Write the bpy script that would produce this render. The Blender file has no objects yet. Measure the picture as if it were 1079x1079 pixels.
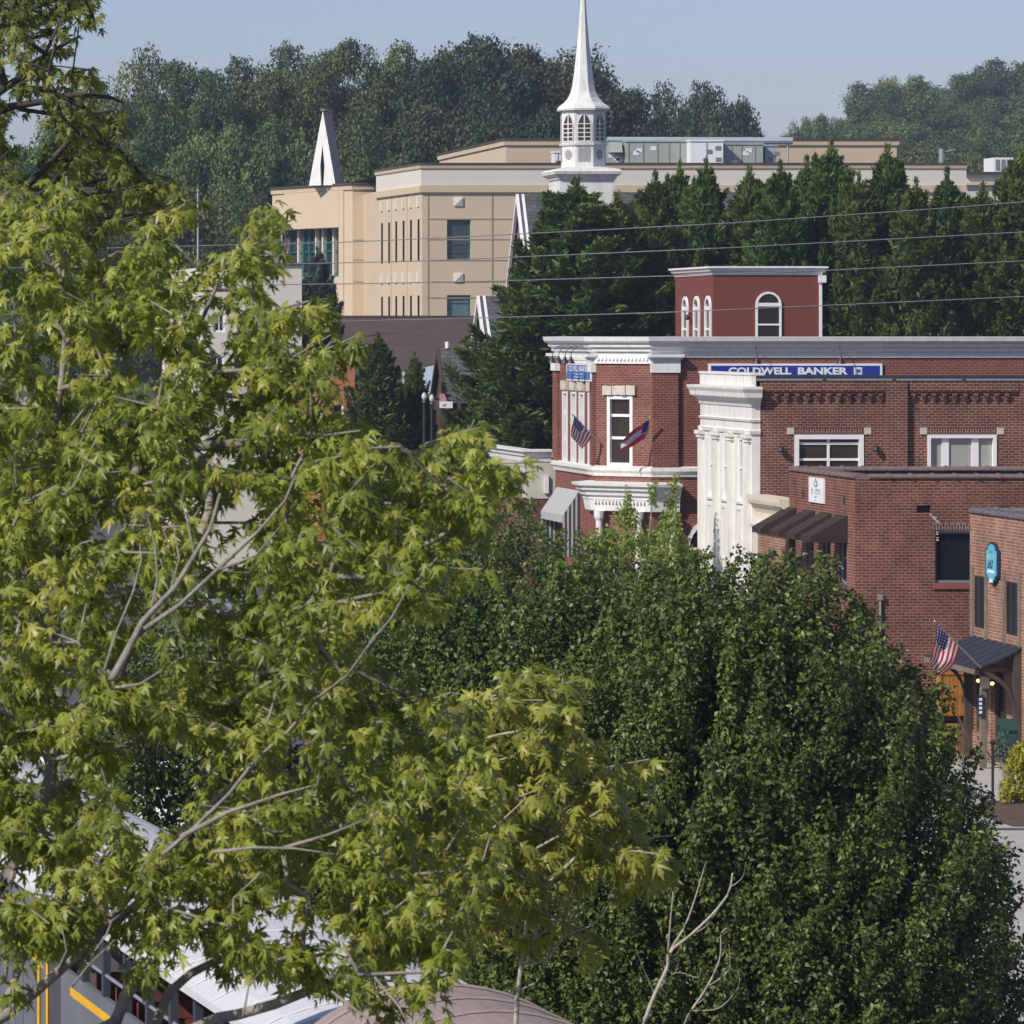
import bpy, math, random
import numpy as np
from mathutils import Vector

random.seed(7)
rng = np.random.default_rng(11)
scene = bpy.context.scene
COL = scene.collection

# ------------------------------------------------------------------ camera, sky, sun, exposure
H = 10.3                     # eye height above the street (an upper terrace)
F = 5000.0                   # focal length in photo pixels (photo is 1079 wide)
U0, V0 = -350.0, 350.0       # principal point of the lens in photo pixels
cam_d = bpy.data.cameras.new('camera')
cam = bpy.data.objects.new('camera', cam_d)
COL.objects.link(cam)
cam.location = (0, 0, H)
cam.rotation_euler = (math.radians(90), 0, 0)
cam_d.sensor_width = 36.0
cam_d.lens = 36.0 * F / 1079.0
cam_d.shift_x = (539.5 - U0) / 1079.0
cam_d.shift_y = -(539.5 - V0) / 1079.0
cam_d.clip_start = 0.5
cam_d.clip_end = 6000
scene.camera = cam
cam_d.dof.use_dof = True
cam_d.dof.focus_distance = 130.0
cam_d.dof.aperture_fstop = 16.0

SUN_EL = math.radians(38)
SUN_AZ = Vector((-math.cos(math.radians(33)), -math.sin(math.radians(33)), 0))
to_sun = Vector((SUN_AZ.x * math.cos(SUN_EL), SUN_AZ.y * math.cos(SUN_EL), math.sin(SUN_EL)))
world = bpy.data.worlds.new('World')
scene.world = world
world.use_nodes = True
wn = world.node_tree
sky = wn.nodes.new('ShaderNodeTexSky')
sky.sky_type = 'NISHITA'
sky.sun_disc = False
sky.sun_elevation = SUN_EL
sky.sun_rotation = math.atan2(to_sun.x, to_sun.y)
sky.air_density = 1.0
sky.dust_density = 0.4
sky.ozone_density = 6.0
bg = wn.nodes['Background']
sky_tint = wn.nodes.new('ShaderNodeMix'); sky_tint.data_type = 'RGBA'; sky_tint.blend_type = 'MULTIPLY'
sky_tint.inputs[0].default_value = 1.0; sky_tint.inputs[7].default_value = (1.10, 0.92, 1.0, 1)      # late summer haze, a little lavender
wn.links.new(sky.outputs['Color'], sky_tint.inputs[6]); wn.links.new(sky_tint.outputs[2], bg.inputs['Color'])
bg.inputs['Strength'].default_value = 0.082
sun_d = bpy.data.lights.new('sun', 'SUN')
sun_d.energy = 3.6
sun_d.angle = math.radians(0.5)
sun_d.color = (1.0, 0.93, 0.82)
sun = bpy.data.objects.new('sun', sun_d)
COL.objects.link(sun)
sun.rotation_euler = (-to_sun).to_track_quat('-Z', 'Y').to_euler()
sun.location = (-60, 20, 90)
vs = scene.view_settings
vs.view_transform = 'Standard'
vs.look = 'None'
vs.gamma = 1.0
vs.use_curve_mapping = False
vs.exposure = 0.4
scene.cycles.max_bounces = 6
scene.cycles.diffuse_bounces = 3
scene.cycles.glossy_bounces = 2
scene.cycles.transmission_bounces = 3
scene.cycles.volume_bounces = 0

# ------------------------------------------------------------------ helpers
def P(u, v, D):
    """photo pixel + distance -> world point"""
    return ((u - U0) * D / F, D, H - (v - V0) * D / F)

def zv(v, D):
    return H - (v - V0) * D / F

def xu(u, D):
    return (u - U0) * D / F

OFF = {}

def set_tags(o, label=None, cat=None, group=None, kind=None):
    if label: o['label'] = label
    if cat: o['category'] = cat
    if group: o['group'] = group
    if kind: o['kind'] = kind
    return o

def thing(name, label, cat, loc=(0, 0, 0), group=None):
    o = bpy.data.objects.new(name, None)
    COL.objects.link(o)
    o.location = loc
    o.empty_display_size = 0.3
    OFF[o.name] = Vector(loc)
    return set_tags(o, label, cat, group)

def copy_tree(o, loc=None, label=None, rotz=None, scale=None):
    c = o.copy(); COL.objects.link(c)
    if loc is not None: c.location = loc
    if label: c['label'] = label
    if rotz is not None: c.rotation_euler = (0, 0, rotz)
    if scale is not None: c.scale = scale
    for ch in list(o.children):
        d = ch.copy(); COL.objects.link(d); d.parent = c
        for g in list(ch.children):
            e = g.copy(); COL.objects.link(e); e.parent = d
    return c

def link_obj(name, me, parent=None):
    o = bpy.data.objects.new(name, me)
    COL.objects.link(o)
    if parent is not None:
        o.parent = parent
        OFF[o.name] = OFF.get(parent.name, Vector((0, 0, 0)))
    return o

class MB:
    def __init__(self):
        self.v, self.f, self.m = [], [], []
    def quad(self, a, b, c, d, m=0):
        i = len(self.v); self.v += [tuple(a), tuple(b), tuple(c), tuple(d)]
        self.f.append((i, i + 1, i + 2, i + 3)); self.m.append(m)
    def poly(self, pts, m=0):
        i = len(self.v); self.v += [tuple(p) for p in pts]
        self.f.append(tuple(range(i, i + len(pts)))); self.m.append(m)
    def hexa(self, p, m=0):
        i = len(self.v); self.v += [tuple(q) for q in p]
        for f in ((0, 3, 2, 1), (4, 5, 6, 7), (0, 1, 5, 4), (1, 2, 6, 5), (2, 3, 7, 6), (3, 0, 4, 7)):
            self.f.append(tuple(i + k for k in f)); self.m.append(m)
    def box(self, x0, x1, y0, y1, z0, z1, m=0):
        self.hexa([(x0, y0, z0), (x1, y0, z0), (x1, y1, z0), (x0, y1, z0),
                   (x0, y0, z1), (x1, y0, z1), (x1, y1, z1), (x0, y1, z1)], m)
    def prism(self, pts, vec, m=0):
        """polygon (3d points) extruded along vec"""
        n = len(pts); i = len(self.v)
        vec = Vector(vec)
        self.v += [tuple(p) for p in pts] + [tuple(Vector(p) + vec) for p in pts]
        self.f.append(tuple(range(i, i + n))); self.m.append(m)
        self.f.append(tuple(range(i + 2 * n - 1, i + n - 1, -1))); self.m.append(m)
        for k in range(n):
            k2 = (k + 1) % n
            self.f.append((i + k, i + n + k, i + n + k2, i + k2)); self.m.append(m)
    def tube(self, pts, rad, n=6, m=0, cap=True):
        pts = [Vector(p) for p in pts]
        if not hasattr(rad, '__len__'): rad = [rad] * len(pts)
        base = len(self.v)
        for k, p in enumerate(pts):
            a = pts[max(k - 1, 0)]; b = pts[min(k + 1, len(pts) - 1)]
            t = (b - a)
            if t.length < 1e-9: t = Vector((0, 0, 1))
            t.normalize()
            up = Vector((0, 0, 1)) if abs(t.z) < 0.9 else Vector((1, 0, 0))
            s = t.cross(up).normalized(); w = s.cross(t)
            for j in range(n):
                an = 2 * math.pi * j / n
                self.v.append(tuple(p + (s * math.cos(an) + w * math.sin(an)) * rad[k]))
        for k in range(len(pts) - 1):
            for j in range(n):
                j2 = (j + 1) % n
                self.f.append((base + k * n + j, base + k * n + j2, base + (k + 1) * n + j2, base + (k + 1) * n + j)); self.m.append(m)
        if cap:
            self.f.append(tuple(base + j for j in range(n - 1, -1, -1))); self.m.append(m)
            e = base + (len(pts) - 1) * n
            self.f.append(tuple(e + j for j in range(n))); self.m.append(m)
    def lathe(self, prof, c, n=12, m=0, rot=0.0):
        """prof list of (r,z), axis vertical through c=(x,y)"""
        base = len(self.v)
        for r, z in prof:
            for j in range(n):
                a = rot + 2 * math.pi * j / n
                self.v.append((c[0] + r * math.cos(a), c[1] + r * math.sin(a), z))
        for k in range(len(prof) - 1):
            for j in range(n):
                j2 = (j + 1) % n
                self.f.append((base + k * n + j, base + k * n + j2, base + (k + 1) * n + j2, base + (k + 1) * n + j)); self.m.append(m)
        self.f.append(tuple(base + j for j in range(n - 1, -1, -1))); self.m.append(m)
        e = base + (len(prof) - 1) * n
        self.f.append(tuple(e + j for j in range(n))); self.m.append(m)
    def sweep(self, path, prof, m=0, closed=False):
        """horizontal moulding: path = xy points, outward = right-hand side; prof = closed list of (offset, z)"""
        n = len(path); np_ = len(prof)
        base = len(self.v)
        for k in range(n):
            p = Vector((path[k][0], path[k][1]))
            def nrm(a, b):
                d = (Vector((b[0], b[1])) - Vector((a[0], a[1]))).normalized()
                return Vector((d.y, -d.x))
            if closed:
                n1 = nrm(path[k - 1], path[k]); n2 = nrm(path[k], path[(k + 1) % n])
            elif k == 0: n1 = n2 = nrm(path[0], path[1])
            elif k == n - 1: n1 = n2 = nrm(path[-2], path[-1])
            else: n1 = nrm(path[k - 1], path[k]); n2 = nrm(path[k], path[k + 1])
            mm = (n1 + n2).normalized(); s = 1.0 / max(0.3, mm.dot(n1))
            for o, z in prof:
                q = p + mm * o * s
                self.v.append((q.x, q.y, z))
        for k in range(n if closed else n - 1):
            k2 = (k + 1) % n
            for j in range(np_):
                j2 = (j + 1) % np_
                self.f.append((base + k * np_ + j, base + k2 * np_ + j, base + k2 * np_ + j2, base + k * np_ + j2)); self.m.append(m)
        if not closed:
            self.f.append(tuple(base + j for j in range(np_))); self.m.append(m)
            e = base + (n - 1) * np_
            self.f.append(tuple(e + j for j in range(np_ - 1, -1, -1))); self.m.append(m)
    def build(self, name, mats, parent=None, smooth=False):
        me = bpy.data.meshes.new(name)
        off = OFF.get(parent.name, Vector((0, 0, 0))) if parent is not None else Vector((0, 0, 0))
        vv = [(a - off.x, b - off.y, c - off.z) for a, b, c in self.v]
        me.from_pydata(vv, [], self.f)
        if not isinstance(mats, (list, tuple)): mats = [mats]
        for q in mats: me.materials.append(q)
        if len(mats) > 1: me.polygons.foreach_set('material_index', self.m)
        if smooth: me.polygons.foreach_set('use_smooth', [True] * len(me.polygons))
        me.update()
        return link_obj(name, me, parent)

class WallFrame:
    """local frame of a straight wall: s along A->B, d outward, z up"""
    def __init__(self, A, B):
        self.A = Vector((A[0], A[1])); self.B = Vector((B[0], B[1]))
        d = self.B - self.A; self.L = d.length; self.d = d.normalized()
        self.n = Vector((self.d.y, -self.d.x))
    def p(self, s, d, z):
        q = self.A + self.d * s + self.n * d
        return (q.x, q.y, z)
    def s_of_u(self, u):
        k = (u - U0) / F
        return (k * self.A.y - self.A.x) / (self.d.x - k * self.d.y)
    def hole(self, u0, u1, v0, v1):
        s0, s1 = self.s_of_u(u0), self.s_of_u(u1)
        D = (self.A + self.d * (s0 + s1) / 2).y
        return (s0, s1, zv(v1, D), zv(v0, D))
    def box(self, mb, s0, s1, d0, d1, z0, z1, m=0):
        mb.hexa([self.p(s0, d1, z0), self.p(s1, d1, z0), self.p(s1, d0, z0), self.p(s0, d0, z0),
                 self.p(s0, d1, z1), self.p(s1, d1, z1), self.p(s1, d0, z1), self.p(s0, d0, z1)], m)
    def wall(self, mb, z0, z1, holes=(), depth=0.15, m=0, s0=0.0, s1=None):
        L = self.L if s1 is None else s1
        ss = sorted({s0, L} | {round(h[0], 4) for h in holes} | {round(h[1], 4) for h in holes})
        zz = sorted({z0, z1} | {round(h[2], 4) for h in holes} | {round(h[3], 4) for h in holes})
        for a, b in zip(ss[:-1], ss[1:]):
            for c, e in zip(zz[:-1], zz[1:]):
                ms, mz = (a + b) / 2, (c + e) / 2
                if any(h[0] < ms < h[1] and h[2] < mz < h[3] for h in holes): continue
                mb.quad(self.p(a, 0, c), self.p(b, 0, c), self.p(b, 0, e), self.p(a, 0, e), m)
        for h in holes:
            a, b, c, e = h[:4]
            mb.quad(self.p(a, 0, c), self.p(b, 0, c), self.p(b, -depth, c), self.p(a, -depth, c), m)
            mb.quad(self.p(a, 0, e), self.p(b, 0, e), self.p(b, -depth, e), self.p(a, -depth, e), m)
            mb.quad(self.p(a, 0, c), self.p(a, 0, e), self.p(a, -depth, e), self.p(a, -depth, c), m)
            mb.quad(self.p(b, 0, c), self.p(b, 0, e), self.p(b, -depth, e), self.p(b, -depth, c), m)
    def window(self, parent, hole, fmat, pmat, fw=0.07, depth=0.15, proud=0.0, ms=(), mz=(), bar=0.04, front=None):
        a, b, c, e = hole
        fr = MB(); d0, d1 = -depth, -depth + 0.08 if front is None else front
        if proud: d1 = proud
        self.box(fr, a, a + fw, d0, d1, c, e); self.box(fr, b - fw, b, d0, d1, c, e)
        self.box(fr, a + fw, b - fw, d0, d1, c, c + fw); self.box(fr, a + fw, b - fw, d0, d1, e - fw, e)
        d2 = min(d1, -depth + 0.075) - 0.004 if not proud else d1 - 0.03
        for q in ms:
            s = a + (b - a) * q; self.box(fr, s - bar / 2, s + bar / 2, d0, d2, c + fw, e - fw)
        for q in mz:
            z = c + (e - c) * q; self.box(fr, a + fw, b - fw, d0, d2 - 0.003, z - bar / 2, z + bar / 2)
        w = fr.build('window', fmat, parent)
        pn = MB()
        dp = -depth + 0.02
        self.box(pn, a + 0.005, b - 0.005, dp - 0.015, dp, c + 0.005, e - 0.005)
        pn.build('pane', pmat, w)
        return w

# ------------------------------------------------------------------ materials
def new_mat(name):
    m = bpy.data.materials.new(name); m.use_nodes = True
    nt = m.node_tree
    return m, nt, nt.nodes['Principled BSDF']

def nd(nt, t, **k):
    n = nt.nodes.new(t)
    for a, b in k.items(): setattr(n, a, b)
    return n

def setv(n, **k):
    for a, b in k.items(): n.inputs[a.replace('_', ' ')].default_value = b

def plain(name, col, rough=0.6, var=0.12, scale=3.0, metal=0.0, bump=0.0, spec=0.4, streak=0.0, dirt=None):
    """colour with large soft mottling, fine grain and optional rain streaks"""
    m, nt, b = new_mat(name)
    tc = nd(nt, 'ShaderNodeTexCoord')
    no = nd(nt, 'ShaderNodeTexNoise'); setv(no, Scale=scale, Detail=6.0, Roughness=0.65)
    nt.links.new(tc.outputs['Object'], no.inputs['Vector'])
    mr = nd(nt, 'ShaderNodeMapRange'); setv(mr, From_Min=0.25, From_Max=0.75, To_Min=1 - var, To_Max=1 + var)
    nt.links.new(no.outputs['Fac'], mr.inputs['Value'])
    mx = nd(nt, 'ShaderNodeMix', data_type='RGBA', blend_type='MULTIPLY'); mx.inputs[0].default_value = 1.0
    mx.inputs[6].default_value = (*col, 1)
    nt.links.new(mr.outputs['Result'], mx.inputs[7])
    out = mx.outputs[2]
    if streak:
        mp = nd(nt, 'ShaderNodeMapping'); mp.inputs['Scale'].default_value = (5, 5, 0.35)
        nt.links.new(tc.outputs['Object'], mp.inputs['Vector'])
        n2 = nd(nt, 'ShaderNodeTexNoise'); setv(n2, Scale=1.3, Detail=5.0, Roughness=0.7)
        nt.links.new(mp.outputs['Vector'], n2.inputs['Vector'])
        r2 = nd(nt, 'ShaderNodeMapRange'); setv(r2, From_Min=0.5, From_Max=0.75, To_Min=0.0, To_Max=streak)
        nt.links.new(n2.outputs['Fac'], r2.inputs['Value'])
        m2 = nd(nt, 'ShaderNodeMix', data_type='RGBA')
        d = dirt or (col[0] * 0.35, col[1] * 0.33, col[2] * 0.3)
        m2.inputs[7].default_value = (*d, 1)
        nt.links.new(r2.outputs['Result'], m2.inputs[0]); nt.links.new(out, m2.inputs[6])
        out = m2.outputs[2]
    nt.links.new(out, b.inputs['Base Color'])
    setv(b, Roughness=rough, Metallic=metal)
    b.inputs['Specular IOR Level'].default_value = spec
    if bump:
        bp = nd(nt, 'ShaderNodeBump'); setv(bp, Strength=bump, Distance=0.02)
        n3 = nd(nt, 'ShaderNodeTexNoise'); setv(n3, Scale=scale * 12, Detail=4.0)
        nt.links.new(tc.outputs['Object'], n3.inputs['Vector'])
        nt.links.new(n3.outputs['Fac'], bp.inputs['Height']); nt.links.new(bp.outputs['Normal'], b.inputs['Normal'])
    return m

def brick(name, c1, c2, mortar, bw=0.21, bh=0.0767, ms=0.011, kx=1.0, ky=-1.0, var=0.25, soldier=False, bias=0.0, stain=None, streak_amt=0.35):
    m, nt, b = new_mat(name)
    ge = nd(nt, 'ShaderNodeNewGeometry')
    sp = nd(nt, 'ShaderNodeSeparateXYZ'); nt.links.new(ge.outputs['Position'], sp.inputs[0])
    a = nd(nt, 'ShaderNodeMath', operation='MULTIPLY'); a.inputs[1].default_value = kx
    nt.links.new(sp.outputs['X'], a.inputs[0])
    c = nd(nt, 'ShaderNodeMath', operation='MULTIPLY_ADD'); c.inputs[1].default_value = ky
    nt.links.new(sp.outputs['Y'], c.inputs[0]); nt.links.new(a.outputs[0], c.inputs[2])
    cb = nd(nt, 'ShaderNodeCombineXYZ')
    if soldier:
        nt.links.new(c.outputs[0], cb.inputs['Y']); nt.links.new(sp.outputs['Z'], cb.inputs['X'])
    else:
        nt.links.new(c.outputs[0], cb.inputs['X']); nt.links.new(sp.outputs['Z'], cb.inputs['Y'])
    br = nd(nt, 'ShaderNodeTexBrick'); br.offset = 0.5
    setv(br, Scale=1.0, Mortar_Size=ms, Mortar_Smooth=0.15, Bias=bias, Brick_Width=bw, Row_Height=bh)
    br.inputs['Color1'].default_value = (*c1, 1); br.inputs['Color2'].default_value = (*c2, 1); br.inputs['Mortar'].default_value = (*mortar, 1)
    nt.links.new(cb.outputs[0], br.inputs['Vector'])
    no = nd(nt, 'ShaderNodeTexNoise'); setv(no, Scale=0.9, Detail=7.0, Roughness=0.7)
    nt.links.new(ge.outputs['Position'], no.inputs['Vector'])
    mr = nd(nt, 'ShaderNodeMapRange'); setv(mr, From_Min=0.3, From_Max=0.7, To_Min=1 - var, To_Max=1 + var)
    nt.links.new(no.outputs['Fac'], mr.inputs['Value'])
    mx = nd(nt, 'ShaderNodeMix', data_type='RGBA', blend_type='MULTIPLY'); mx.inputs[0].default_value = 1.0
    nt.links.new(br.outputs['Color'], mx.inputs[6]); nt.links.new(mr.outputs['Result'], mx.inputs[7])
    n2 = nd(nt, 'ShaderNodeTexNoise'); setv(n2, Scale=2.2, Detail=5.0, Roughness=0.75)
    mp = nd(nt, 'ShaderNodeMapping'); mp.inputs['Scale'].default_value = (1, 1, 0.45); mp.inputs['Location'].default_value = (13, 5, 2)
    nt.links.new(ge.outputs['Position'], mp.inputs['Vector']); nt.links.new(mp.outputs['Vector'], n2.inputs['Vector'])
    r2 = nd(nt, 'ShaderNodeMapRange'); setv(r2, From_Min=0.55, From_Max=0.75, To_Min=0.0, To_Max=streak_amt)
    nt.links.new(n2.outputs['Fac'], r2.inputs['Value'])
    m2 = nd(nt, 'ShaderNodeMix', data_type='RGBA'); m2.inputs[7].default_value = (*(stain or (c2[0] * .45, c2[1] * .5, c2[2] * .5)), 1)
    nt.links.new(r2.outputs['Result'], m2.inputs[0]); nt.links.new(mx.outputs[2], m2.inputs[6])
    nt.links.new(m2.outputs[2], b.inputs['Base Color'])
    bp = nd(nt, 'ShaderNodeBump'); setv(bp, Strength=0.6, Distance=0.008); bp.invert = True
    nt.links.new(br.outputs['Fac'], bp.inputs['Height']); nt.links.new(bp.outputs['Normal'], b.inputs['Normal'])
    setv(b, Roughness=0.85); b.inputs['Specular IOR Level'].default_value = 0.25
    return m

def shingles(name, c1, c2, gap, w=0.3, h=0.16):
    m, nt, b = new_mat(name)
    ge = nd(nt, 'ShaderNodeNewGeometry'); sp = nd(nt, 'ShaderNodeSeparateXYZ'); nt.links.new(ge.outputs['Position'], sp.inputs[0])
    cb = nd(nt, 'ShaderNodeCombineXYZ'); nt.links.new(sp.outputs['X'], cb.inputs['X']); nt.links.new(sp.outputs['Z'], cb.inputs['Y'])
    br = nd(nt, 'ShaderNodeTexBrick'); br.offset = 0.37; br.offset_frequency = 2
    setv(br, Scale=1.0, Mortar_Size=0.012, Mortar_Smooth=0.3, Brick_Width=w, Row_Height=h)
    br.inputs['Color1'].default_value = (*c1, 1); br.inputs['Color2'].default_value = (*c2, 1); br.inputs['Mortar'].default_value = (*gap, 1)
    nt.links.new(cb.outputs[0], br.inputs['Vector'])
    no = nd(nt, 'ShaderNodeTexNoise'); setv(no, Scale=1.5, Detail=6.0, Roughness=0.75); nt.links.new(ge.outputs['Position'], no.inputs['Vector'])
    mr = nd(nt, 'ShaderNodeMapRange'); setv(mr, From_Min=0.3, From_Max=0.7, To_Min=0.65, To_Max=1.3); nt.links.new(no.outputs['Fac'], mr.inputs['Value'])
    mx = nd(nt, 'ShaderNodeMix', data_type='RGBA', blend_type='MULTIPLY'); mx.inputs[0].default_value = 1.0
    nt.links.new(br.outputs['Color'], mx.inputs[6]); nt.links.new(mr.outputs['Result'], mx.inputs[7])
    nt.links.new(mx.outputs[2], b.inputs['Base Color']); setv(b, Roughness=0.9)
    return m

def leafmat(name, stops, back=None, trans=0.3, rough=0.5, spec=0.4, objvar=0.0):
    """leaf colour from the per-leaf 'tint' attribute; underside colour, translucency"""
    m, nt, b = new_mat(name)
    at = nd(nt, 'ShaderNodeAttribute', attribute_name='tint')
    cr = nd(nt, 'ShaderNodeValToRGB'); els = cr.color_ramp.elements
    els[0].position = stops[0][0]; els[0].color = (*stops[0][1], 1)
    els[1].position = stops[-1][0]; els[1].color = (*stops[-1][1], 1)
    for p, c in stops[1:-1]:
        e = els.new(p); e.color = (*c, 1)
    nt.links.new(at.outputs['Fac'], cr.inputs[0])
    col = cr.outputs[0]
    if objvar:
        oi = nd(nt, 'ShaderNodeObjectInfo')
        hs = nd(nt, 'ShaderNodeHueSaturation')
        r1 = nd(nt, 'ShaderNodeMapRange'); setv(r1, To_Min=0.5 - 0.035 * objvar, To_Max=0.5 + 0.035 * objvar)
        r2 = nd(nt, 'ShaderNodeMapRange'); setv(r2, To_Min=1 - 0.3 * objvar, To_Max=1 + 0.3 * objvar)
        nt.links.new(oi.outputs['Random'], r1.inputs['Value'])
        mm = nd(nt, 'ShaderNodeMath', operation='MULTIPLY'); mm.inputs[1].default_value = 7.31
        fr = nd(nt, 'ShaderNodeMath', operation='FRACT')
        nt.links.new(oi.outputs['Random'], mm.inputs[0]); nt.links.new(mm.outputs[0], fr.inputs[0]); nt.links.new(fr.outputs[0], r2.inputs['Value'])
        nt.links.new(r1.outputs[0], hs.inputs['Hue']); nt.links.new(r2.outputs[0], hs.inputs['Value']); nt.links.new(col, hs.inputs['Color'])
        col = hs.outputs[0]
    if back:
        ge = nd(nt, 'ShaderNodeNewGeometry')
        mx = nd(nt, 'ShaderNodeMix', data_type='RGBA'); mx.inputs[7].default_value = (*back, 1)
        mf = nd(nt, 'ShaderNodeMath', operation='MULTIPLY'); mf.inputs[1].default_value = 0.5
        nt.links.new(ge.outputs['Backfacing'], mf.inputs[0]); nt.links.new(mf.outputs[0], mx.inputs[0]); nt.links.new(col, mx.inputs[6])
        col = mx.outputs[2]
    nt.links.new(col, b.inputs['Base Color']); setv(b, Roughness=rough)
    b.inputs['Specular IOR Level'].default_value = spec
    if trans:
        tr = nd(nt, 'ShaderNodeBsdfTranslucent')
        br = nd(nt, 'ShaderNodeMix', data_type='RGBA', blend_type='MULTIPLY'); br.inputs[0].default_value = 1.0
        br.inputs[7].default_value = (1.25, 1.25, 0.55, 1)
        nt.links.new(col, br.inputs[6]); nt.links.new(br.outputs[2], tr.inputs['Color'])
        ms = nd(nt, 'ShaderNodeMixShader'); ms.inputs[0].default_value = trans
        nt.links.new(b.outputs[0], ms.inputs[1]); nt.links.new(tr.outputs[0], ms.inputs[2])
        nt.links.new(ms.outputs[0], nt.nodes['Material Output'].inputs['Surface'])
    return m

def glass(name, col=(0.012, 0.014, 0.017), rough=0.06, spec=0.5):
    return plain(name, col, rough=rough, var=0.3, scale=0.8, spec=spec)

M = {}
M['brick_diner'] = brick('brick_diner', (.205, .062, .042), (.115, .036, .027), (.27, .175, .13), var=.42, streak_amt=.7)
M['brick_diner_soldier'] = brick('brick_diner_soldier', (.13, .055, .045), (.10, .04, .033), (.36, .28, .23), soldier=True)
M['brick_bank'] = brick('brick_bank', (.155, .050, .035), (.085, .030, .023), (.28, .19, .145), var=.42, streak_amt=.7)
M['brick_bank_soldier'] = brick('brick_bank_soldier', (.12, .05, .04), (.09, .036, .03), (.3, .22, .19), soldier=True)
M['brick_corner'] = brick('brick_corner', (.205, .060, .042), (.140, .040, .030), (.29, .165, .125), ms=0.009, var=0.2)
M['brick_corner_chamfer'] = brick('brick_corner_chamfer', (.21, .075, .053), (.15, .05, .038), (.30, .19, .15), ms=0.009, kx=0.7071, ky=-0.7071)
M['brick_tavern'] = brick('brick_tavern', (.31, .145, .085), (.18, .08, .052), (.38, .28, .21), var=0.4, stain=(.42, .34, .28), streak_amt=0.45)
M['brick_church'] = brick('brick_church', (.26, .10, .07), (.19, .075, .05), (.4, .3, .25))
M['eifs_red'] = plain('eifs_red', (.165, .045, .035), rough=0.9, var=0.08, scale=1.5, bump=0.15)
M['white'] = plain('white_paint', (.74, .74, .72), rough=0.5, var=0.09, scale=2.0, streak=0.32, dirt=(.36, .34, .30))
M['white_clean'] = plain('white_vinyl', (.78, .78, .78), rough=0.4, var=0.03)
M['white_aged'] = plain('weathered_white', (.70, .70, .67), rough=0.6, var=0.12, scale=1.5, streak=0.75, dirt=(.33, .33, .28))
M['marble'] = plain('white_terracotta', (.74, .725, .68), rough=0.55, var=0.10, scale=2.5, streak=0.42, dirt=(.25, .19, .13))
M['limestone'] = plain('limestone', (.58, .54, .46), rough=0.85, var=0.2, scale=6.0, bump=0.8)
M['cream'] = plain('cream_stone', (.66, .60, .48), rough=0.8, var=0.1, scale=2, streak=0.2)
M['stucco'] = plain('beige_stucco', (.56, .452, .322), rough=0.92, var=0.05, scale=0.5, bump=0.1)
M['stucco_light'] = plain('pale_stucco', (.62, .59, .52), rough=0.92, var=0.04, scale=0.5)
M['stucco_trim'] = plain('tan_trim', (.58, .47, .32), rough=0.9, var=0.04)
M['joint'] = plain('panel_joint', (.27, .21, .14), rough=0.95, var=0.05)  # darker colour of the thin panel joint strips
M['brown_cap'] = plain('brown_metal_cap', (.075, .05, .042), rough=0.5, var=0.15)
M['flash'] = plain('dark_flashing', (.05, .055, .062), rough=0.45, var=0.2, metal=0.3)
M['membrane'] = plain('black_roof_membrane', (.022, .024, .03), rough=0.75, var=0.3, scale=2)
M['tile_cap'] = plain('glazed_coping_tile', (.19, .135, .125), rough=0.35, var=0.3, scale=4)
M['tile_grey'] = plain('grey_coping_tile', (.15, .14, .14), rough=0.5, var=0.35, scale=4)
M['glass'] = glass('dark_glass')
M['glass_brown'] = glass('brown_dim_glass', (.035, .028, .02), 0.1)
M['blind'] = plain('window_blind', (.33, .34, .31), rough=0.4, var=0.08)
M['glass_blue'] = glass('blue_glass', (.10, .17, .21), 0.12)
M['glass_steel'] = glass('steel_glass', (.035, .055, .07), 0.08)
M['teal'] = plain('teal_metal', (.02, .11, .10), rough=0.4, var=0.1)
M['grey_frame'] = plain('grey_alu_frame', (.20, .22, .27), rough=0.4, var=0.05)
M['red_sill'] = plain('red_sill', (.26, .085, .065), rough=0.6, var=0.15)
M['brown_sill'] = plain('brown_sill', (.07, .045, .045), rough=0.6)
M['awning'] = plain('brown_canvas', (.034, .020, .016), rough=0.85, var=0.2, scale=3, streak=0.2)
M['shingle'] = shingles('slate_shingle', (.115, .118, .125), (.07, .072, .08), (.03, .03, .033))
M['brown_roof'] = plain('brown_roof', (.092, .062, .048), rough=0.9, var=0.25, scale=0.6, streak=0.5, dirt=(.045, .033, .03))
M['metal_roof'] = plain('pale_metal_roof', (.42, .48, .56), rough=0.35, var=0.08)
M['sign_blue'] = plain('sign_blue', (.02, .04, .29), rough=0.35, var=0.05)
M['sign_sky'] = plain('sign_lightblue', (.075, .15, .42), rough=0.4, var=0.08)
M['sign_white'] = plain('sign_white', (.78, .80, .80), rough=0.4, var=0.04)
M['sign_turq'] = plain('sign_turquoise', (.12, .47, .62), rough=0.4, var=0.08)
M['sign_dark'] = plain('sign_navy', (.02, .03, .07), rough=0.5)
M['sign_yellow'] = plain('sign_cream', (.62, .58, .30), rough=0.5)
M['sign_grey'] = plain('sign_grey_ink', (.16, .17, .19), rough=0.5)
M['red'] = plain('red_paint', (.42, .05, .05), rough=0.5)
M['black_metal'] = plain('black_metal', (.02, .02, .022), rough=0.45, var=0.2)
M['steel'] = plain('galvanised_steel', (.42, .43, .44), rough=0.45, var=0.15, metal=0.6)
M['wood_old'] = plain('weathered_wood', (.19, .15, .115), rough=0.85, var=0.35, scale=6, streak=0.4)
M['wood_dark'] = plain('dark_timber', (.065, .048, .036), rough=0.85, var=0.35, scale=6)
M['wood_honey'] = plain('honey_wood', (.40, .17, .035), rough=0.55, var=0.25, scale=5, streak=0.45, dirt=(.2, .07, .015))
M['porch_metal'] = plain('porch_metal', (.030, .034, .042), rough=0.4, var=0.2)
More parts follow.
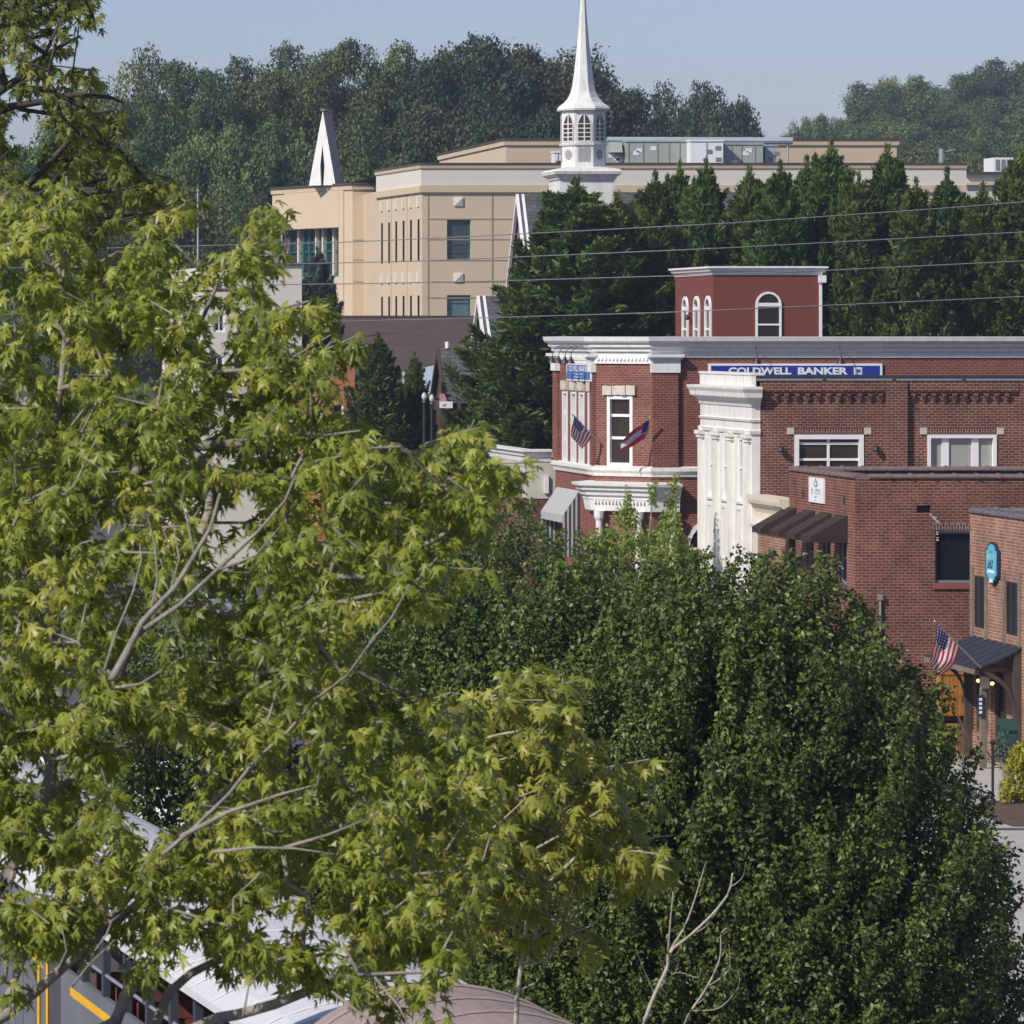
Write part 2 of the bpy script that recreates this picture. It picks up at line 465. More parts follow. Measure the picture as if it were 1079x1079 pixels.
M['green_box'] = plain('green_paint', (.014, .06, .048), rough=0.6)
M['rtu'] = plain('greygreen_unit', (.36, .39, .35), rough=0.5, var=0.12, scale=1.5, streak=0.25)
M['rtu_seam'] = plain('unit_seam', (.19, .21, .19), rough=0.6)
M['rtu_blue'] = plain('bluegrey_panel', (.36, .41, .46), rough=0.45)
M['asphalt'] = plain('asphalt', (.085, .085, .088), rough=0.9, var=0.2, scale=0.8, bump=0.2)
M['concrete'] = plain('concrete', (.42, .40, .37), rough=0.9, var=0.12, scale=0.7, streak=0.0)
M['mulch'] = plain('mulch', (.12, .075, .05), rough=1.0, var=0.5, scale=9, bump=1.0)
M['grass'] = plain('rough_grass', (.05, .075, .025), rough=1.0, var=0.4, scale=0.5)
M['line_yellow'] = plain('road_yellow', (.6, .4, .05), rough=0.8)
M['train_grey'] = plain('train_grey', (.15, .16, .185), rough=0.5, var=0.14, scale=1.0, streak=0.3)
M['train_dark'] = plain('train_slate', (.045, .055, .075), rough=0.45, var=0.2)
M['train_white'] = plain('train_roof_white', (.62, .62, .63), rough=0.5, var=0.05, scale=0.8, streak=0.12)
M['train_pink'] = plain('train_roof_tan', (.31, .245, .215), rough=0.6, var=0.12, scale=0.8, streak=0.35)
M['train_yellow'] = plain('train_yellow', (.75, .42, .02), rough=0.5, var=0.1)
M['train_seat'] = plain('train_seat', (.16, .045, .035), rough=0.6, var=0.2)
M['train_inside'] = plain('train_inside', (.03, .03, .032), rough=0.8)
M['car_white'] = plain('car_white', (.78, .79, .80), rough=0.2, var=0.02, spec=0.6)
M['car_silver'] = plain('car_silver', (.45, .47, .5), rough=0.25, var=0.03, metal=0.5)
M['tyre'] = plain('tyre', (.02, .02, .02), rough=0.8)
M['bark_grey'] = plain('bark_lichen', (.27, .25, .21), rough=0.95, var=0.45, scale=8, bump=0.6)
M['bark_dark'] = plain('bark_dark', (.07, .06, .05), rough=0.95, var=0.4, scale=6, bump=0.6)
M['bark_pale'] = plain('bark_pale', (.40, .36, .30), rough=0.95, var=0.35, scale=10, bump=0.5)
M['flag_red'] = plain('flag_red', (.42, .03, .05), rough=0.8, var=0.05)
M['flag_white'] = plain('flag_white', (.72, .72, .72), rough=0.8, var=0.03)
M['flag_blue'] = plain('flag_blue', (.03, .04, .20), rough=0.8, var=0.05)
M['flag_brightred'] = plain('flag_brightred', (.72, .03, .08), rough=0.8, var=0.05)
M['globe'] = plain('lamp_globe', (.5, .5, .48), rough=0.3, var=0.02)
M['orange_brick'] = plain('orange_clay', (.42, .17, .08), rough=0.9, var=0.2)
M['stripe_dark'] = plain('awning_dark_stripe', (.03, .035, .05), rough=0.8)
M['awning_grey'] = plain('awning_grey', (.38, .385, .38), rough=0.8, var=0.1, scale=5)
M['pink_wall'] = plain('rose_wall', (.17, .055, .055), rough=0.8, var=0.1)
M['grey_wall'] = plain('greygreen_wall', (.50, .49, .43), rough=0.85, var=0.06)
b_ = new_mat('bulb_glow'); M['bulb'] = b_[0]
b_[2].inputs['Base Color'].default_value = (1, .7, .3, 1)
b_[2].inputs['Emission Color'].default_value = (1.0, 0.62, 0.2, 1); b_[2].inputs['Emission Strength'].default_value = 2.2

M['maple'] = leafmat('maple_leaf', [(0.0, (.088, .130, .022)), (0.40, (.225, .275, .042)), (0.78, (.41, .43, .075)), (0.97, (.44, .42, .085)), (1.0, (.40, .24, .06))],
                     back=(.20, .25, .12), trans=0.46, rough=0.38)
M['maple_far'] = leafmat('maple_leaf_deep', [(0.0, (.08, .11, .022)), (0.5, (.17, .20, .038)), (0.85, (.30, .30, .055)), (1.0, (.38, .34, .06))],
                     back=(.13, .16, .09), trans=0.46, rough=0.5)
M['maple_gold'] = leafmat('maple_leaf_gold', [(0.0, (.13, .16, .03)), (0.45, (.26, .29, .047)), (0.8, (.42, .41, .075)), (1.0, (.46, .38, .075))],
                     back=(.19, .21, .12), trans=0.46, rough=0.38)
M['pear'] = leafmat('pear_leaf', [(0.0, (.036, .062, .013)), (0.5, (.082, .124, .024)), (0.88, (.165, .208, .042)), (1.0, (.22, .235, .045))],
                    back=(.06, .09, .035), trans=0.26, rough=0.42, spec=0.36)
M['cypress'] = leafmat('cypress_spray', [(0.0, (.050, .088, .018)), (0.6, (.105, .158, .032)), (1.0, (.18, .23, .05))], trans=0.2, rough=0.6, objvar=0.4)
M['spruce'] = leafmat('blue_spruce', [(0.0, (.05, .075, .055)), (1.0, (.12, .155, .12))], trans=0.1, rough=0.7)
M['far_leaf'] = leafmat('woodland_leaf', [(0.0, (.055, .084, .022)), (0.6, (.10, .145, .037)), (1.0, (.165, .205, .05))], trans=0.2, rough=0.6, objvar=1.0)
M['far_dark'] = leafmat('oak_leaf', [(0.0, (.028, .044, .018)), (0.6, (.045, .068, .024)), (1.0, (.08, .10, .03))], trans=0.15, rough=0.6, objvar=0.6)
M['far_light'] = leafmat('light_leaf', [(0.0, (.10, .14, .02)), (1.0, (.22, .25, .03))], trans=0.3, rough=0.6)
M['lime'] = leafmat('lime_leaf', [(0.0, (.12, .19, .03)), (0.6, (.23, .32, .05)), (1.0, (.33, .42, .08))], trans=0.35, rough=0.5)
M['gold_shrub'] = leafmat('gold_shrub', [(0.0, (.26, .25, .02)), (1.0, (.45, .42, .04))], trans=0.3, rough=0.6)
M['vine'] = M['lime']

# ------------------------------------------------------------------ setting: ground, streets, hill
def hill_h(x, y):
    """height of the wooded ground behind the town"""
    u = x / y * F + U0
    base = 15.0 * np.clip((y - 335) / 70.0, 0, 1)
    west = np.clip((720 - u) / 160.0, 0, 1)
    east = np.clip((u - 790) / 130.0, 0, 1) * np.clip((y - 430) / 260.0, 0, 1) * 26.0
    gap = np.clip((u - 640) / 150.0, 0, 1)
    h = base * (1 - 0.75 * gap) + east
    h = h + 0.8 * np.sin(x * 0.05) * np.cos(y * 0.04) * np.clip((y - 335) / 60, 0, 1)
    return h * (1 - np.clip((y - 900) / 300.0, 0, 1) * 0.6)

g = MB(); g.quad((-900, -60, 0), (900, -60, 0), (900, 1500, 0), (-900, 1500, 0))
set_tags(g.build('ground', M['asphalt']), kind='structure')
xs = np.linspace(-60, 330, 90); ys = np.linspace(322, 1200, 90)
X, Y = np.meshgrid(xs, ys); Z = hill_h(X, Y) - 0.15
hv = np.stack([X, Y, Z], -1).reshape(-1, 3)
nx = len(xs); hf = [(j * nx + i, j * nx + i + 1, (j + 1) * nx + i + 1, (j + 1) * nx + i) for j in range(len(ys) - 1) for i in range(nx - 1)]
me = bpy.data.meshes.new('hill'); me.from_pydata(hv.tolist(), [], hf); me.materials.append(M['grass'])
set_tags(link_obj('hill', me), kind='structure')
g = MB(); g.box(26.9, 48, 98.6, 104.6, 0, 0.004); g.box(29.3, 31.2, 104.6, 158, 0, 0.13)
g.box(18.5, 26.9, 70, 98.6, 0, 0.0041)
set_tags(g.build('sidewalk', M['concrete']), kind='structure')
g = MB(); g.quad((19.4, 40, .0085), (46, 40, .0085), (46, 98.0, .0085), (19.4, 98.0, .0085))
set_tags(g.build('parking_apron', M['concrete']), kind='structure')
g = MB()
for k in range(9): g.quad((16.6, 60 + k * 12, .009), (16.75, 60 + k * 12, .009), (16.75, 66 + k * 12, .009), (16.6, 66 + k * 12, .009))
set_tags(g.build('road_marking', M['line_yellow']), kind='structure')
g = MB()
pts = [(28.0, 98.8), (30.4, 98.9), (31.0, 101.2), (30.2, 103.2), (29.0, 104.3), (28.3, 103.0), (27.9, 100.8)]
for i in range(len(pts)):
    a, b = pts[i], pts[(i + 1) % len(pts)]
    g.poly([(29.4, 101.5, 0.16), (a[0], a[1], 0.02), (b[0], b[1], 0.02)])
set_tags(g.build('mulch_bed', M['mulch']), kind='structure')

# ------------------------------------------------------------------ lettering
def text_mesh(body, size, extrude=0.006, offset=0.0):
    cu = bpy.data.curves.new('lettering', 'FONT'); cu.body = body; cu.size = size
    cu.extrude = extrude; cu.offset = offset; cu.resolution_u = 3
    cu.align_x = 'LEFT'; cu.align_y = 'BOTTOM_BASELINE'
    o = bpy.data.objects.new('tmp', cu); COL.objects.link(o)
    dg = bpy.context.evaluated_depsgraph_get()
    me = bpy.data.meshes.new_from_object(o.evaluated_get(dg))
    bpy.data.objects.remove(o); bpy.data.curves.remove(cu)
    return me

def letters(wf, body, s0, s1, z0, z1, d, mat, parent, name='lettering', bold=0.0):
    """text fitted into the wall rectangle"""
    me = text_mesh(body, 1.0, 0.0, bold)
    n = len(me.vertices); co = np.empty(n * 3); me.vertices.foreach_get('co', co); co = co.reshape(-1, 3)
    mn, mx = co.min(0), co.max(0)
    off = OFF.get(parent.name, Vector((0, 0, 0)))
    mb = MB()
    v = []
    for p in co:
        s = s0 + (p[0] - mn[0]) / (mx[0] - mn[0]) * (s1 - s0)
        z = z0 + (p[1] - mn[1]) / (mx[1] - mn[1]) * (z1 - z0)
        v.append(wf.p(s, d, z))
    mb.v = v
    mb.f = [tuple(p.vertices) for p in me.polygons]; mb.m = [0] * len(mb.f)
    bpy.data.meshes.remove(me)
    return mb.build(name, mat, parent)

def scribble(wf, s0, s1, z0, z1, d, mat, parent, n, seed=1, name='lettering'):
    """far too small to read: a row of little strokes"""
    r = random.Random(seed); mb = MB()
    w = (s1 - s0) / n
    for i in range(n):
        if r.random() < 0.12: continue
        a = s0 + i * w
        hh = r.uniform(0.65, 1.0)
        wf.box(mb, a, a + w * 0.28, d - 0.004, d, z0, z0 + (z1 - z0) * hh)
        zc = z0 + (z1 - z0) * r.choice((0.0, 0.4, 0.75)) * hh
        wf.box(mb, a + w * 0.28, a + w * 0.75, d - 0.004, d, zc, zc + (z1 - z0) * 0.22)
    return mb.build(name, mat, parent)

# ------------------------------------------------------------------ brick diner with brown awnings
FX = 31.28                                           # street line of the shop fronts
t = thing('brick_restaurant', 'low brown brick building with four brown canvas awnings on its street side', 'building', (FX, 125, 0))
YN, YF = 125.0, 132.3
zt = 6.45
wl = WallFrame((FX, YF), (FX, YN)); wf = WallFrame((FX, YN), (46, YN))
wb = WallFrame((46, YF), (FX, YF)); wr = WallFrame((46, YN), (46, YF))
win_l = [(wl.s_of_u(c) - 0.42, wl.s_of_u(c) + 0.36, 3.58, 5.0) for c in (835, 854, 871.5, 888.5)]
big = (33.375 - FX, 35.3 - FX, 3.70, 5.05)
vent = (32.9 - FX, 33.27 - FX, 5.54, 5.74)
mb = MB()
wl.wall(mb, 0, zt, win_l); wf.wall(mb, 0, zt, [big, vent], depth=0.18); wb.wall(mb, 0, zt); wr.wall(mb, 0, zt)
mb.build('wall', M['brick_diner'], t)
mb = MB()
for A, B in (((FX, YF), (FX, YN)), ((FX, YN), (46, YN)), ((46, YN), (46, YF)), ((46, YF), (FX, YF))):
    w = WallFrame(A, B); mb.quad(w.p(0, -.3, 5.9), w.p(w.L, -.3, 5.9), w.p(w.L, -.3, zt), w.p(0, -.3, zt))
mb.quad((FX + .3, YN + .3, 5.9), (46 - .3, YN + .3, 5.9), (46 - .3, YF - .3, 5.9), (FX + .3, YF - .3, 5.9))
mb.build('roof', M['membrane'], t)
def coping(parent, sides, z, mat, tile=0.58, over=0.05, th=0.3, h=0.11, name='coping'):
    mb = MB()
    for A, B, e0, e1 in sides:
        w = WallFrame(A, B)
        s = -e0
        while s < w.L + e1 - 0.02:
            s2 = min(s + tile, w.L + e1)
            prof = [(over, z), (over + .01, z + .04), (-th * .25, z + h), (-th * .75, z + h), (-th - over, z + .04), (-th - over, z)]
            mb.prism([w.p(s, o, zz) for o, zz in prof], Vector(w.p(s2 - .012, 0, 0)) - Vector(w.p(s, 0, 0)))
            prof = [(over + .025, z), (over + .03, z + .05), (-th * .25, z + h + .025), (-th * .75, z + h + .025), (-th - over - .02, z + .05), (-th - over - .02, z)]
            mb.prism([w.p(s2 - .07, o, zz) for o, zz in prof], Vector(w.p(s2 - .003, 0, 0)) - Vector(w.p(s2 - .07, 0, 0)))
            s = s2
    return mb.build(name, mat, parent)
coping(t, [((FX, YF), (FX, YN), 0, 0.0), ((FX + .36, YN), (46, YN), 0, 0), ((46, YF), (FX + .36, YF), 0, 0)], zt, M['tile_cap'])
for h in win_l:
    w = wl.window(t, h, M['grey_frame'], M['glass'], fw=0.08, depth=0.14, mz=(0.5,))
    mb = MB(); wl.box(mb, h[0] - .06, h[1] + .06, -.13, .07, h[2] - .10, h[2] - 0.002); mb.build('sill', M['brown_sill'], w)
w = wf.window(t, big, M['grey_frame'], M['glass'], fw=0.06, depth=0.16, ms=(0.78,))
mb = MB(); wf.box(mb, big[0] - .05, big[1] + .05, -.15, .06, big[2] - .16, big[2] - .002); mb.build('sill', M['red_sill'], w)
mb = MB(); wf.box(mb, big[0] - .1, big[1] + .1, -.1, .012, big[3] + .03, big[3] + .22); mb.build('lintel', M['brick_diner_soldier'], t)
mb = MB(); wf.box(mb, vent[0], vent[1], -.17, -.15, vent[2], vent[3]); mb.build('vent', M['black_metal'], t)
mb = MB()
r = random.Random(4)
cz, cx_ = 5.50, vent[1] - .03
for k in range(16):
    wf.box(mb, cx_, cx_ + r.uniform(.04, .10), -.01, .004, cz, cz + r.uniform(.02, .045))
    if k < 9: cz -= r.uniform(.015, .04); cx_ += r.uniform(.0, .045)
    else: cz -= r.uniform(.03, .09); cx_ -= r.uniform(-.015, .03)
mb.build('mortar_patch', M['limestone'], t)
mb = MB(); px = xu(927, 125) - FX
mb.tube([wf.p(px, .06, .1), wf.p(px, .06, 3.25)], .03, 8); wf.box(mb, px - .06, px + .06, .0, .12, 3.25, 3.40); mb.build('vent_pipe', M['steel'], t)
for (ca, cb_) in ((846, 848), (889.5, 891)):
    s = wl.s_of_u(ca); mb = MB(); wl.box(mb, s - .07, s + .10, -.01, .006, 5.72, 5.95); mb.build('weep_slot', M['black_metal'], t)
for h in win_l:
    s0, s1 = h[0] - .14, h[1] + .14
    mb = MB()
    zt_, zl, zb, pr = 5.44, 4.87, 4.72, 1.0
    mb.quad(wl.p(s0, .01, zt_), wl.p(s1, .01, zt_), wl.p(s1, pr, zl), wl.p(s0, pr, zl))
    mb.poly([wl.p(s0, .01, zt_), wl.p(s0, pr, zl), wl.p(s0, pr, zb), wl.p(s0, .01, zb)])
    mb.poly([wl.p(s1, .01, zt_), wl.p(s1, pr, zl), wl.p(s1, pr, zb), wl.p(s1, .01, zb)])
    nsc = 6
    for k in range(nsc):
        a = s0 + (s1 - s0) * k / nsc; b = s0 + (s1 - s0) * (k + 1) / nsc; q = (b - a)
        mb.poly([wl.p(a, pr, zl), wl.p(b, pr, zl), wl.p(b, pr, zb + .03), wl.p(b - q * .2, pr, zb), wl.p(a + q * .2, pr, zb), wl.p(a, pr, zb + .03)])
    mb.build('awning', M['awning'], t)
# plaque
t2 = thing('plaque_sign', 'white rectangular plaque with a grey drop emblem above the brown awnings', 'sign', wl.p(wl.s_of_u(862), .03, 5.66))
s0, s1 = wl.s_of_u(854), wl.s_of_u(869.5); z0, z1 = 5.66, 6.34
mb = MB(); wl.box(mb, s0, s1, .003, .05, z0, z1); mb.build('board', M['sign_white'], t2)
mb = MB(); sc = (s0 + s1) / 2 - .02
for (rs, rz, mm_) in ((.21, .085, 0), (.12, .048, 1)):
    pp = []
    for k in range(20):
        a = 2 * math.pi * k / 20
        zz = math.sin(a) * rz; tip = max(0, math.sin(a)) ** 6 * rz * 1.1
        pp.append(wl.p(sc + math.cos(a) * rs * (1 - .75 * max(0, math.sin(a)) ** 3), .054 + .003 * mm_, 6.17 + zz + tip))
    mb.poly(pp, mm_)
mb.build('emblem', [M['sign_grey'], M['sign_white']], t2)
scribble(wl, s0 + .32, s1 - .35, 5.97, 6.04, .055, M['sign_grey'], t2, 9, 3)
scribble(wl, s0 + .32, s1 - .3, 5.90, 5.95, .055, M['sign_grey'], t2, 10, 5)
scribble(wl, sc - .16, sc + .16, 5.80, 5.85, .055, M['sign_grey'], t2, 3, 6)
scribble(wl, sc - .08, sc + .1, 5.71, 5.74, .055, M['sign_grey'], t2, 2, 8)

# ------------------------------------------------------------------ small cream-corniced shop between
t = thing('small_shop', 'narrow low shop with a cream stone cornice beside the white classical front', 'building', (FX, 132.3, 0))
ws = WallFrame((FX + .05, 136.38), (FX + .05, 132.32))
mb = MB(); ws.wall(mb, 0, 4.95, [(0.8, 3.2, 0.6, 2.6)]); mb.box(FX + .06, 44, 132.33, 136.37, 4.6, 4.9); mb.build('wall', M['brick_tavern'], t)
mb = MB(); mb.sweep([(FX + .05, 136.36), (FX + .05, 132.34)], [(-.3, 4.86), (.05, 4.86), (.07, 5.15), (.16, 5.32), (.30, 5.42), (.33, 5.52), (.34, 5.64), (-.3, 5.64)])
mb.build('cornice', M['cream'], t)
mb = MB(); mb.sweep([(FX + .05, 136.36), (FX + .05, 132.34)], [(-.1, 4.70), (.22, 4.70), (.26, 4.80), (.26, 4.86), (-.1, 4.86)]); mb.build('ledge', M['white'], t)
ws.window(t, (0.8, 3.2, 0.6, 2.6), M['white'], M['glass'], fw=0.08, ms=(.5,))

# ------------------------------------------------------------------ old bank: white classical front, brown brick flank
t = thing('bank_building', 'brown brick building with a tall white classical front and dentilled brick flank', 'building', (FX, 136.4, 0))
YN, YF = 136.4, 143.2
zt = 9.03
wl2 = WallFrame((FX, YF), (FX, YN)); wf2 = WallFrame((FX, YN), (48, YN)); wb2 = WallFrame((48, YF), (FX, YF))
D2 = YN
w1 = (xu(837, D2) - FX, xu(910, D2) - FX, 6.20, zv(458, D2)); w2 = (xu(977, D2) - FX, xu(1050, D2) - FX, 6.20, zv(458, D2))
mb = MB(); wf2.wall(mb, 0, zt - .14, [w1, w2], depth=0.14); wb2.wall(mb, 0, zt - .14)
for a, b in ((933, 955), (1074, 1096)):
    wf2.box(mb, xu(a, D2) - FX, xu(b, D2) - FX, 0.0, .15, 0, zt - .145)
# corbel table: recessed bay head with stepped dentils
for a, b in ((800, 933), (955, 1074)):
    x0, x1 = xu(a, D2) - FX + .02, xu(b, D2) - FX - .02
    wf2.box(mb, x0, x1, 0, .10, 8.60, zt - .146); wf2.box(mb, x0, x1, 0, .06, 8.53, 8.60)
    s = x0 + .10
    while s < x1 - .15:
        for st in range(3):
            wf2.box(mb, s + .03 * st, s + .11, 0, .11 - .03 * st, 8.45 - .077 * st, 8.527 - .077 * st)
        s += .30
mb.build('wall', M['brick_bank'], t)
mb = MB(); wf2.box(mb, -.0, 48 - FX, -.35, .06, zt - .14, zt + .03); mb.build('coping', M['flash'], t)
mb = MB()
for a in range(0, 16, 2): wf2.box(mb, a * 1.0 + .02, a + 1.9, .061, .085, zt - .12, zt - .07)
mb.build('drip_edge', M['steel'], t)
mb = MB(); mb.quad((FX + .2, YN + .3, 8.6), (48, YN + .3, 8.6), (48, YF, 8.6), (FX + .2, YF, 8.6)); mb.build('roof', M['membrane'], t)
wf2.window(t, w1, M['white_clean'], M['glass_brown'], fw=0.13, depth=0.13, front=.03, mz=(.38, .78), bar=.07, ms=(.5,))
wf2.window(t, w2, M['white_clean'], M['blind'], fw=0.10, depth=0.13, front=.03, ms=(.27, .70), bar=.20)
for h in (w1, w2):
    mb = MB(); wf2.box(mb, h[0] + .02, h[1] - .02, -.05, .012, h[3] + .02, h[3] + .18); mb.build('lintel', M['brick_bank_soldier'], t)
    for s in (h[0] - .11, h[1] + .11):
        mb = MB(); wf2.box(mb, s - .1, s + .1, -.05, .03, h[3] + .01, h[3] + .20); mb.build('corner_stone', M['limestone'], t)
# the white front
mb = MB()
zc = lambda v: zv(v, 139.8)
fs = [(s - .33, s + .33) for s in (wl2.L * .2, wl2.L * .48, wl2.L * .77)]
wz = (5.42, 7.26)
wl2f = WallFrame((FX - .12, YF), (FX - .12, YN))
wl2f.wall(mb, 0, 8.15, [(a, b, wz[0], wz[1]) for a, b in fs], depth=0.14)
wl2f.box(mb, 0, wl2.L, -.4, -.13, 8.15, 8.2)
mb.quad((FX - .12, YN, 0), (FX + .12, YN - .003, 0), (FX + .12, YN - .003, 8.2), (FX - .12, YN, 8.2))
mb.quad((FX - .12, YF, 0), (FX + .3, YF, 0), (FX + .3, YF, 8.2), (FX - .12, YF, 8.2))
mb.build('front_facade', M['marble'], t)
path = [(FX + .12, YF + .0), (FX - .12, YF + .0), (FX - .12, YN), (FX + .12, YN)]
mb = MB(); mb.sweep(path, [(-.2, 8.15), (.03, 8.15), (.06, 8.25), (.12, 8.33), (.2, 8.4), (.26, 8.42), (.28, 8.55), (.34, 8.66), (.34, 8.72), (-.2, 8.74)]); mb.build('cornice', M['marble'], t)
mb = MB(); wl2f.box(mb, 0, wl2.L, -.35, .02, 8.735, 9.06); wl2f.box(mb, -.02, wl2.L + .02, -.37, .05, 9.06, 9.13); mb.build('parapet', M['marble'], t)
mb = MB(); mb.sweep(path, [(0, 7.36), (.05, 7.36), (.07, 7.46), (.02, 7.5), (0, 7.5)]); mb.sweep(path, [(0, 7.72), (.04, 7.72), (.06, 7.78), (0, 7.8)]); mb.build('architrave', M['marble'], t)
for s in (.28, wl2.L * .34, wl2.L * .62, wl2.L - .34):
    mb = MB(); wl2f.box(mb, s - .22, s + .22, .0, .10, 2.2, 7.14); wl2f.box(mb, s - .28, s + .28, 0, .14, 7.14, 7.24); wl2f.box(mb, s - .33, s + .33, 0, .18, 7.24, 7.352)
    wl2f.box(mb, s - .27, s + .27, 0, .14, 1.9, 2.2); mb.build('pilaster', M['marble'], t)
for a, b in fs:
    wl2f.window(t, (a, b, wz[0], wz[1]), M['white_clean'], M['blind'], fw=.09, depth=.12, mz=(.5,))
    mb = MB(); wl2f.box(mb, a - .05, b + .05, 0, .06, 5.32, 5.40)
    wl2f.box(mb, a, b, .0, .03, 3.6, 3.68); wl2f.box(mb, a, b, 0, .03, 5.12, 5.2); wl2f.box(mb, a, a + .08, 0, .03, 3.68, 5.12); wl2f.box(mb, b - .08, b, 0, .03, 3.68, 5.12)
    mb.build('panel', M['marble'], t)
def wall_lamp(wf_, s, z, label, big_=1.0):
    L = thing('wall_lamp', label, 'lamp', wf_.p(s, 0, z))
    mb = MB(); mb.tube([wf_.p(s, .0, z + .06), wf_.p(s, .12, z + .1), wf_.p(s, .14, z + .02)], .022, 6); mb.build('bracket', M['black_metal'], L)
    mb = MB(); c = wf_.p(s, .15, 0)
    mb.lathe([(.03, z + .04), (.08, z - .0), (.1, z - .08), (.06, z - .13)], (c[0], c[1]), 10); mb.build('lamp_head', M['black_metal'], L)
wall_lamp(wf2, xu(822, D2) - FX, zv(472, D2), 'small black lamp on brown brick left of the banded white window')
wall_lamp(wf2, xu(922, D2) - FX, zv(471, D2), 'small black lamp on brown brick between the two white upper windows')

# ------------------------------------------------------------------ corner building
t = thing('corner_building', 'large red brick corner building with white cornice, chamfered entrance and rooftop tower', 'building', (29.63, 150, 0))
C0, C1, C2, C3 = (29.63, 158.4), (29.63, 151.47), (31.1, 150.0), (52.0, 150.0)
wa, wc, wd = WallFrame(C0, C1), WallFrame(C1, C2), WallFrame(C2, C3)
zt = 9.75
hw = []
for c in (596, 605, 613.5, 623):
    s = wa.s_of_u(c); hw.append((s - .45, s + .40, 5.92, 8.40))
cw = wc.hole(640, 667, 419, 491); cw = (cw[0], cw[1], 6.04, zv(417, 150.8))
mb = MB()
ag = (33.2 - C2[0] - 1.0, 33.2 - C2[0] + 1.0, 1.2, 4.35)
wa.wall(mb, 0, zt, hw, depth=.16); wd.wall(mb, 0, zt, [])
WallFrame((33, 158.4), C0).wall(mb, 0, zt); mb.box(33, 52, 158.4, 165, 0, 9.69)
wa.box(mb, .0, .75, 0, .10, 6.05, 9.0); wa.box(mb, wa.L - .55, wa.L - .03, 0, .10, 6.05, 9.0)
wd.box(mb, .0, .82, .0, .12, 6.05, 9.05)
mb.build('wall', M['brick_corner'], t)
mb = MB(); wc.wall(mb, 0, zt, [cw, (.55, 1.6, .1, 2.6)], depth=.14); mb.build('entrance_wall', M['brick_corner_chamfer'], t)
mb = MB(); mb.poly([(29.7, 158.35, 9.7), (29.7, 151.5, 9.7), (31.1, 150.1, 9.7), (52, 150.1, 9.7), (52, 158.35, 9.7)]); mb.build('roof', M['membrane'], t)
path = [C0, C1, C2, (C2[0] + .82, 150.0)]
pathB = [C0, C1, C2, C3]
prof = [(-.25, 9.50), (.05, 9.50), (.05, 9.66), (.14, 9.69), (.15, 9.79), (.25, 9.83), (.27, 9.94), (.36, 9.97), (.40, 10.02), (.43, 10.15), (-.25, 10.16)]
mb = MB(); mb.sweep(pathB, [(o + (0.0), z) for o, z in prof])
ob = mb.build('cornice', M['white'], t)
mb = MB(); mb.sweep([C0, C1, C2, (C2[0] + .9, 150.0)], [(.03, 9.30), (.07, 9.30), (.07, 9.50), (.03, 9.50)])
k = 0.12
for w_ in (wa, wc):
    s = .1
    while s < w_.L - .1:
        w_.box(mb, s, s + .07, .071, .11, 9.40, 9.48); s += .14
mb.build('frieze', M['white'], t)
mb = MB()
for w_, a, b in ((wa, -.04, .8), (wa, wa.L - .6, wa.L + .02), (wd, -.05, .88)):
    w_.box(mb, a, b, 0.0, .16, 9.02, 9.44); w_.box(mb, a - .05, b + .05, 0, .22, 9.44, 9.505); w_.box(mb, a - .1, b + .1, 0, .30, 9.506, 9.60)
    s = a + .03
    while s < b - .05:
        w_.box(mb, s, s + .06, .16, .19, 9.36, 9.43); s += .11
mb.build('capital', M['white'], t)
mb = MB(); mb.sweep(pathB, [(-.1, 5.72), (.06, 5.72), (.09, 5.82), (.16, 5.9), (.16, 6.0), (.02, 6.05), (-.1, 6.05)])
mb.build('string_course', M['marble'], t)
for h in hw:
    w = wa.window(t, h, M['white_clean'], M['glass_brown'], fw=.12, depth=.15, front=.035, mz=(.35, .7), bar=.07)
    mb = MB(); wa.box(mb, h[0] + .02, h[1] + .02, -.1, .10, h[3] + .005, h[3] + .30); mb.build('lintel', M['limestone'], t)
w = wc.window(t, cw, M['white_clean'], M['glass_brown'], fw=.11, depth=.13, front=.03, mz=(.40, .72), bar=.09)
mb = MB()
r = random.Random(3)
for i in range(7):
    s0 = cw[0] - .13 + i * (cw[1] - cw[0] + .26) / 7
    wc.box(mb, s0, s0 + (cw[1] - cw[0] + .26) / 7, -.08, .08 + r.uniform(0, .06), cw[3] + .01 + r.uniform(0, .02), cw[3] + .32 + r.uniform(-.02, .02))
mb.build('lintel', M['limestone'], t)
# entrance hood
pe = [(29.63, 152.35), C1, C2, (31.95, 150.0)]
mb = MB(); mb.sweep(pe, [(-.05, 4.62), (.18, 4.62), (.20, 4.72), (.24, 4.95), (.27, 5.0), (.27, 5.06), (.36, 5.12), (.38, 5.2), (.48, 5.28), (.5, 5.36), (.6, 5.42), (.62, 5.50), (-.05, 5.56)])
s = .1
while s < wc.L - .05:
    wc.box(mb, s, s + .06, .23, .30, 4.86, 4.95); s += .13
mb.build('entrance_hood', M['white'], t)
mb = MB()
for w_, s in ((wc, .3), (wc, wc.L - .3), (wd, .6)):
    q = w_.p(s, .28, 0); mb.lathe([(.15, .1), (.15, .3), (.11, .35), (.1, 4.3), (.15, 4.4), (.17, 4.62)], (q[0], q[1]), 12)
mb.build('column', M['white'], t)
mb = MB(); wc.box(mb, .6, 1.55, -.12, -.07, .1, 2.6); mb.build('door', M['wood_dark'], t)
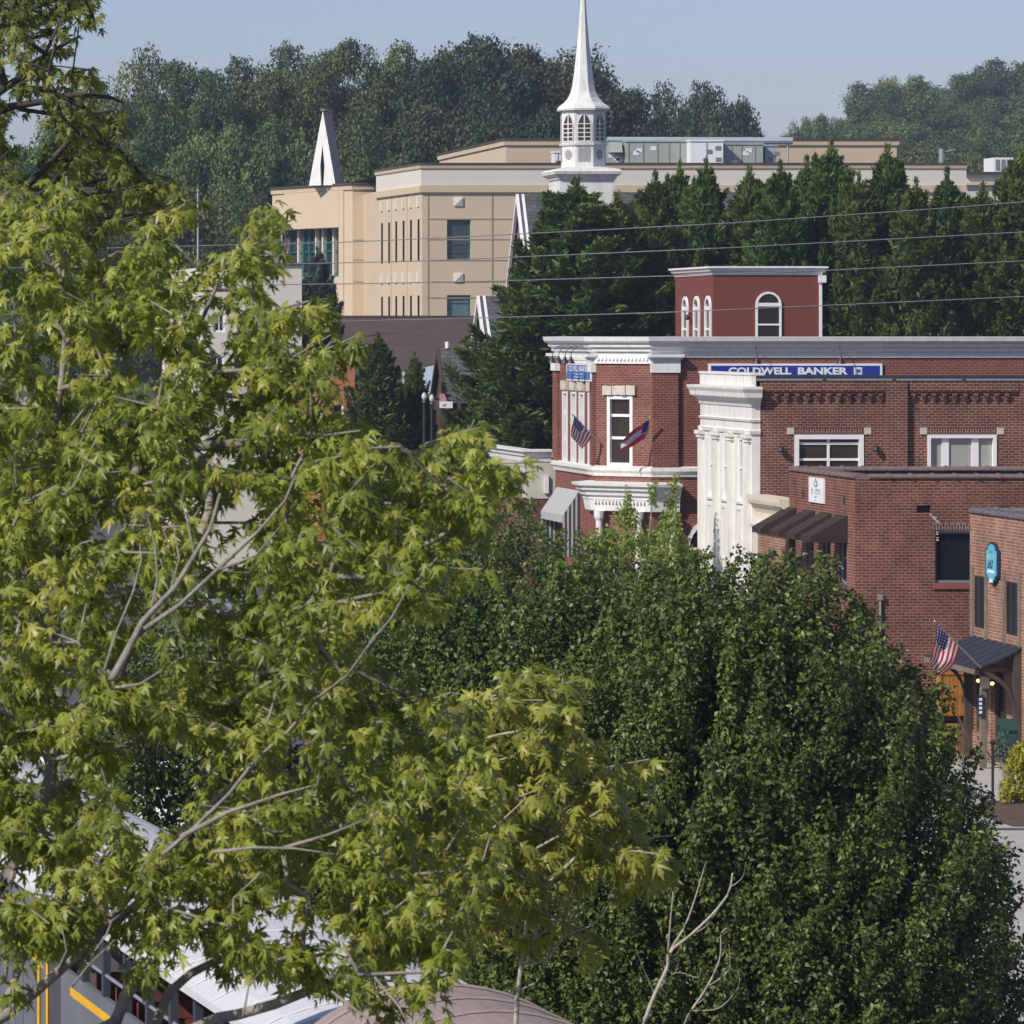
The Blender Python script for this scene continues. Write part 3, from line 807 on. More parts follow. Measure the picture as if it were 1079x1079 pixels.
# arched window on the flank
def arch_pts(wf_, sc, zb, zs, r_, d, n=12):
    return [wf_.p(sc - r_, d, zb)] + [wf_.p(sc - r_ * math.cos(math.pi * k / n), d, zs + r_ * math.sin(math.pi * k / n)) for k in range(n + 1)] + [wf_.p(sc + r_, d, zb)]
def arched_window(wf_, parent, sc, zb, zs, r_, fw, fmat, pmat, rails=(), sash=None, out=.06, mull=False):
    mb = MB(); n = 12
    o = arch_pts(wf_, sc, zb, zs, r_, out); i_ = arch_pts(wf_, sc, zb + fw, zs, r_ - fw, out)
    o2 = arch_pts(wf_, sc, zb, zs, r_, 0.002); i2 = arch_pts(wf_, sc, zb + fw, zs, r_ - fw, 0.002)
    N = len(o)
    for k in range(N):
        k2 = (k + 1) % N
        mb.quad(o[k], o[k2], i_[k2], i_[k]); mb.quad(o[k], o[k2], o2[k2], o2[k]); mb.quad(i_[k], i_[k2], i2[k2], i2[k])
    for z in rails: wf_.box(mb, sc - r_ + fw, sc + r_ - fw, .006, out - .01, z - .04, z + .04)
    if mull: wf_.box(mb, sc - .03, sc + .03, .006, out - .015, zb + fw, zs + r_ - fw)
    w = mb.build('window', fmat, parent)
    mb = MB(); mb.poly(arch_pts(wf_, sc, zb + fw - .01, zs, r_ - fw + .01, .008)); mb.build('pane', pmat, w)
    return w
arched_window(wd, t, 33.15 - C2[0], 1.2, 3.45, 1.0, .13, M['white_clean'], M['glass'], rails=(3.45,))
# striped awning on the street side
t3 = thing('striped_awning', 'grey striped shop awning on the street side of the red corner building', 'awning', wa.p(3.0, 0, 3.9))
s0, s1 = wa.s_of_u(587.5), wa.s_of_u(611)
mb = MB(); zt_, zl, zb, pr = 5.15, 4.35, 4.1, .55
mb.quad(wa.p(s0, .01, zt_), wa.p(s1, .01, zt_), wa.p(s1, pr, zl), wa.p(s0, pr, zl)); mb.quad(wa.p(s0, pr, zl), wa.p(s1, pr, zl), wa.p(s1, pr, zb), wa.p(s0, pr, zb))
mb.build('awning_top', M['awning_grey'], t3)
for sE in (s0, s1):
    mb = MB()
    for k in range(8):
        d0, d1 = pr * k / 8 + .01, pr * (k + 1) / 8 + .01
        top = lambda d: zt_ + (zl - zt_) * d / pr
        mb.poly([wa.p(sE + .004 * (sE == s1), d0, 3.0), wa.p(sE + .004 * (sE == s1), d1, 3.0), wa.p(sE + .004 * (sE == s1), d1, top(d1)), wa.p(sE + .004 * (sE == s1), d0, top(d0))], k % 2)
    mb.build('awning_side', [M['stripe_dark'], M['awning_grey']], t3)
# rooftop tower
TX, TY = 34.8, 158.0
tw1 = WallFrame((TX, 163.9), (TX, TY)); tw2 = WallFrame((TX, TY), (38.4, TY))
mb = MB(); tw1.wall(mb, 9.6, 12.3); tw2.wall(mb, 9.6, 12.3); WallFrame((38.4, TY), (38.4, 163.9)).wall(mb, 9.6, 12.3); WallFrame((38.4, 163.9), (TX, 163.9)).wall(mb, 9.6, 12.3)
mb.quad((TX, TY, 12.3), (38.4, TY, 12.3), (38.4, 163.9, 12.3), (TX, 163.9, 12.3))
for z in np.arange(9.9, 12.2, .33): tw1.box(mb, 0.02, tw1.L - .02, -.01, .004, z, z + .015)
tower = mb.build('rooftop_tower', M['eifs_red'], t)
mb = MB(); mb.sweep([(TX, 163.9), (TX, TY), (38.4, TY), (38.4, 163.9)], [(-.2, 12.2), (.03, 12.2), (.05, 12.28), (.12, 12.33), (.14, 12.41), (.2, 12.43), (.2, 12.49), (-.2, 12.5)], closed=True); mb.build('cornice', M['white'], tower)
def arch_sub(wf_, sc, zb, zs, r_, fw, rails, pm):
    mb = MB(); n = 12; out = .07
    o = arch_pts(wf_, sc, zb, zs, r_, out); i_ = arch_pts(wf_, sc, zb + fw, zs, r_ - fw, out); o2 = arch_pts(wf_, sc, zb, zs, r_, .002); i2 = arch_pts(wf_, sc, zb + fw, zs, r_ - fw, .002)
    N = len(o)
    for k in range(N):
        k2 = (k + 1) % N
        mb.quad(o[k], o[k2], i_[k2], i_[k]); mb.quad(o[k], o[k2], o2[k2], o2[k]); mb.quad(i_[k], i_[k2], i2[k2], i2[k])
    for z, h_ in rails: wf_.box(mb, sc - r_ + fw, sc + r_ - fw, .01, out - .01, z - h_, z + h_)
    mb.poly(arch_pts(wf_, sc, zb + fw - .01, zs, r_ - fw + .01, .009), 1)
    mb.build('window', [M['white_clean'], pm], tower)
arch_sub(tw2, xu(809.5, TY) - TX, 9.8, zv(321, TY), .43, .07, ((zv(321, TY), .06), (zv(342, TY), .03)), M['glass'])
for c in (723, 735, 747): arch_sub(tw1, tw1.s_of_u(c), 9.7, 11.1, .42, .10, ((11.1, .06), (10.4, .04)), M['glass'])
mb = MB(); tw2.box(mb, tw2.L - .07, tw2.L + .02, 0.002, .06, 9.6, 12.1); tw2.box(mb, tw2.L - .1, tw2.L + .14, 0.002, .16, 11.95, 12.19); mb.build('downpipe', M['white_clean'], tower)
wall_lamp(tw1, tw1.s_of_u(729), zv(333, 161), 'small dark lantern on the red tower between its narrow windows')

# long fascia sign
t4 = thing('fascia_sign', 'long blue shop sign with bold white capitals under the white cornice', 'sign', wd.p(2, 0, 8.7))
D3 = 150.0
a, b = xu(746, D3) - C2[0], xu(929, D3) - C2[0]
zb, ztop = zv(403, D3), zv(383, D3)
mb = MB(); wd.box(mb, a, b, .003, .08, zb, ztop); mb.build('frame', M['sign_white'], t4)
mb = MB(); wd.box(mb, a + .08, b - .08, .079, .086, zb + .08, ztop - .07); mb.build('panel', M['sign_blue'], t4)
z0_, z1_ = zv(394.6, D3), zv(387, D3)
letters(wd, 'COLDWELL', xu(767, D3) - C2[0], xu(833, D3) - C2[0], z0_, z1_, .091, M['sign_white'], t4, bold=0.04)
letters(wd, 'BANKER', xu(840, D3) - C2[0], xu(892.5, D3) - C2[0], z0_, z1_, .091, M['sign_white'], t4, bold=0.04)
mb = MB(); q0, q1 = xu(899, D3) - C2[0], xu(907.5, D3) - C2[0]
for (i, k, m_) in ((0.0, 0, 0), (.045, .003, 1)): wd.box(mb, q0 + i, q1 - i, .0865 + k, .0895 + k, z0_ + i, z1_ - i, m_)
cx_, cz = (q0 + q1) / 2, (z0_ + z1_) / 2
for k in range(14):
    an = math.radians(40 + k * 20); an2 = math.radians(60 + k * 20); R1, R2 = .075, .05
    mb.quad(wd.p(cx_ + R1 * math.cos(an), .095, cz + R1 * math.sin(an)), wd.p(cx_ + R1 * math.cos(an2), .095, cz + R1 * math.sin(an2)), wd.p(cx_ + R2 * math.cos(an2), .095, cz + R2 * math.sin(an2)), wd.p(cx_ + R2 * math.cos(an), .095, cz + R2 * math.sin(an)))
mb.build('emblem', [M['sign_white'], M['sign_blue']], t4)
# sign on the street side
t5 = thing('wall_sign', 'light blue wall sign with white lettering above the narrow windows of the corner building', 'sign', wa.p(4, 0, 8.6))
a, b = wa.s_of_u(601), wa.s_of_u(627)
z0_, z1_ = 8.86, 9.42 - .12
mb = MB(); wa.box(mb, a, b, .003, .13, 8.72, 9.29); mb.build('frame', M['sign_white'], t5)
mb = MB(); wa.box(mb, a + .14, b - .14, .129, .136, 8.77, 9.24); mb.build('panel', M['sign_sky'], t5)
letters(wa, 'COLDWELL', a + .45, a + 2.0, 9.03, 9.21, .141, M['sign_white'], t5, bold=0.02)
letters(wa, 'BANKER', a + 2.2, b - .45, 9.03, 9.21, .141, M['sign_white'], t5, bold=0.02)
scribble(wa, a + 1.1, b - 1.3, 8.92, 8.97, .141, M['sign_white'], t5, 9, 2); scribble(wa, a + 1.3, b - 1.5, 8.83, 8.87, .141, M['sign_white'], t5, 8, 4)
def gooseneck(wf_, s, z, label, reach=.65):
    L = thing('gooseneck_lamp', label, 'lamp', wf_.p(s, 0, z))
    mb = MB(); pts = [wf_.p(s, .02, z + .10)] + [wf_.p(s, reach * (0.5 - .5 * math.cos(math.pi * k / 8)), z + .10 + .34 * math.sin(math.pi * k / 8)) for k in range(1, 9)]
    mb.tube(pts, .014, 5); mb.build('arm', M['black_metal'], L)
    mb = MB(); c = wf_.p(s, reach, 0); mb.lathe([(.03, z + .1), (.05, z + .04), (.11, z - .06), (.14, z - .13), (.12, z - .13)], (c[0], c[1]), 10); mb.build('lamp_shade', M['black_metal'], L)
for s, lb in ((a + .3, 'black gooseneck lamp over the wall sign, farthest of four along the street front'), (a + 1.4, 'black gooseneck lamp over the wall sign, second from the far end of four'),
              (a + 2.5, 'black gooseneck lamp over the wall sign, third from the far end of four'), (a + 3.5, 'black gooseneck lamp over the wall sign, nearest of four along the street front')):
    gooseneck(wa, s, 9.42, lb)
gooseneck(wd, xu(794, D3) - C2[0], zv(379, D3), 'black gooseneck lamp over the long blue sign, above its first word', .5)
gooseneck(wd, xu(882, D3) - C2[0], zv(379, D3), 'black gooseneck lamp over the long blue sign, above its second word', .5)

# pale annex left of the corner building
t = thing('annex_shop', 'low pale shop with a white cornice beyond the red corner building', 'building', (28.9, 159, 0))
mb = MB(); mb.box(28.75, 31, 159.0, 166, 4.72, 6.1); mb.build('upper_wall', M['grey_wall'], t)
mb = MB(); mb.box(28.78, 31, 159.03, 166, 0, 4.715); mb.build('wall', M['pink_wall'], t)
mb = MB(); mb.sweep([(28.75, 166), (28.75, 159.0), (29.6, 159.0)], [(-.2, 5.95), (.02, 5.95), (.04, 6.1), (.1, 6.15), (.12, 6.25), (.2, 6.3), (.2, 6.37), (-.2, 6.38)]); mb.build('cornice', M['white'], t)
mb = MB(); mb.box(29.35, 29.5, 158.9, 158.99, 4.9, 5.5); mb.build('wall_box', M['white'], t)

# ------------------------------------------------------------------ tavern with the turquoise sign
t = thing('tavern_building', 'weathered orange brick tavern with wooden shutterposts and a dark metal porch roof', 'building', (FX, 108, 0))
YN, YF = 106.5, 114.0
zt = 5.98
tl = WallFrame((FX, YF), (FX, YN)); tf = WallFrame((FX, YN), (44, YN))
tw = []
for a, b, v0, v1 in ((1026.5, 1038.5, 606, 661), (1060, 1073.5, 611, 669)):
    h = tl.hole(a, b, v0, v1); tw.append((h[0], h[1], 3.25, 4.48))
dr = (tl.s_of_u(1024.5), tl.s_of_u(1041), .75, 2.4); dr2 = (tl.s_of_u(1044), tl.s_of_u(1060), .15, 2.4)
mb = MB(); tl.wall(mb, 0, zt, tw + [dr, dr2], depth=.12); tf.wall(mb, 0, zt); WallFrame((44, YF), (FX, YF)).wall(mb, 0, zt); mb.build('wall', M['brick_tavern'], t)
mb = MB(); mb.quad((FX + .3, YN, 5.6), (44, YN, 5.6), (44, YF - .3, 5.6), (FX + .3, YF - .3, 5.6)); mb.quad((FX + .3, YN, 5.6), (FX + .3, YF - .3, 5.6), (FX + .3, YF - .3, zt), (FX + .3, YN, zt)); mb.quad((FX + .3, YF - .3, 5.6), (44, YF - .3, 5.6), (44, YF - .3, zt), (FX + .3, YF - .3, zt)); mb.build('roof', M['membrane'], t)
coping(t, [((FX, YF), (FX, YN), 0, .1), ((44, YF), (FX + .36, YF), 0, 0)], zt, M['tile_grey'], tile=.42, h=.10)
for h in tw:
    tl.window(t, h, M['black_metal'], M['glass'], fw=.05, depth=.05, ms=(.5,), front=-.01)
    for s in (h[0] - .12, h[1] + .10):
        mb = MB(); tl.box(mb, s - .09, s + .09, -.02, .035, h[2] - .25, h[3] + .22); mb.build('timber_post', M['wood_old'], t)
tl.window(t, dr, M['wood_dark'], M['glass'], fw=.08, depth=.18, ms=(.33, .66))
tl.window(t, dr2, M['wood_dark'], M['glass'], fw=.10, depth=.18, mz=(.4,))
# porch
mb = MB(); sA, sB = .02, tl.s_of_u(1077)
zh, zlo, pr = 3.03, 2.55, 1.08
n = 6
for k in range(n):
    d0, d1 = pr * k / n, pr * (k + 1) / n
    f = lambda d: zh + (zlo - zh) * (d / pr) - .05 * math.sin(math.pi * d / pr)
    mb.hexa([tl.p(sA, d0 + .003, f(d0) - .04), tl.p(sB, d0 + .003, f(d0) - .04), tl.p(sB, d1, f(d1) - .04), tl.p(sA, d1, f(d1) - .04), tl.p(sA, d0 + .003, f(d0)), tl.p(sB, d0 + .003, f(d0)), tl.p(sB, d1, f(d1)), tl.p(sA, d1, f(d1))])
for s in np.arange(sA + .5, sB, .6): mb.hexa([tl.p(s, .02, zh), tl.p(s + .03, .02, zh), tl.p(s + .03, pr, zlo), tl.p(s, pr, zlo), tl.p(s, .02, zh + .02), tl.p(s + .03, .02, zh + .02), tl.p(s + .03, pr, zlo + .02), tl.p(s, pr, zlo + .02)])
mb.build('porch_roof', M['porch_metal'], t)
mb = MB(); tl.box(mb, sA, sB, pr - .08, pr + .02, zlo - .16, zlo - .045)
for s in np.arange(sA + .05, sB, .55): tl.box(mb, s, s + .07, .05, pr - .08, zlo - .12, zlo - .05)
mb.build('porch_beam', M['wood_old'], t)
for s in (.15, sB - .12):
    mb = MB(); tl.box(mb, s - .08, s + .08, .003, .17, .2, zh - .12)
    for k in range(8):
        a0, a1 = math.pi / 2 * k / 8, math.pi / 2 * (k + 1) / 8
        q = lambda an: (.17 + (1 - math.cos(an)) * .75, 1.55 + math.sin(an) * .85)
        (da, za), (db, zb_) = q(a0), q(a1)
        mb.hexa([tl.p(s - .05, da, za - .06), tl.p(s + .05, da, za - .06), tl.p(s + .05, db, zb_ - .06), tl.p(s - .05, db, zb_ - .06), tl.p(s - .05, da, za + .06), tl.p(s + .05, da, za + .06), tl.p(s + .05, db, zb_ + .06), tl.p(s - .05, db, zb_ + .06)])
    mb.build('porch_brace', M['wood_dark'], t)
# things under the porch
for u, v, lb in ((1031, 717, 'glowing warm bulb hanging under the porch roof, left of the pair'), (1045.5, 720, 'glowing warm bulb hanging under the porch roof, right of the pair')):
    D = 111.6; q = P(u, v, D)
    L = thing('porch_lamp', lb, 'lamp', q)
    mb = MB(); mb.tube([(q[0], q[1], q[2] + .06), (q[0], q[1], 2.55)], .012, 5); mb.lathe([(.02, q[2] + .12), (.07, q[2] + .05), (.08, q[2] + .04)], (q[0], q[1]), 8); mb.build('lamp_shade', M['black_metal'], L)
    mb = MB(); mb.lathe([(.015, q[2] - .05), (.045, q[2] - .03), (.052, q[2]), (.03, q[2] + .04)], (q[0], q[1]), 8); mb.build('bulb', M['bulb'], L, smooth=True)
D = 110.6; q = P(1036, 735, D)
t6 = thing('hanging_post_sign', 'weathered timber post with a small pale hanging sign under the porch', 'post', (q[0], q[1], 0))
mb = MB(); mb.box(q[0] - .07, q[0] + .07, q[1] - .07, q[1] + .07, 0, 2.4); mb.build('post', M['wood_old'], t6)
mb = MB(); mb.box(q[0] - .09, q[0] + .11, q[1] - .12, q[1] - .09, 2.0, 2.28); mb.build('top_board', M['cream'], t6)
mb = MB(); mb.box(q[0] - .16, q[0] - .02, q[1] - .12, q[1] - .09, 1.35, 1.85); mb.build('sign_board', M['sign_dark'], t6)
wq = WallFrame((q[0] - .2, q[1] - .12), (q[0] + .2, q[1] - .12))
mb = MB()
for k in range(4): wq.box(mb, .07, .14, 0.001, .006, 1.42 + k * .1, 1.48 + k * .1)
mb.build('lettering', M['sign_white'], t6)
D = 114.7
t7 = thing('wooden_cabinet', 'honey coloured wooden notice cabinet in the alley beside the porch', 'cabinet', (xu(1005, D), D, 0))
x0, x1 = xu(990, D), xu(1019.5, D)
mb = MB(); mb.box(x0 + .05, x1 - .05, D + .03, D + .35, 1.02, 2.02)
for k in range(6):
    a = x0 + .05 + (x1 - x0 - .1) * k / 6; mb.box(a + .004, a + (x1 - x0 - .1) / 6 - .004, D - .005, D + .03, 1.03, 2.02)
mb.build('panel', M['wood_honey'], t7)
mb = MB(); mb.box(x0, x0 + .05, D - .03, D + .3, .2, 2.06); mb.box(x1 - .05, x1, D - .03, D + .3, .2, 2.06); mb.box(x0 + .05, x1 - .05, D - .03, D + .3, 2.02, 2.07); mb.box(x0 - .03, x1 + .03, D - .2, D + .02, .78, .84); mb.build('frame', M['wood_honey'], t7)
mb = MB(); mb.box(x0 + .05, x1 - .05, D + .2, D + .22, .3, 1.0); mb.build('back_panel', M['wood_dark'], t7)
mb = MB(); mb.box(x0 + .02, x1 + .0, D - .18, D - .14, .1, .77); mb.build('front_panel', M['wood_honey'], t7)
t8 = thing('stair_railing', 'dark metal stair railing descending beside the honey wood cabinet', 'railing', (xu(1015, 112), 112, 0))
mb = MB()
for k in range(7):
    f = k / 6; x = xu(1010 + 11 * f, 113 - 2.2 * f); y = 113 - 2.2 * f; zt_ = 1.15 - .35 * f
    mb.tube([(x, y, .13), (x, y, zt_)], .015, 5)
mb.tube([(xu(1010, 113), 113, 1.15), (xu(1021, 110.8), 110.8, .80)], .025, 5); mb.build('railing_bars', M['wood_dark'], t8)
D = 107.6; q = P(1063, 770, D)
t9 = thing('green_box', 'dark green drop box with a sloped lid beside the porch', 'box', (q[0], q[1], 0))
mb = MB(); mb.hexa([(q[0] - .16, q[1] - .15, .75), (q[0] + .16, q[1] - .15, .75), (q[0] + .16, q[1] + .2, .75), (q[0] - .16, q[1] + .2, .75), (q[0] - .16, q[1] - .15, 1.28), (q[0] + .16, q[1] - .15, 1.28), (q[0] + .16, q[1] + .2, 1.45), (q[0] - .16, q[1] + .2, 1.45)]); mb.build('body', M['green_box'], t9)
mb = MB(); mb.hexa([(q[0] - .2, q[1] - .2, 1.27), (q[0] + .2, q[1] - .2, 1.27), (q[0] + .2, q[1] + .24, 1.48), (q[0] - .2, q[1] + .24, 1.48), (q[0] - .2, q[1] - .2, 1.31), (q[0] + .2, q[1] - .2, 1.31), (q[0] + .2, q[1] + .24, 1.52), (q[0] - .2, q[1] + .24, 1.52)]); mb.build('lid', M['green_box'], t9)
mb = MB(); mb.box(q[0] - .05, q[0] + .05, q[1] - .05, q[1] + .05, 0, .748); mb.build('leg', M['wood_dark'], t9)
D = 103.5; q = P(1046, 790, D)
t10 = thing('post_light', 'thin dark metal post at the edge of the mulch bed', 'post', (q[0], q[1], 0))
mb = MB(); mb.tube([(q[0], q[1], 0), (q[0], q[1], 1.3)], .03, 8); mb.lathe([(.1, 0.02), (.08, .08), (.035, .12)], (q[0], q[1]), 8); mb.lathe([(.05, 1.3), (.07, 1.36), (.02, 1.42)], (q[0], q[1]), 8); mb.build('pole', M['black_metal'], t10)
# turquoise plaque sign
t11 = thing('plaque_sign', 'tall turquoise plaque sign with dark rim between the tavern windows', 'sign', tl.p(tl.s_of_u(1048), 0, 4.8))
s0, s1 = tl.s_of_u(1042), tl.s_of_u(1054.8); sc = (s0 + s1) / 2; hw_ = (s1 - s0) / 2; zc_ = 4.86; hz = .50
def plaque(k, d):
    pp = []
    for sx, sz in ((0, 1), (.45, .93), (.62, .82), (.68, .70), (1, .62), (1, -.62), (.68, -.70), (.62, -.84), (.40, -.88), (.3, -1), (-.3, -1), (-.40, -.88), (-.62, -.84), (-.68, -.70), (-1, -.62), (-1, .62), (-.68, .70), (-.62, .82), (-.45, .93)):
        pp.append(tl.p(sc + sx * hw_ * k, d, zc_ + sz * hz * (1 - (1 - k) * .6)))
    return pp
mb = MB(); mb.prism(plaque(1, .02), Vector(tl.p(0, .06, 0)) - Vector(tl.p(0, 0, 0))); mb.build('rim', M['sign_dark'], t11)
mb = MB(); mb.prism(plaque(.82, .081), Vector(tl.p(0, .01, 0)) - Vector(tl.p(0, 0, 0))); mb.build('panel', M['sign_turq'], t11)
scribble(tl, sc - .12, sc + .15, 5.09, 5.16, .098, M['sign_dark'], t11, 3, 2)
scribble(tl, sc - .28, sc + .30, 4.97, 5.07, .098, M['sign_yellow'], t11, 6, 1)
scribble(tl, sc - .26, sc + .30, 4.73, 4.93, .098, M['sign_dark'], t11, 5, 9)
mb = MB(); tl.box(mb, sc - .28, sc + .26, .092, .099, 4.62, 4.69); tl.box(mb, sc - .14, sc + .14, .092, .099, 4.40, 4.48); mb.build('white_mark', M['sign_white'], t11)

# ------------------------------------------------------------------ flags
def flag(label, base, tip, a0, a1, drop, w_img, stripes, kind, poleR=.02, sway=(0, 0, 0), group=None, name='flag'):
    """pole from base to tip; cloth hangs from the pole between fractions a0..a1; drop = vector of the fly"""
    base, tip = Vector(base), Vector(tip)
    t = thing(name, label, 'flag', base)
    mb = MB(); mb.tube([base, tip], poleR, 6); mb.lathe([(.005, tip.z - .03), (poleR * 1.9, tip.z), (.005, tip.z + .05)], (tip.x, tip.y), 8)
    mb.build('pole', M['steel'], t)
    p0 = base.lerp(tip, a1); p1 = base.lerp(tip, a0)      # hoist: top at a1
    nr, nc = 26, 26
    mb = MB(); drop = Vector(drop); hoist = p1 - p0
    side = drop.cross(hoist).normalized()
    V = []
    for i in range(nr + 1):
        for j in range(nc + 1):
            fi, fj = i / nr, j / nc
            q = p0 + hoist * fi * (1 - w_img * fj) + drop * fj + Vector(sway) * fj * fj
            q += side * (.035 * math.sin(fj * 8 + fi * 4) + .03 * math.sin(fi * 9 + fj * 2)) * (0.25 + fj) * drop.length
            V.append(tuple(q))
    mb.v = V
    for i in range(nr):
        for j in range(nc):
            k = i * (nc + 1) + j
            mb.f.append((k, k + 1, k + nc + 2, k + nc + 1))
            fi, fj = (i + .5) / nr, (j + .5) / nc
            if kind == 'us':
                m_ = int(fi * 13) % 2
                if fi < 7 / 13 and fj < .42: m_ = 1 if (i % 3 == 1 and (j + (i // 3)) % 2 == 0) else 2
            else:
                m_ = 0 if (fi < 1 / 3 or fi > 2 / 3) else 1
                if fi < .6 and fj < .24: m_ = 2
            mb.m.append(m_)
    mb.build('cloth', [M['flag_red'] if kind == 'us' else M['flag_brightred'], M['flag_white'], M['flag_blue']], t, smooth=True)
    return t
flag('american flag on a slanted pole at the edge of the dark porch roof', P(1033.5, 703.5, 109.4), P(985, 655, 108.9), .45, .97, (.03, .05, -1.0), .35, 13, 'us', sway=(-.22, 0, .12))
flag('american flag on a slanted pole in front of the narrow windows of the corner building', P(634, 468.5, 151.4), P(603.5, 437, 150.6), .30, .95, (-.12, .1, -.62), .3, 13, 'us', poleR=.022)
flag('red white and blue state flag blown sideways beside the tall white window', P(679, 471, 149.86), P(685, 440, 149.6), .30, .95, (-.88, -.12, -.50), .1, 3, 'ga', poleR=.022, sway=(0, 0, -.1))
def flagpole(u, vt, D, label, vf0, vf1):
    x, y, z = P(u, vt, D)
    t = thing('flagpole', label, 'flagpole', (x, y, 0))
    mb = MB(); mb.tube([(x, y, 0), (x, y, z)], [.09, .05], 8); mb.lathe([(.02, z), (.1, z + .08), (.02, z + .18)], (x, y), 8); mb.build('pole', M['steel'], t)
    zt_, zb = zv(vf0, D), zv(vf1, D)
    mb = MB(); nr, nc = 26, 12; V = []
    for i in range(nr + 1):
        for j in range(nc + 1):
            fi, fj = i / nr, j / nc
            V.append((x + .06 + .38 * fj * (1 - .2 * fi) + .07 * math.sin(fj * 11 + fi * 2), y + .12 * math.sin(fj * 12 + fi * 3), zt_ + (zb - zt_) * (.45 * fj + .55 * fi) * (1 - .0 * fj)))
    mb.v = V
    for i in range(nr):
        for j in range(nc):
            k = i * (nc + 1) + j; mb.f.append((k, k + 1, k + nc + 2, k + nc + 1))
            fi, fj = (i + .5) / nr, (j + .5) / nc
            mb.m.append(2 if (fi < .5 and fj < .42) else int(fi * 13) % 2)
    mb.build('flag', [M['flag_red'], M['flag_white'], M['flag_blue']], t, smooth=True)
flagpole(297, 230, 235, 'white flagpole with limp american flag before the teal windows', 243, 272)
flagpole(208.5, 203, 245, 'thin grey flagpole with limp flag left of the beige building', 214, 233)

# ------------------------------------------------------------------ beige civic building
t = thing('beige_building', 'large beige stucco building with flat roofs and a pale upper band', 'building', (44.5, 280, 0))
A0, A1, A2 = (43.7, 292.4), (44.5, 280.0), (xu(1018, 280), 280.0)
wl3, wf3 = WallFrame(A0, A1), WallFrame(A1, A2)
zt = 20.25
zz = lambda v: zv(v, 280.0)
slits = []
for c in (402.5, 410, 417.5, 425.2, 433, 441):
    s = wl3.s_of_u(c)
    slits += [(s - .28, s + .28, zv(276.5, 286), zv(233, 286)), (s - .28, s + .28, zv(345, 286), zv(312, 286))]
fwin = [(xu(471, 280) - 44.5, xu(496, 280) - 44.5, zz(275), zz(231)), (xu(471, 280) - 44.5, xu(496, 280) - 44.5, zz(345), zz(311))]
mb = MB()
zb1 = 18.95
wl3.wall(mb, 0, zb1, slits, depth=.10); wf3.wall(mb, 0, zb1, fwin, depth=.3)
WallFrame(A2, (A2[0], 330)).wall(mb, 0, zb1); WallFrame((A2[0], 330), (43.7, 330)).wall(mb, 0, zb1); WallFrame((43.7, 330), A0).wall(mb, 0, zb1)
for v in (231, 252.5, 274.5, 297, 314): wf3.box(mb, .3 if v > 200 else 0, wf3.L, -.01, .012, zz(v) - .035, zz(v) + .035, 1)
for u in (451.5, 519, 590, 660): wf3.box(mb, xu(u, 280) - 44.5 - .04, xu(u, 280) - 44.5 + .04, -.01, .015, 0, zb1 - .45, 1)
for f in (.33, .68): wl3.box(mb, wl3.L * f - .03, wl3.L * f + .03, -.01, .012, 0, zb1 - .3, 1)
mb.build('wall', [M['stucco'], M['joint']], t)
mb = MB(); mb.sweep([A0, A1, A2], [(-.3, zb1), (.06, zb1), (.06, 19.95), (-.3, 19.95)]); mb.build('pale_band', M['stucco_light'], t)
mb = MB(); mb.sweep([A0, A1, A2], [(-.3, 18.55), (.16, 18.55), (.18, 18.93), (-.3, 18.945)]); mb.sweep([A0, A1, A2], [(-.3, 19.96), (.14, 19.96), (.18, 20.15), (-.3, 20.15)]); mb.build('trim', M['stucco_trim'], t)
mb = MB(); mb.sweep([A0, A1, A2], [(-.5, 20.155), (.2, 20.155), (.2, 20.29), (-.5, 20.29)]); mb.build('coping', M['brown_cap'], t)
mb = MB(); mb.poly([A0 + (19.9,), A1 + (19.9,), A2 + (19.9,), (A2[0], 330, 19.9), (43.7, 330, 19.9)]); mb.build('roof', M['membrane'], t)
for h in slits: wl3.window(t, h, M['black_metal'], M['glass'], fw=.03, depth=.09)
wf3.window(t, fwin[0], M['teal'], M['glass_steel'], fw=.1, depth=.25, mz=(.2,))
wf3.window(t, fwin[1], M['teal'], M['glass_blue'], fw=.1, depth=.25)
for v in (212.5, 292.5):
    c = xu(483, 280) - 44.5; z = zz(v); mb = MB()
    i = len(mb.v); q = .27
    mb.v += [wf3.p(c - q, .0, z - q), wf3.p(c + q, 0, z - q), wf3.p(c + q, 0, z + q), wf3.p(c - q, 0, z + q), wf3.p(c - q, .08, z - q), wf3.p(c + q, .08, z - q), wf3.p(c + q, .08, z + q), wf3.p(c - q, .08, z + q), wf3.p(c, .18, z)]
    for f in ((0, 1, 5, 4), (1, 2, 6, 5), (2, 3, 7, 6), (3, 0, 4, 7), (4, 5, 8), (5, 6, 8), (6, 7, 8), (7, 4, 8)): mb.f.append(f); mb.m.append(0)
    mb.build('accent_block', M['stucco_light'], t)
for c in (402.5, 410, 417.5, 425.2, 433, 441):
    for v in (215, 293):
        s = wl3.s_of_u(c); z = zv(v, 286); mb = MB(); wl3.box(mb, s - .22, s + .22, 0.002, .1, z - .3, z + .3); mb.build('accent_block', M['stucco_light'], t)
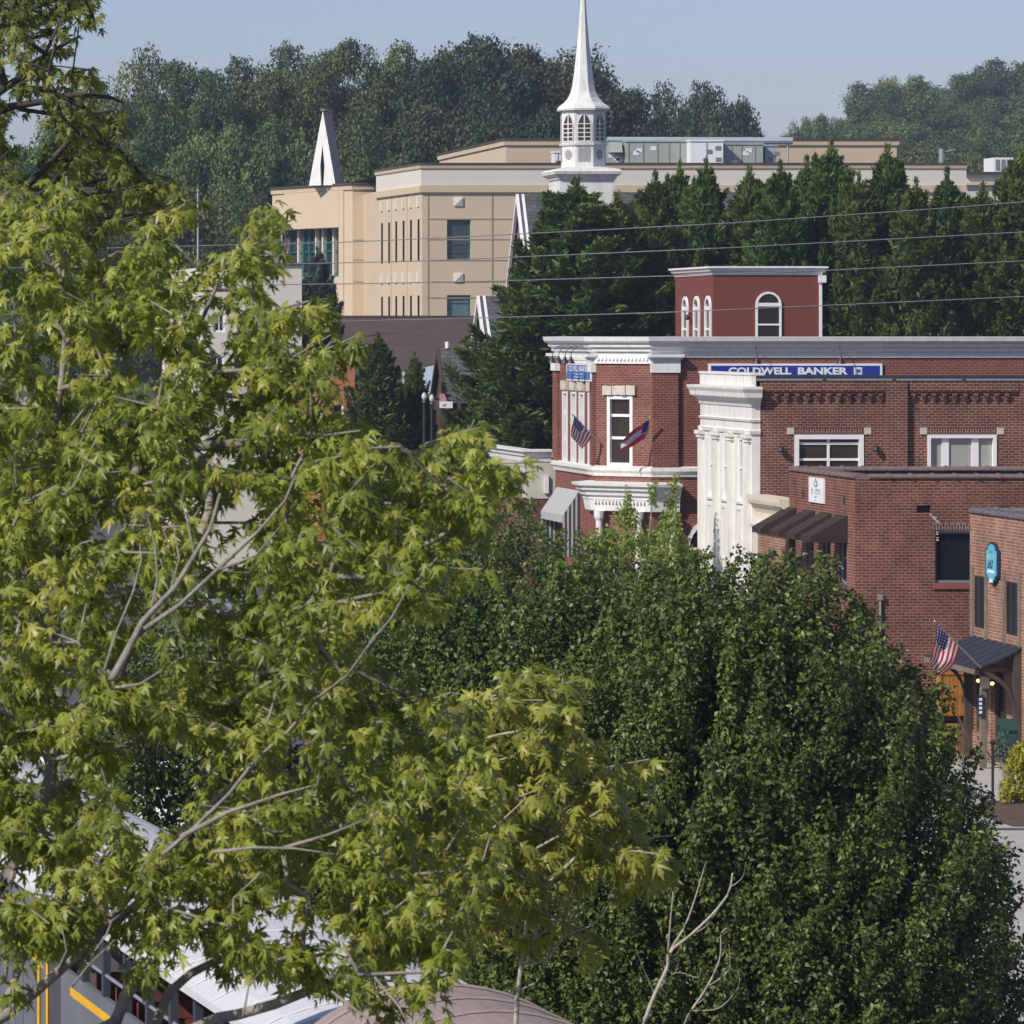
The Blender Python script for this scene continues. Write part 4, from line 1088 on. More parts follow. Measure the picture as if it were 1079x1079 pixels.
# upper storey
B0, B1, B2 = (53.0, 326.0), (53.0, 300.0), (xu(945, 300), 300.0)
mb = MB()
for A, B in ((B0, B1), (B1, B2), (B2, (B2[0], 326))): WallFrame(A, B).wall(mb, 19.8, 22.35)
mb.quad((53, 300, 22.3), (B2[0], 300, 22.3), (B2[0], 326, 22.3), (53, 326, 22.3)); mb.build('upper_storey', M['stucco'], t)
mb = MB(); mb.sweep([B0, B1, B2, (B2[0], 326)], [(-.3, 22.12), (.12, 22.12), (.14, 22.40), (-.3, 22.40)]); mb.build('upper_trim', M['stucco_trim'], t)
mb = MB(); mb.sweep([B0, B1, B2, (B2[0], 326)], [(-.3, 22.405), (.18, 22.405), (.18, 22.56), (-.3, 22.56)]); mb.build('upper_coping', M['brown_cap'], t)
# left wing (angled)
L0, L1, L2 = (39.3, 308.5), (43.0, 298.0), (44.6, 298.0)
wl4, wf4 = WallFrame(L0, L1), WallFrame(L1, (45.5, 298.0))
zw = 19.55
og = (wl4.s_of_u(287) + .05, wl4.s_of_u(357), zv(292, 303), zv(241, 303))
mb = MB(); wl4.wall(mb, 0, zw, [og], depth=.9); wf4.wall(mb, 0, zw); WallFrame((45.5, 318), (41.2, 318)).wall(mb, 0, zw); WallFrame((41.2, 318), L0).wall(mb, 0, zw); mb.poly([L0 + (zw - .05,), L1 + (zw - .05,), (45.5, 298, zw - .05), (45.5, 318, zw - .05), (41.2, 318, zw - .05)])
sP = wl4.s_of_u(358); wl4.box(mb, sP, wl4.L - 1.1, 0, .08, 0, zw - .31)
sQ = wl4.s_of_u(301); wl4.box(mb, sQ, sP, 0, .10, zv(241, 303) + .02, zw - .312)
for v in (253, 274, 297): wf4.box(mb, .05, 2.4, -.01, .012, zv(v, 298) - .03, zv(v, 298) + .03, 1)
mb.build('wing_wall', [M['stucco'], M['joint']], t)
mb = MB(); mb.sweep([L0, L1, (45.5, 298.0)], [(-.3, zw - .3), (.10, zw - .3), (.14, zw - .02), (-.3, zw - .02)]); mb.build('wing_trim', M['stucco_trim'], t)
mb = MB(); mb.sweep([L0, L1, (45.5, 298.0)], [(-.5, zw - .015), (.2, zw - .015), (.2, zw + .14), (-.5, zw + .14)]); mb.build('wing_coping', M['brown_cap'], t)
mb = MB(); wl4.box(mb, og[0], og[1], -.89, -.85, og[2], og[3]); mb.build('curtain_glass', M['glass_steel'], t)
mb = MB()
for f in (0, .12, .25, .33, .42, .52, .62, .68, .78, .88, .97):
    s = og[0] + (og[1] - og[0]) * f; wl4.box(mb, s, s + .16, -.84, -.6, og[2], og[3], 0 if f in (0, .33, .42, .68, .97, .12) else 1)
wl4.box(mb, og[0], og[1], -.84, -.7, og[2] + 1.6, og[2] + 1.7); wl4.box(mb, og[0], og[1], -.84, -.7, og[2], og[2] + .25)
mb.build('mullion', [M['teal'], M['cream']], t)
for v in (212.5, 294.5):
    mb = MB(); c = xu(390, 298) - 43.0; z = zv(v, 298); wf4.box(mb, c - .18, c + .18, 0, .25, z - .12, z + .12); mb.build('wall_light', M['white'], t)
# tall triangular spire on the wing
t12 = thing('triangular_spire', 'white triangular spire with a narrow dark lancet on the beige wing roof', 'spire', (xu(340, 300), 300, 19.5))
D = 300.0
a = Vector(P(341.5, 116, D)); bl = Vector(P(325.5, 191, D + 1.3)); br_ = Vector(P(353.5, 195, D))
lw = 1.9; lz = zv(152, D)
bc = (bl + br_) / 2
yv = lambda x: br_.y + (bl.y - br_.y) * (br_.x - x) / (br_.x - bl.x)
bl.z = br_.z
a.y = yv(a.x)
pl, pr_, pt = Vector((bc.x - .07, yv(bc.x - .07), bl.z)), Vector((bc.x + .07, yv(bc.x + .07), bl.z)), Vector((bc.x + .02, yv(bc.x + .02), lz))
pml, pmr = Vector((bc.x - .11, yv(bc.x - .11), bl.z + 1.2)), Vector((bc.x + .13, yv(bc.x + .13), bl.z + 1.2))
mb = MB(); dep = Vector((.9, 2.6, 0))
mb.poly([bl, pl, pml, pt, a]); mb.poly([pr_, br_, a, pt, pmr])
mb.poly([bl + dep, br_ + dep, a + dep])
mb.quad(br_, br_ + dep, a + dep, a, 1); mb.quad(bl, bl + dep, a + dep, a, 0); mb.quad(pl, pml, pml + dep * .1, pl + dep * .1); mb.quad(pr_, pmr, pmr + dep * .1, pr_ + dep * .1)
ridge = Vector((.18, 0, 0)); mb.hexa([a - ridge, a + ridge, a + ridge + dep, a - ridge + dep] + [q + Vector((0, 0, .12)) for q in (a - ridge * .6, a + ridge * .6, a + ridge * .6 + dep, a - ridge * .6 + dep)], 1)
mb.build('spire_body', [M['white'], plain('spire_side_shade', (.30, .26, .25), .8)], t12)  # side shading put into a brown-grey colour; the ridge cap shares it
mb = MB(); o_ = dep * .1; mb.poly([pl + o_ * 1 - Vector((.1, 0, 0)), pr_ + o_ + Vector((.1, 0, 0)), pmr + o_, pt + o_ + Vector((0, 0, .2)), pml + o_]); mb.build('lancet', M['membrane'], t12)

# rooftop plant
def rooftop_unit(u0, u1, v0, D, label, mat, seams, depth=3.0, hood=None, group='rooftop air units on the beige building'):
    x0, x1, z0, z1 = xu(u0, D), xu(u1, D), 19.9, zv(v0, D)
    t = thing('rooftop_unit', label, 'air unit', ((x0 + x1) / 2, D, z0))
    mb = MB(); mb.box(x0, x1, D, D + depth, z0 + .25, z1)
    for f in seams: mb.box(x0 + (x1 - x0) * f - .03, x0 + (x1 - x0) * f + .03, D - .02, D + .01, z0 + .3, z1 - .08, 1)
    mb.box(x0 - .05, x1 + .05, D - .06, D + depth + .05, z1, z1 + .1)
    mb.build('cabinet', [mat, M['rtu_seam']], t)
    mb = MB(); mb.box(x0 + .1, x1 - .1, D + .1, D + depth - .1, z0, z0 + .25); mb.build('curb', M['flash'], t)
    if hood:
        h0, h1 = xu(hood[0], D), xu(hood[1], D); za, zb = zv(hood[2], D), zv(hood[3], D)
        mb = MB(); mb.hexa([(h0, D - .9, zb), (h1, D - .9, zb), (h1, D - .021, zb), (h0, D - .021, zb), (h0, D - .5, za), (h1, D - .5, za), (h1, D - .021, za), (h0, D - .021, za)]); mb.build('hood', M['rtu'], t)
    r = random.Random(int(u0)); mb = MB()
    for k in range(3):
        x = x0 + (x1 - x0) * r.uniform(.1, .85); z = z0 + (z1 - z0) * r.uniform(.3, .75)
        mb.box(x, x + .35, D - .025, D + .01, z, z + .25)
    mb.build('access_label', M['rtu_seam'] if mat is not M['rtu'] else M['sign_white'], t)
rooftop_unit(637, 658, 148.5, 289, 'grey green air unit with a vent hood just right of the steeple', M['rtu'], (.02, .9), hood=(641, 653, 150, 161))
rooftop_unit(660, 726.5, 149.5, 288, 'longest grey green air unit on the beige roof, left of the white one', M['rtu'], (.04, .27, .5, .68, .85))
rooftop_unit(727.5, 762, 149, 287, 'white air unit on the beige roof between the grey green ones', M['sign_white'], (.5,))
rooftop_unit(763, 804, 152.5, 288, 'grey green air unit right of the white one on the beige roof', M['rtu'], (.2, .45, .8))
rooftop_unit(806.5, 819, 154, 288.5, 'narrow blue grey panel box at the right end of the rooftop units', M['rtu_blue'], ())
rooftop_unit(584, 592, 161, 288, 'small pale box on the beige roof just left of the steeple', M['sign_white'], (.5,), depth=1)
mb = MB(); mb.tube([(xu(640, 292), 292, zv(148, 292)), (xu(835, 292), 292, zv(148.5, 292))], .22, 8)
for u in (650, 700, 745, 790, 830): mb.tube([(xu(u, 292), 292, 19.9), (xu(u, 292), 292, zv(148, 292))], .06, 6)
set_tags(mb.build('roof_duct', M['rtu_blue']), 'long pale duct running behind the rooftop air units', 'duct')

# far building at the right edge
t = thing('far_building', 'low pale building with a dark roof edge at the right behind the cypresses', 'building', (xu(1040, 330), 330, 0))
x0 = xu(1018, 330)
mb = MB(); mb.box(x0, x0 + 40, 330.3, 360, 0, zv(183, 330)); mb.build('wall', M['stucco_light'], t)
mb = MB(); mb.box(x0 - .2, x0 + 40, 330.0, 330.29, zv(195, 330), zv(192.5, 330)); mb.build('trim', M['stucco_trim'], t)
mb = MB(); mb.box(x0 - .2, x0 + 40, 329.9, 360.2, zv(183, 330), zv(181, 330)); mb.build('coping', M['brown_cap'], t)
t = thing('rooftop_unit', 'pale rooftop air unit on the far building at the right edge', 'air unit', (xu(1057, 333), 333, zv(181, 333)))
mb = MB(); mb.box(xu(1047, 333), xu(1068, 333), 333, 335.5, zv(180.9, 333), zv(166, 333))
mb.build('cabinet', M['sign_white'], t)
mb = MB()
for a, b in ((1049, 1053), (1055, 1059), (1061, 1066)): mb.box(xu(a, 333), xu(b, 333), 332.95, 333.01, zv(179, 333), zv(168, 333))
mb.build('grille', M['rtu_seam'], t)
mb = MB(); q = P(992, 157, 420); mb.tube([(q[0], q[1], 5), q], .25, 8); mb.tube([(q[0], q[1], q[2] - .3), (q[0] + 1.2, q[1], q[2] - .1)], .1, 6)
set_tags(mb.build('utility_pole', M['steel']), 'short grey pole rising in front of the hill trees at right', 'pole')

# ------------------------------------------------------------------ church
t = thing('church', 'brick church with slate roofs and a tall white steeple', 'church', (37.6, 203, 0))
D = 200.0
zr, ze = zv(205, 206), zv(205, 206) - 7.2
rx0 = xu(547, 206)                                    # gable end at the left
ridge_y, eave_y = 206.0, 201.3
mb = MB(); yb = 2 * ridge_y - eave_y
mb.box(rx0 + .35, 47, eave_y + .6, yb - .6, 0, ze)
mb.poly([(rx0 + .35, eave_y + .6, ze), (rx0 + .35, yb - .6, ze), (rx0 + .35, ridge_y, zr - .45)])
mb.build('wall', M['brick_church'], t)
mb = MB()
def slope(mb, x0, x1, ya, za, yb_, zb_, th=.14, m=0):
    mb.hexa([(x0, ya, za - th), (x1, ya, za - th), (x1, yb_, zb_ - th), (x0, yb_, zb_ - th), (x0, ya, za), (x1, ya, za), (x1, yb_, zb_), (x0, yb_, zb_)], m)
slope(mb, rx0, 47, eave_y, ze - .2, ridge_y, zr); slope(mb, rx0, 47, yb, ze - .2, ridge_y + .001, zr)
roof_ = mb.build('roof', M['shingle'], t)
mb = MB()
for dx in (-.14, .10):
    slope(mb, rx0 + dx, rx0 + dx + .12, eave_y - .02, ze - .25 + .03, ridge_y, zr + .02, th=.3)
for dx in (-.14, .10): slope(mb, rx0 + dx, rx0 + dx + .12, yb, ze - .22, ridge_y, zr + .02, th=.3)
mb.build('bargeboard', M['white_clean'], t)
# lower front wing
rx1 = xu(506, 193); zr2, ze2 = zv(312, 193), zv(312, 193) - 5.6
mb = MB(); mb.box(rx1 + .3, 40, 189.0, 197, 0, ze2); mb.poly([(rx1 + .3, 189.0, ze2), (rx1 + .3, 197, ze2), (rx1 + .3, 193, zr2 - .4)]); mb.build('wing_wall', M['brick_church'], t)
mb = MB(); slope(mb, rx1, 40, 188.5, ze2 - .2, 193, zr2); slope(mb, rx1, 40, 197.5, ze2 - .2, 193.001, zr2); mb.build('wing_roof', M['shingle'], t)
mb = MB()
for dx in (-.14, .10): slope(mb, rx1 + dx, rx1 + dx + .11, 188.48, ze2 - .2, 193, zr2 + .02, th=.3); slope(mb, rx1 + dx, rx1 + dx + .11, 197.52, ze2 - .2, 193, zr2 + .02, th=.3)
mb.build('wing_bargeboard', M['white_clean'], t)
# steeple
SX, SY = xu(614.5, 203), 203.0
px = 203.0 / F
mb = MB(); hb = 1.22
zb0, zb1 = 13.5, zv(187, 203)
bx0, bx1 = xu(590, 201.7), xu(647.5, 201.7)
mb.box(bx0, bx1, 201.7, 204.2, zb0, zb1)
mb.build('steeple_base', M['white_aged'], t)
mb = MB(); mb.sweep([(bx0, 204.2), (bx0, 201.7), (bx1, 201.7), (bx1, 204.2)], [(-.1, zb1 - .12), (.06, zb1 - .12), (.1, zb1), (.25, zb1 + .1), (.28, zb1 + .22), (.18, zb1 + .32), (-.8, zb1 + .50), (-.8, zb1 - .1)], closed=True); mb.build('steeple_cornice', M['white_aged'], t)
rot = math.radians(22.5 - 8)
cxy = (SX, 203.0); ap = 22.5 * px; R = ap / math.cos(math.pi / 8)
z_a, z_b, z_c = zv(177, 203), zv(152.5, 203), zv(117, 203)
mb = MB(); mb.lathe([(R, z_a), (R, z_b - .06), (R * 1.08, z_b - .05), (R * 1.1, z_b + .03), (R * 1.0, z_b + .05), (R, z_c)], cxy, 8, rot=rot)
lant = mb.build('lantern', M['white_aged'], t)
mb = MB()
hwid = [(117, 26.5), (115, 27), (112.5, 25.5), (108, 19.5), (103, 15.5), (97, 12.8), (90, 11.2), (78, 9.6), (60, 7.6), (40, 5.6), (20, 3.9), (0, 2.7), (-14, 1.6), (-20, .3)]
mb.lathe([(w_ * px / math.cos(math.pi / 8), zv(v_, 203)) for v_, w_ in hwid], cxy, 8, rot=rot); mb.build('spire', M['white_aged'], t)
for k in range(8):
    an = rot + math.pi / 8 + k * math.pi / 4
    nx_, ny_ = math.cos(an), math.sin(an)
    if ny_ > .4: continue
    wv = WallFrame((SX + nx_ * ap - ny_ * -1 * 0, 203 + ny_ * ap), (SX + nx_ * ap - ny_ * 1, 203 + ny_ * ap + nx_ * 1))
    # gothic window
    w2_ = .26; zb_, zs_ = zv(149, 203), zv(131, 203)
    def goth(d, g): return [wv.p(-w2_ + g, d, zb_ + g), wv.p(-w2_ + g, d, zs_), wv.p(-w2_ * .72 + g * .5, d, zs_ + .2), wv.p(-w2_ * .3, d, zs_ + .36 - g), wv.p(0, d, zs_ + .45 - g), wv.p(w2_ * .3, d, zs_ + .36 - g), wv.p(w2_ * .72 - g * .5, d, zs_ + .2), wv.p(w2_ - g, d, zs_), wv.p(w2_ - g, d, zb_ + g)]
    mb = MB(); mb.poly(goth(.012, .0)); w = mb.build('window', M['glass_brown'], lant)
    mb = MB()
    wv.box(mb, -.025, .025, .013, .035, zb_, zs_ + .4)
    for f in (.2, .42, .64, .88): wv.box(mb, -w2_, w2_, .013, .03, zb_ + (zs_ - zb_) * f * 1.12 - .018, zb_ + (zs_ - zb_) * f * 1.12 + .018)
    o, i_ = goth(.04, -.04), goth(.04, .0)
    for q in range(len(o)):
        q2 = (q + 1) % len(o); mb.quad(o[q], o[q2], i_[q2], i_[q])
    mb.build('muntin', M['white'], lant)
    zc_ = zv(163.5, 203); mb = MB()
    if k % 2 == 0:
        pp = [wv.p(.19 * math.cos(q * math.pi / 8), .015, zc_ + .22 * math.sin(q * math.pi / 8)) for q in range(16)]
    else:
        pp = [wv.p(-.25, .015, zc_ - .3), wv.p(.25, .015, zc_ - .3), wv.p(.25, .015, zc_ + .3), wv.p(-.25, .015, zc_ + .3)]
    mb.poly(pp); mb.build('louvre', plain('louvre_grey', (.30, .30, .31), .7, .3, 14) if k == 0 else bpy.data.materials.get('louvre_grey') or plain('louvre_grey', (.30, .30, .31), .7, .3, 14), lant)

# porch of the church hall
t = thing('gabled_porch', 'small gabled porch with a grey shingle roof on dark posts left of the big cypress', 'porch', (xu(480, 184), 184, 0))
px0, px1 = xu(461.5, 184), xu(506, 184)
zr3, ze3 = zv(367, 184), zv(421, 182.3)
mb = MB(); slope(mb, px0, px1, 182.3, ze3, 184, zr3); slope(mb, px0, px1, 185.7, ze3, 184.001, zr3); mb.build('roof', M['shingle'], t)
mb = MB(); mb.poly([(px0 + .15, 182.6, ze3), (px0 + .15, 185.4, ze3), (px0 + .15, 184, zr3 - .3)]); mb.box(px0 + .1, px0 + .22, 182.4, 185.6, ze3 - .3, ze3 - .05); slope(mb, px0 - .06, px0 + .04, 182.25, ze3 + .02, 184, zr3 + .03, th=.3); slope(mb, px0 - .06, px0 + .04, 185.75, ze3, 184, zr3 + .03, th=.3); mb.build('gable', M['wood_dark'], t)
for x in (px0 + .4, px1 - .4):
    for y in (182.6, 185.4):
        mb = MB(); mb.box(x - .1, x + .1, y - .1, y + .1, 0, ze3 - .05); mb.build('post', M['wood_dark'], t)
mb = MB(); mb.box(px0 + 1, px1, 184.6, 185.2, 0, ze3 - .4); mb.build('back_wall', M['membrane'], t)
mb = MB(); mb.tube([(xu(471.5, 184), 184, zr3), (xu(471.5, 184), 184, zr3 + .25)], .09, 8); mb.build('vent_pipe', M['white_clean'], t)

# notice board in front of it
D = 172.0; t = thing('notice_board', 'small white notice board with a red top on two brown posts before the porch', 'sign', (xu(470, D), D, 0))
x0, x1 = xu(463.5, D), xu(477, D)
mb = MB(); mb.box(x0, x1, D, D + .08, zv(430, D), zv(423, D)); mb.build('board', M['sign_white'], t)
mb = MB(); mb.box(x0, x0 + .17, D + .005, D + .07, zv(422.9, D), zv(415, D)); mb.prism([(x0 + .17, D + .005, zv(422.9, D)), (x0 + .17, D + .005, zv(415, D)), (x0 + .27, D + .005, zv(422.9, D))], (0, .06, 0)); mb.build('crest', plain('faded_red', (.50, .25, .26), .6), t)
wv = WallFrame((x0, D), (x1, D)); scribble(wv, .12, .38, zv(428.5, D), zv(425, D), .006, M['sign_dark'], t, 4, 3)
for u in (465.5, 476):
    mb = MB(); mb.box(xu(u, D) - .07, xu(u, D) + .07, D + .09, D + .2, 0, zv(424, D)); mb.build('post', M['wood_dark'], t)
for u, v, lb in ((447, 418, 'white globe street lamp left of the notice board, farther left of the pair'), (455, 420, 'white globe street lamp beside the notice board, right of the pair')):
    D = 166; q = P(u, v, D)
    t = thing('globe_lamp', lb, 'street lamp', (q[0], q[1], 0), group='globe lamps by the porch')
    mb = MB(); mb.tube([(q[0], q[1], 0), (q[0], q[1], q[2] - .25)], [.08, .05], 8); mb.lathe([(.05, q[2] - .25), (.1, q[2] - .2), (.07, q[2] - .12)], (q[0], q[1]), 8); mb.build('pole', M['black_metal'], t)
    mb = MB(); mb.lathe([(.05, q[2] - .12), (.085, q[2] - .05), (.095, q[2] + .03), (.06, q[2] + .10), (.02, q[2] + .15)], (q[0], q[1]), 10); mb.build('globe', M['globe'], t, smooth=True)

# brown roofed building
t = thing('brown_roof_building', 'long low building with a broad stained brown roof below the beige building', 'building', (xu(430, 232), 232, 0))
x0, x1 = xu(300, 245), xu(620, 245)
zr4, ze4 = zv(335, 245), zv(425, 215)
mb = MB(); slope(mb, x0, x1, 215, ze4, 245, zr4, th=.3); mb.build('roof', M['brown_roof'], t)
mb = MB(); mb.box(x0, x1, 244.9, 245.4, zr4 - .3, zr4 + .12); mb.build('ridge_cap', M['brown_cap'], t)
mb = MB(); mb.box(x0 + .3, x1 - .3, 215.5, 244.8, 0, ze4 - .35); mb.build('wall', M['brick_church'], t)
t = thing('metal_canopy', 'pale blue metal canopy roof behind the small porch', 'canopy', (xu(440, 196), 196, 0))
q = [P(424, 392, 200), P(462, 384, 200), P(462, 420, 192), P(424, 418, 192)]
mb = MB(); mb.prism(q, (0, 0, -.12)); mb.build('roof', M['metal_roof'], t)
for p in q: 
    mb = MB(); mb.tube([(p[0], p[1], 0), (p[0], p[1], p[2] - .13)], .08, 6); mb.build('post', M['wood_dark'], t)
# shops glimpsed through the maple
t = thing('pale_shop', 'pale stucco flat roofed shop glimpsed through the maple leaves at left', 'building', (xu(255, 205), 205, 0))
w5 = WallFrame((xu(214, 205), 205), (xu(318, 205), 205))
hs = [w5.hole(u, u + 12, 330, 350) for u in (225, 250, 275, 298)] + [w5.hole(u, u + 14, 375, 405) for u in (222, 246, 270, 296)]
mb = MB(); w5.wall(mb, 0, zv(279, 205), hs); mb.box(xu(214, 205), xu(318, 205), 205.2, 222, 0, zv(279, 205) - .1); mb.build('wall', M['stucco_light'], t)
mb = MB(); w5.box(mb, -.1, w5.L + .1, -.3, .12, zv(279, 205), zv(277, 205)); mb.build('coping', M['flash'], t)
for h in hs: w5.window(t, h, M['white_clean'], M['glass_steel'], fw=.08, ms=(.5,))
t = thing('clay_shop', 'small orange clay coloured building behind the maple leaves', 'building', (xu(355, 188), 188, 0))
w6 = WallFrame((xu(338, 188), 188), (xu(374, 188), 188)); h = w6.hole(350, 362, 425, 450)
mb = MB(); w6.wall(mb, 0, zv(372, 188), [h]); mb.box(xu(338, 188), xu(374, 188), 188.2, 196, 0, zv(374, 188)); mb.build('wall', M['orange_brick'], t)
mb = MB(); w6.box(mb, -.1, w6.L + .1, -.3, .1, zv(372, 188), zv(370, 188)); mb.build('coping', M['white'], t)
w6.window(t, h, M['white_clean'], M['glass'])

# ------------------------------------------------------------------ overhead wires
WY = 141.0
for pts, lb in (([(-60, 266), (230, 258.5), (356, 255.5), (500, 249), (770, 235), (1000, 219), (1150, 207)], 'topmost overhead wire crossing in front of the cypress tops'),
            ([(-60, 283), (230, 280), (356, 277), (445, 275), (540, 271), (770, 261), (1079, 244.5), (1150, 240)], 'second overhead wire from the top, above the rooftop tower'),
            ([(-60, 303), (195, 301), (372, 299), (527, 296), (712, 290.5), (870, 285), (1079, 275), (1150, 271)], 'third overhead wire from the top, grazing the rooftop tower cornice'),
            ([(-60, 344), (195, 341), (365, 338.5), (540, 334), (690, 329.5), (890, 321), (1079, 312.5), (1150, 309)], 'lowest overhead wire crossing the arched tower window')):
    mb = MB(); P3 = [Vector(P(u, v, WY)) for u, v in pts]; fine = []
    for i in range(len(P3) - 1):
        p0, p1, p2, p3 = P3[max(i - 1, 0)], P3[i], P3[i + 1], P3[min(i + 2, len(P3) - 1)]
        for k in range(8):
            s = k / 8; fine.append(p1.lerp(p2, s))
    fine.append(P3[-1]); mb.tube(fine, .014, 5)
    set_tags(mb.build('overhead_wire', M['steel']), lb, 'wire', 'overhead wires across the town')

# ------------------------------------------------------------------ excursion train, lower left
TD = Vector((-.0995, .995, 0)); TN = Vector((.995, .0995, 0))           # direction away from the camera, and across to the far side
T0 = Vector((10.29 - 5.0, 50.0, 0))                                     # a point of the near side plane
class TrainFrame:
    def p(self, a, c, z):                                               # a along (0 at y=50), c across (0 near side)
        q = T0 + TD * a + TN * c; return (q.x, q.y, z)
    def box(self, mb, a0, a1, c0, c1, z0, z1, m=0):
        mb.hexa([self.p(a0, c0, z0), self.p(a1, c0, z0), self.p(a1, c1, z0), self.p(a0, c1, z0), self.p(a0, c0, z1), self.p(a1, c0, z1), self.p(a1, c1, z1), self.p(a0, c1, z1)], m)
    def roof(self, mb, a0, a1, c0, c1, ze_, zc_, n=10, th=.08):
        pts = []
        for k in range(n + 1):
            f = k / n; pts.append((c0 + (c1 - c0) * f, ze_ + (zc_ - ze_) * (1 - (2 * f - 1) ** 2) ** .8))
        pr = [self.p(a0, c, z) for c, z in pts] + [self.p(a0, c, z - th) for c, z in reversed(pts)]
        N = len(pts); i = len(mb.v)
        vec = TD * (a1 - a0)
        mb.prism(pr, vec)
TF = TrainFrame(); TWD = 2.65
def bogie(t, a):
    mb = MB()
    TF.box(mb, a - 1.2, a + 1.2, .35, .5, .35, .7); TF.box(mb, a - 1.2, a + 1.2, TWD - .5, TWD - .35, .35, .7)
    for da in (-.9, .9):
        for c in (.45, TWD - .45):
            q = Vector(TF.p(a + da, c, .45)); mb.tube([q - TN * .07, q + TN * .07], .45, 14)
    mb.build('bogie', M['black_metal'], t)
# open-air coach
a0, a1 = -5.0, 6.3
t = thing('open_coach', 'open air railway coach with white roof, slate posts and maroon seats', 'railway coach', TF.p(1, 1.3, 0))
mb = MB(); TF.box(mb, a0, a1, 0, .06, 1.0, 2.78); TF.box(mb, a0, a1, TWD - .06, TWD, 1.0, 2.78); TF.box(mb, a0, a0 + .06, .06, TWD - .06, 1.0, 2.78); TF.box(mb, a1 - .06, a1, .06, TWD - .06, 1.0, 3.5); mb.build('side_panel', M['train_grey'], t)
mb = MB(); TF.box(mb, a0, a1, .06, TWD - .06, 1.0, 1.15); mb.build('floor', M['train_inside'], t)
mb = MB(); TF.box(mb, a0 + .3, a1 - .6, -.006, .0, 2.52, 2.62); mb.build('stripe', M['train_yellow'], t)
mb = MB(); TF.roof(mb, a0 - .1, a1 + .1, -.12, TWD + .12, 3.60, 3.92); mb.build('roof', M['train_white'], t, smooth=False)
mb = MB()
for k in range(12):
    aa = a0 + .45 + k * 1.0; mb.tube([TF.p(aa, -.12 + (TWD + .24) * j / 12, 3.605 + .32 * (1 - (2 * j / 12 - 1) ** 2) ** .8) for j in range(13)], .012, 4)
mb.build('roof_seam', M['train_white'], t)
mb = MB(); TF.box(mb, a0, a1, -.04, .05, 3.48, 3.59); TF.box(mb, a0, a1, TWD - .05, TWD + .04, 3.48, 3.59); mb.build('eave_beam', M['train_dark'], t)
for k in range(10):
    a = a0 + .08 + k * (a1 - a0 - .16) / 9
    for c in (0.0, TWD - .09):
        mb = MB(); TF.box(mb, a - .06, a + .06, c + .002, c + .088, 2.781, 3.479); mb.build('post', M['train_dark'], t)
mb = MB()
for c in (.04, TWD - .05): mb.tube([TF.p(a0, c, 3.02), TF.p(a1, c, 3.02)], .022, 6)
mb.build('guard_rail', M['steel'], t)
for k in range(9):
    a = a0 + .9 + k * 1.25
    mb = MB()
    for c0 in (.2, TWD - 1.15):
        TF.box(mb, a, a + .55, c0, c0 + .95, 1.55, 1.68); TF.box(mb, a + .5, a + .6, c0, c0 + .95, 1.68, 2.85); TF.box(mb, a + .1, a + .18, c0, c0 + .95, 1.15, 1.55)
    mb.build('seat', M['train_seat'], t)
bogie(t, a0 + 2); bogie(t, a1 - 2)
# baggage car
a0, a1 = 7.15, 24.0
t = thing('baggage_car', 'grey railway car with a yellow stripe and yellow grab rails at the left edge', 'railway car', TF.p(16, 1.3, 0))
mb = MB(); TF.box(mb, a0, a1, 0, TWD, 1.0, 3.55)
for k in range(14): TF.box(mb, a0 + .6 + k * 1.1, a0 + .63 + k * 1.1, -.012, .01, 1.02, 3.5)
mb.build('body', M['train_grey'], t)
mb = MB(); TF.box(mb, a0 + .5, a1 - .2, -.008, .0, 2.62, 2.74); TF.box(mb, a0 + .5, a1, -.008, .0, 1.1, 1.16); mb.build('stripe', M['train_yellow'], t)
mb = MB(); TF.roof(mb, a0 - .05, a1, -.1, TWD + .1, 3.552, 4.0); mb.build('roof', M['train_white'], t)
for a in (a0 + .12, a0 - .45):
    mb = MB(); mb.tube([TF.p(a, -.05, 1.3), TF.p(a, -.09, 1.35), TF.p(a, -.09, 3.2), TF.p(a, -.05, 3.25)], .025, 6); mb.build('grab_rail', M['train_yellow'], t)
mb = MB(); TF.box(mb, a0 - .75, a0 - .005, .25, TWD - .25, .9, 3.3); mb.build('gangway', M['train_dark'], t)
mb = MB()
for z in (.35, .62, .9): TF.box(mb, a0 + .02, a0 + .45, -.12, .25, z, z + .05)
mb.build('step', M['train_yellow'], t)
mb = MB(); mb.tube([TF.p(a0 + 1.2, -.05, 2.15), TF.p(a0 + 1.35, -.08, 2.05), TF.p(a0 + 1.9, -.08, 1.98)], .025, 6); mb.build('handle', M['train_yellow'], t)
bogie(t, a0 + 2.2); bogie(t, a1 - 2.2)
# near car with the tan domed roof
a0, a1 = -24.0, -5.8
t = thing('domed_roof_car', 'railway car with a dull tan domed roof nearest at the bottom', 'railway car', TF.p(-12, 1.3, 0))
mb = MB(); TF.box(mb, a0, a1, 0, TWD, 1.0, 3.55); mb.build('body', M['train_grey'], t)
mb = MB(); TF.roof(mb, a0, a1 + .08, -.1, TWD + .1, 3.56, 4.22, n=14); mb.build('roof', M['train_pink'], t)
mb = MB()
for k in range(22):
    aa = a0 + k * .85 + .1
    pts = []
    for j in range(15):
        f = j / 14; c = -.1 + (TWD + .2) * f; pts.append(TF.p(aa, c, 3.57 + .66 * (1 - (2 * f - 1) ** 2) ** .8))
    mb.tube(pts, .018, 4)
mb.build('roof_seam', M['train_pink'], t)
bogie(t, a1 - 2.2); bogie(t, a0 + 3)

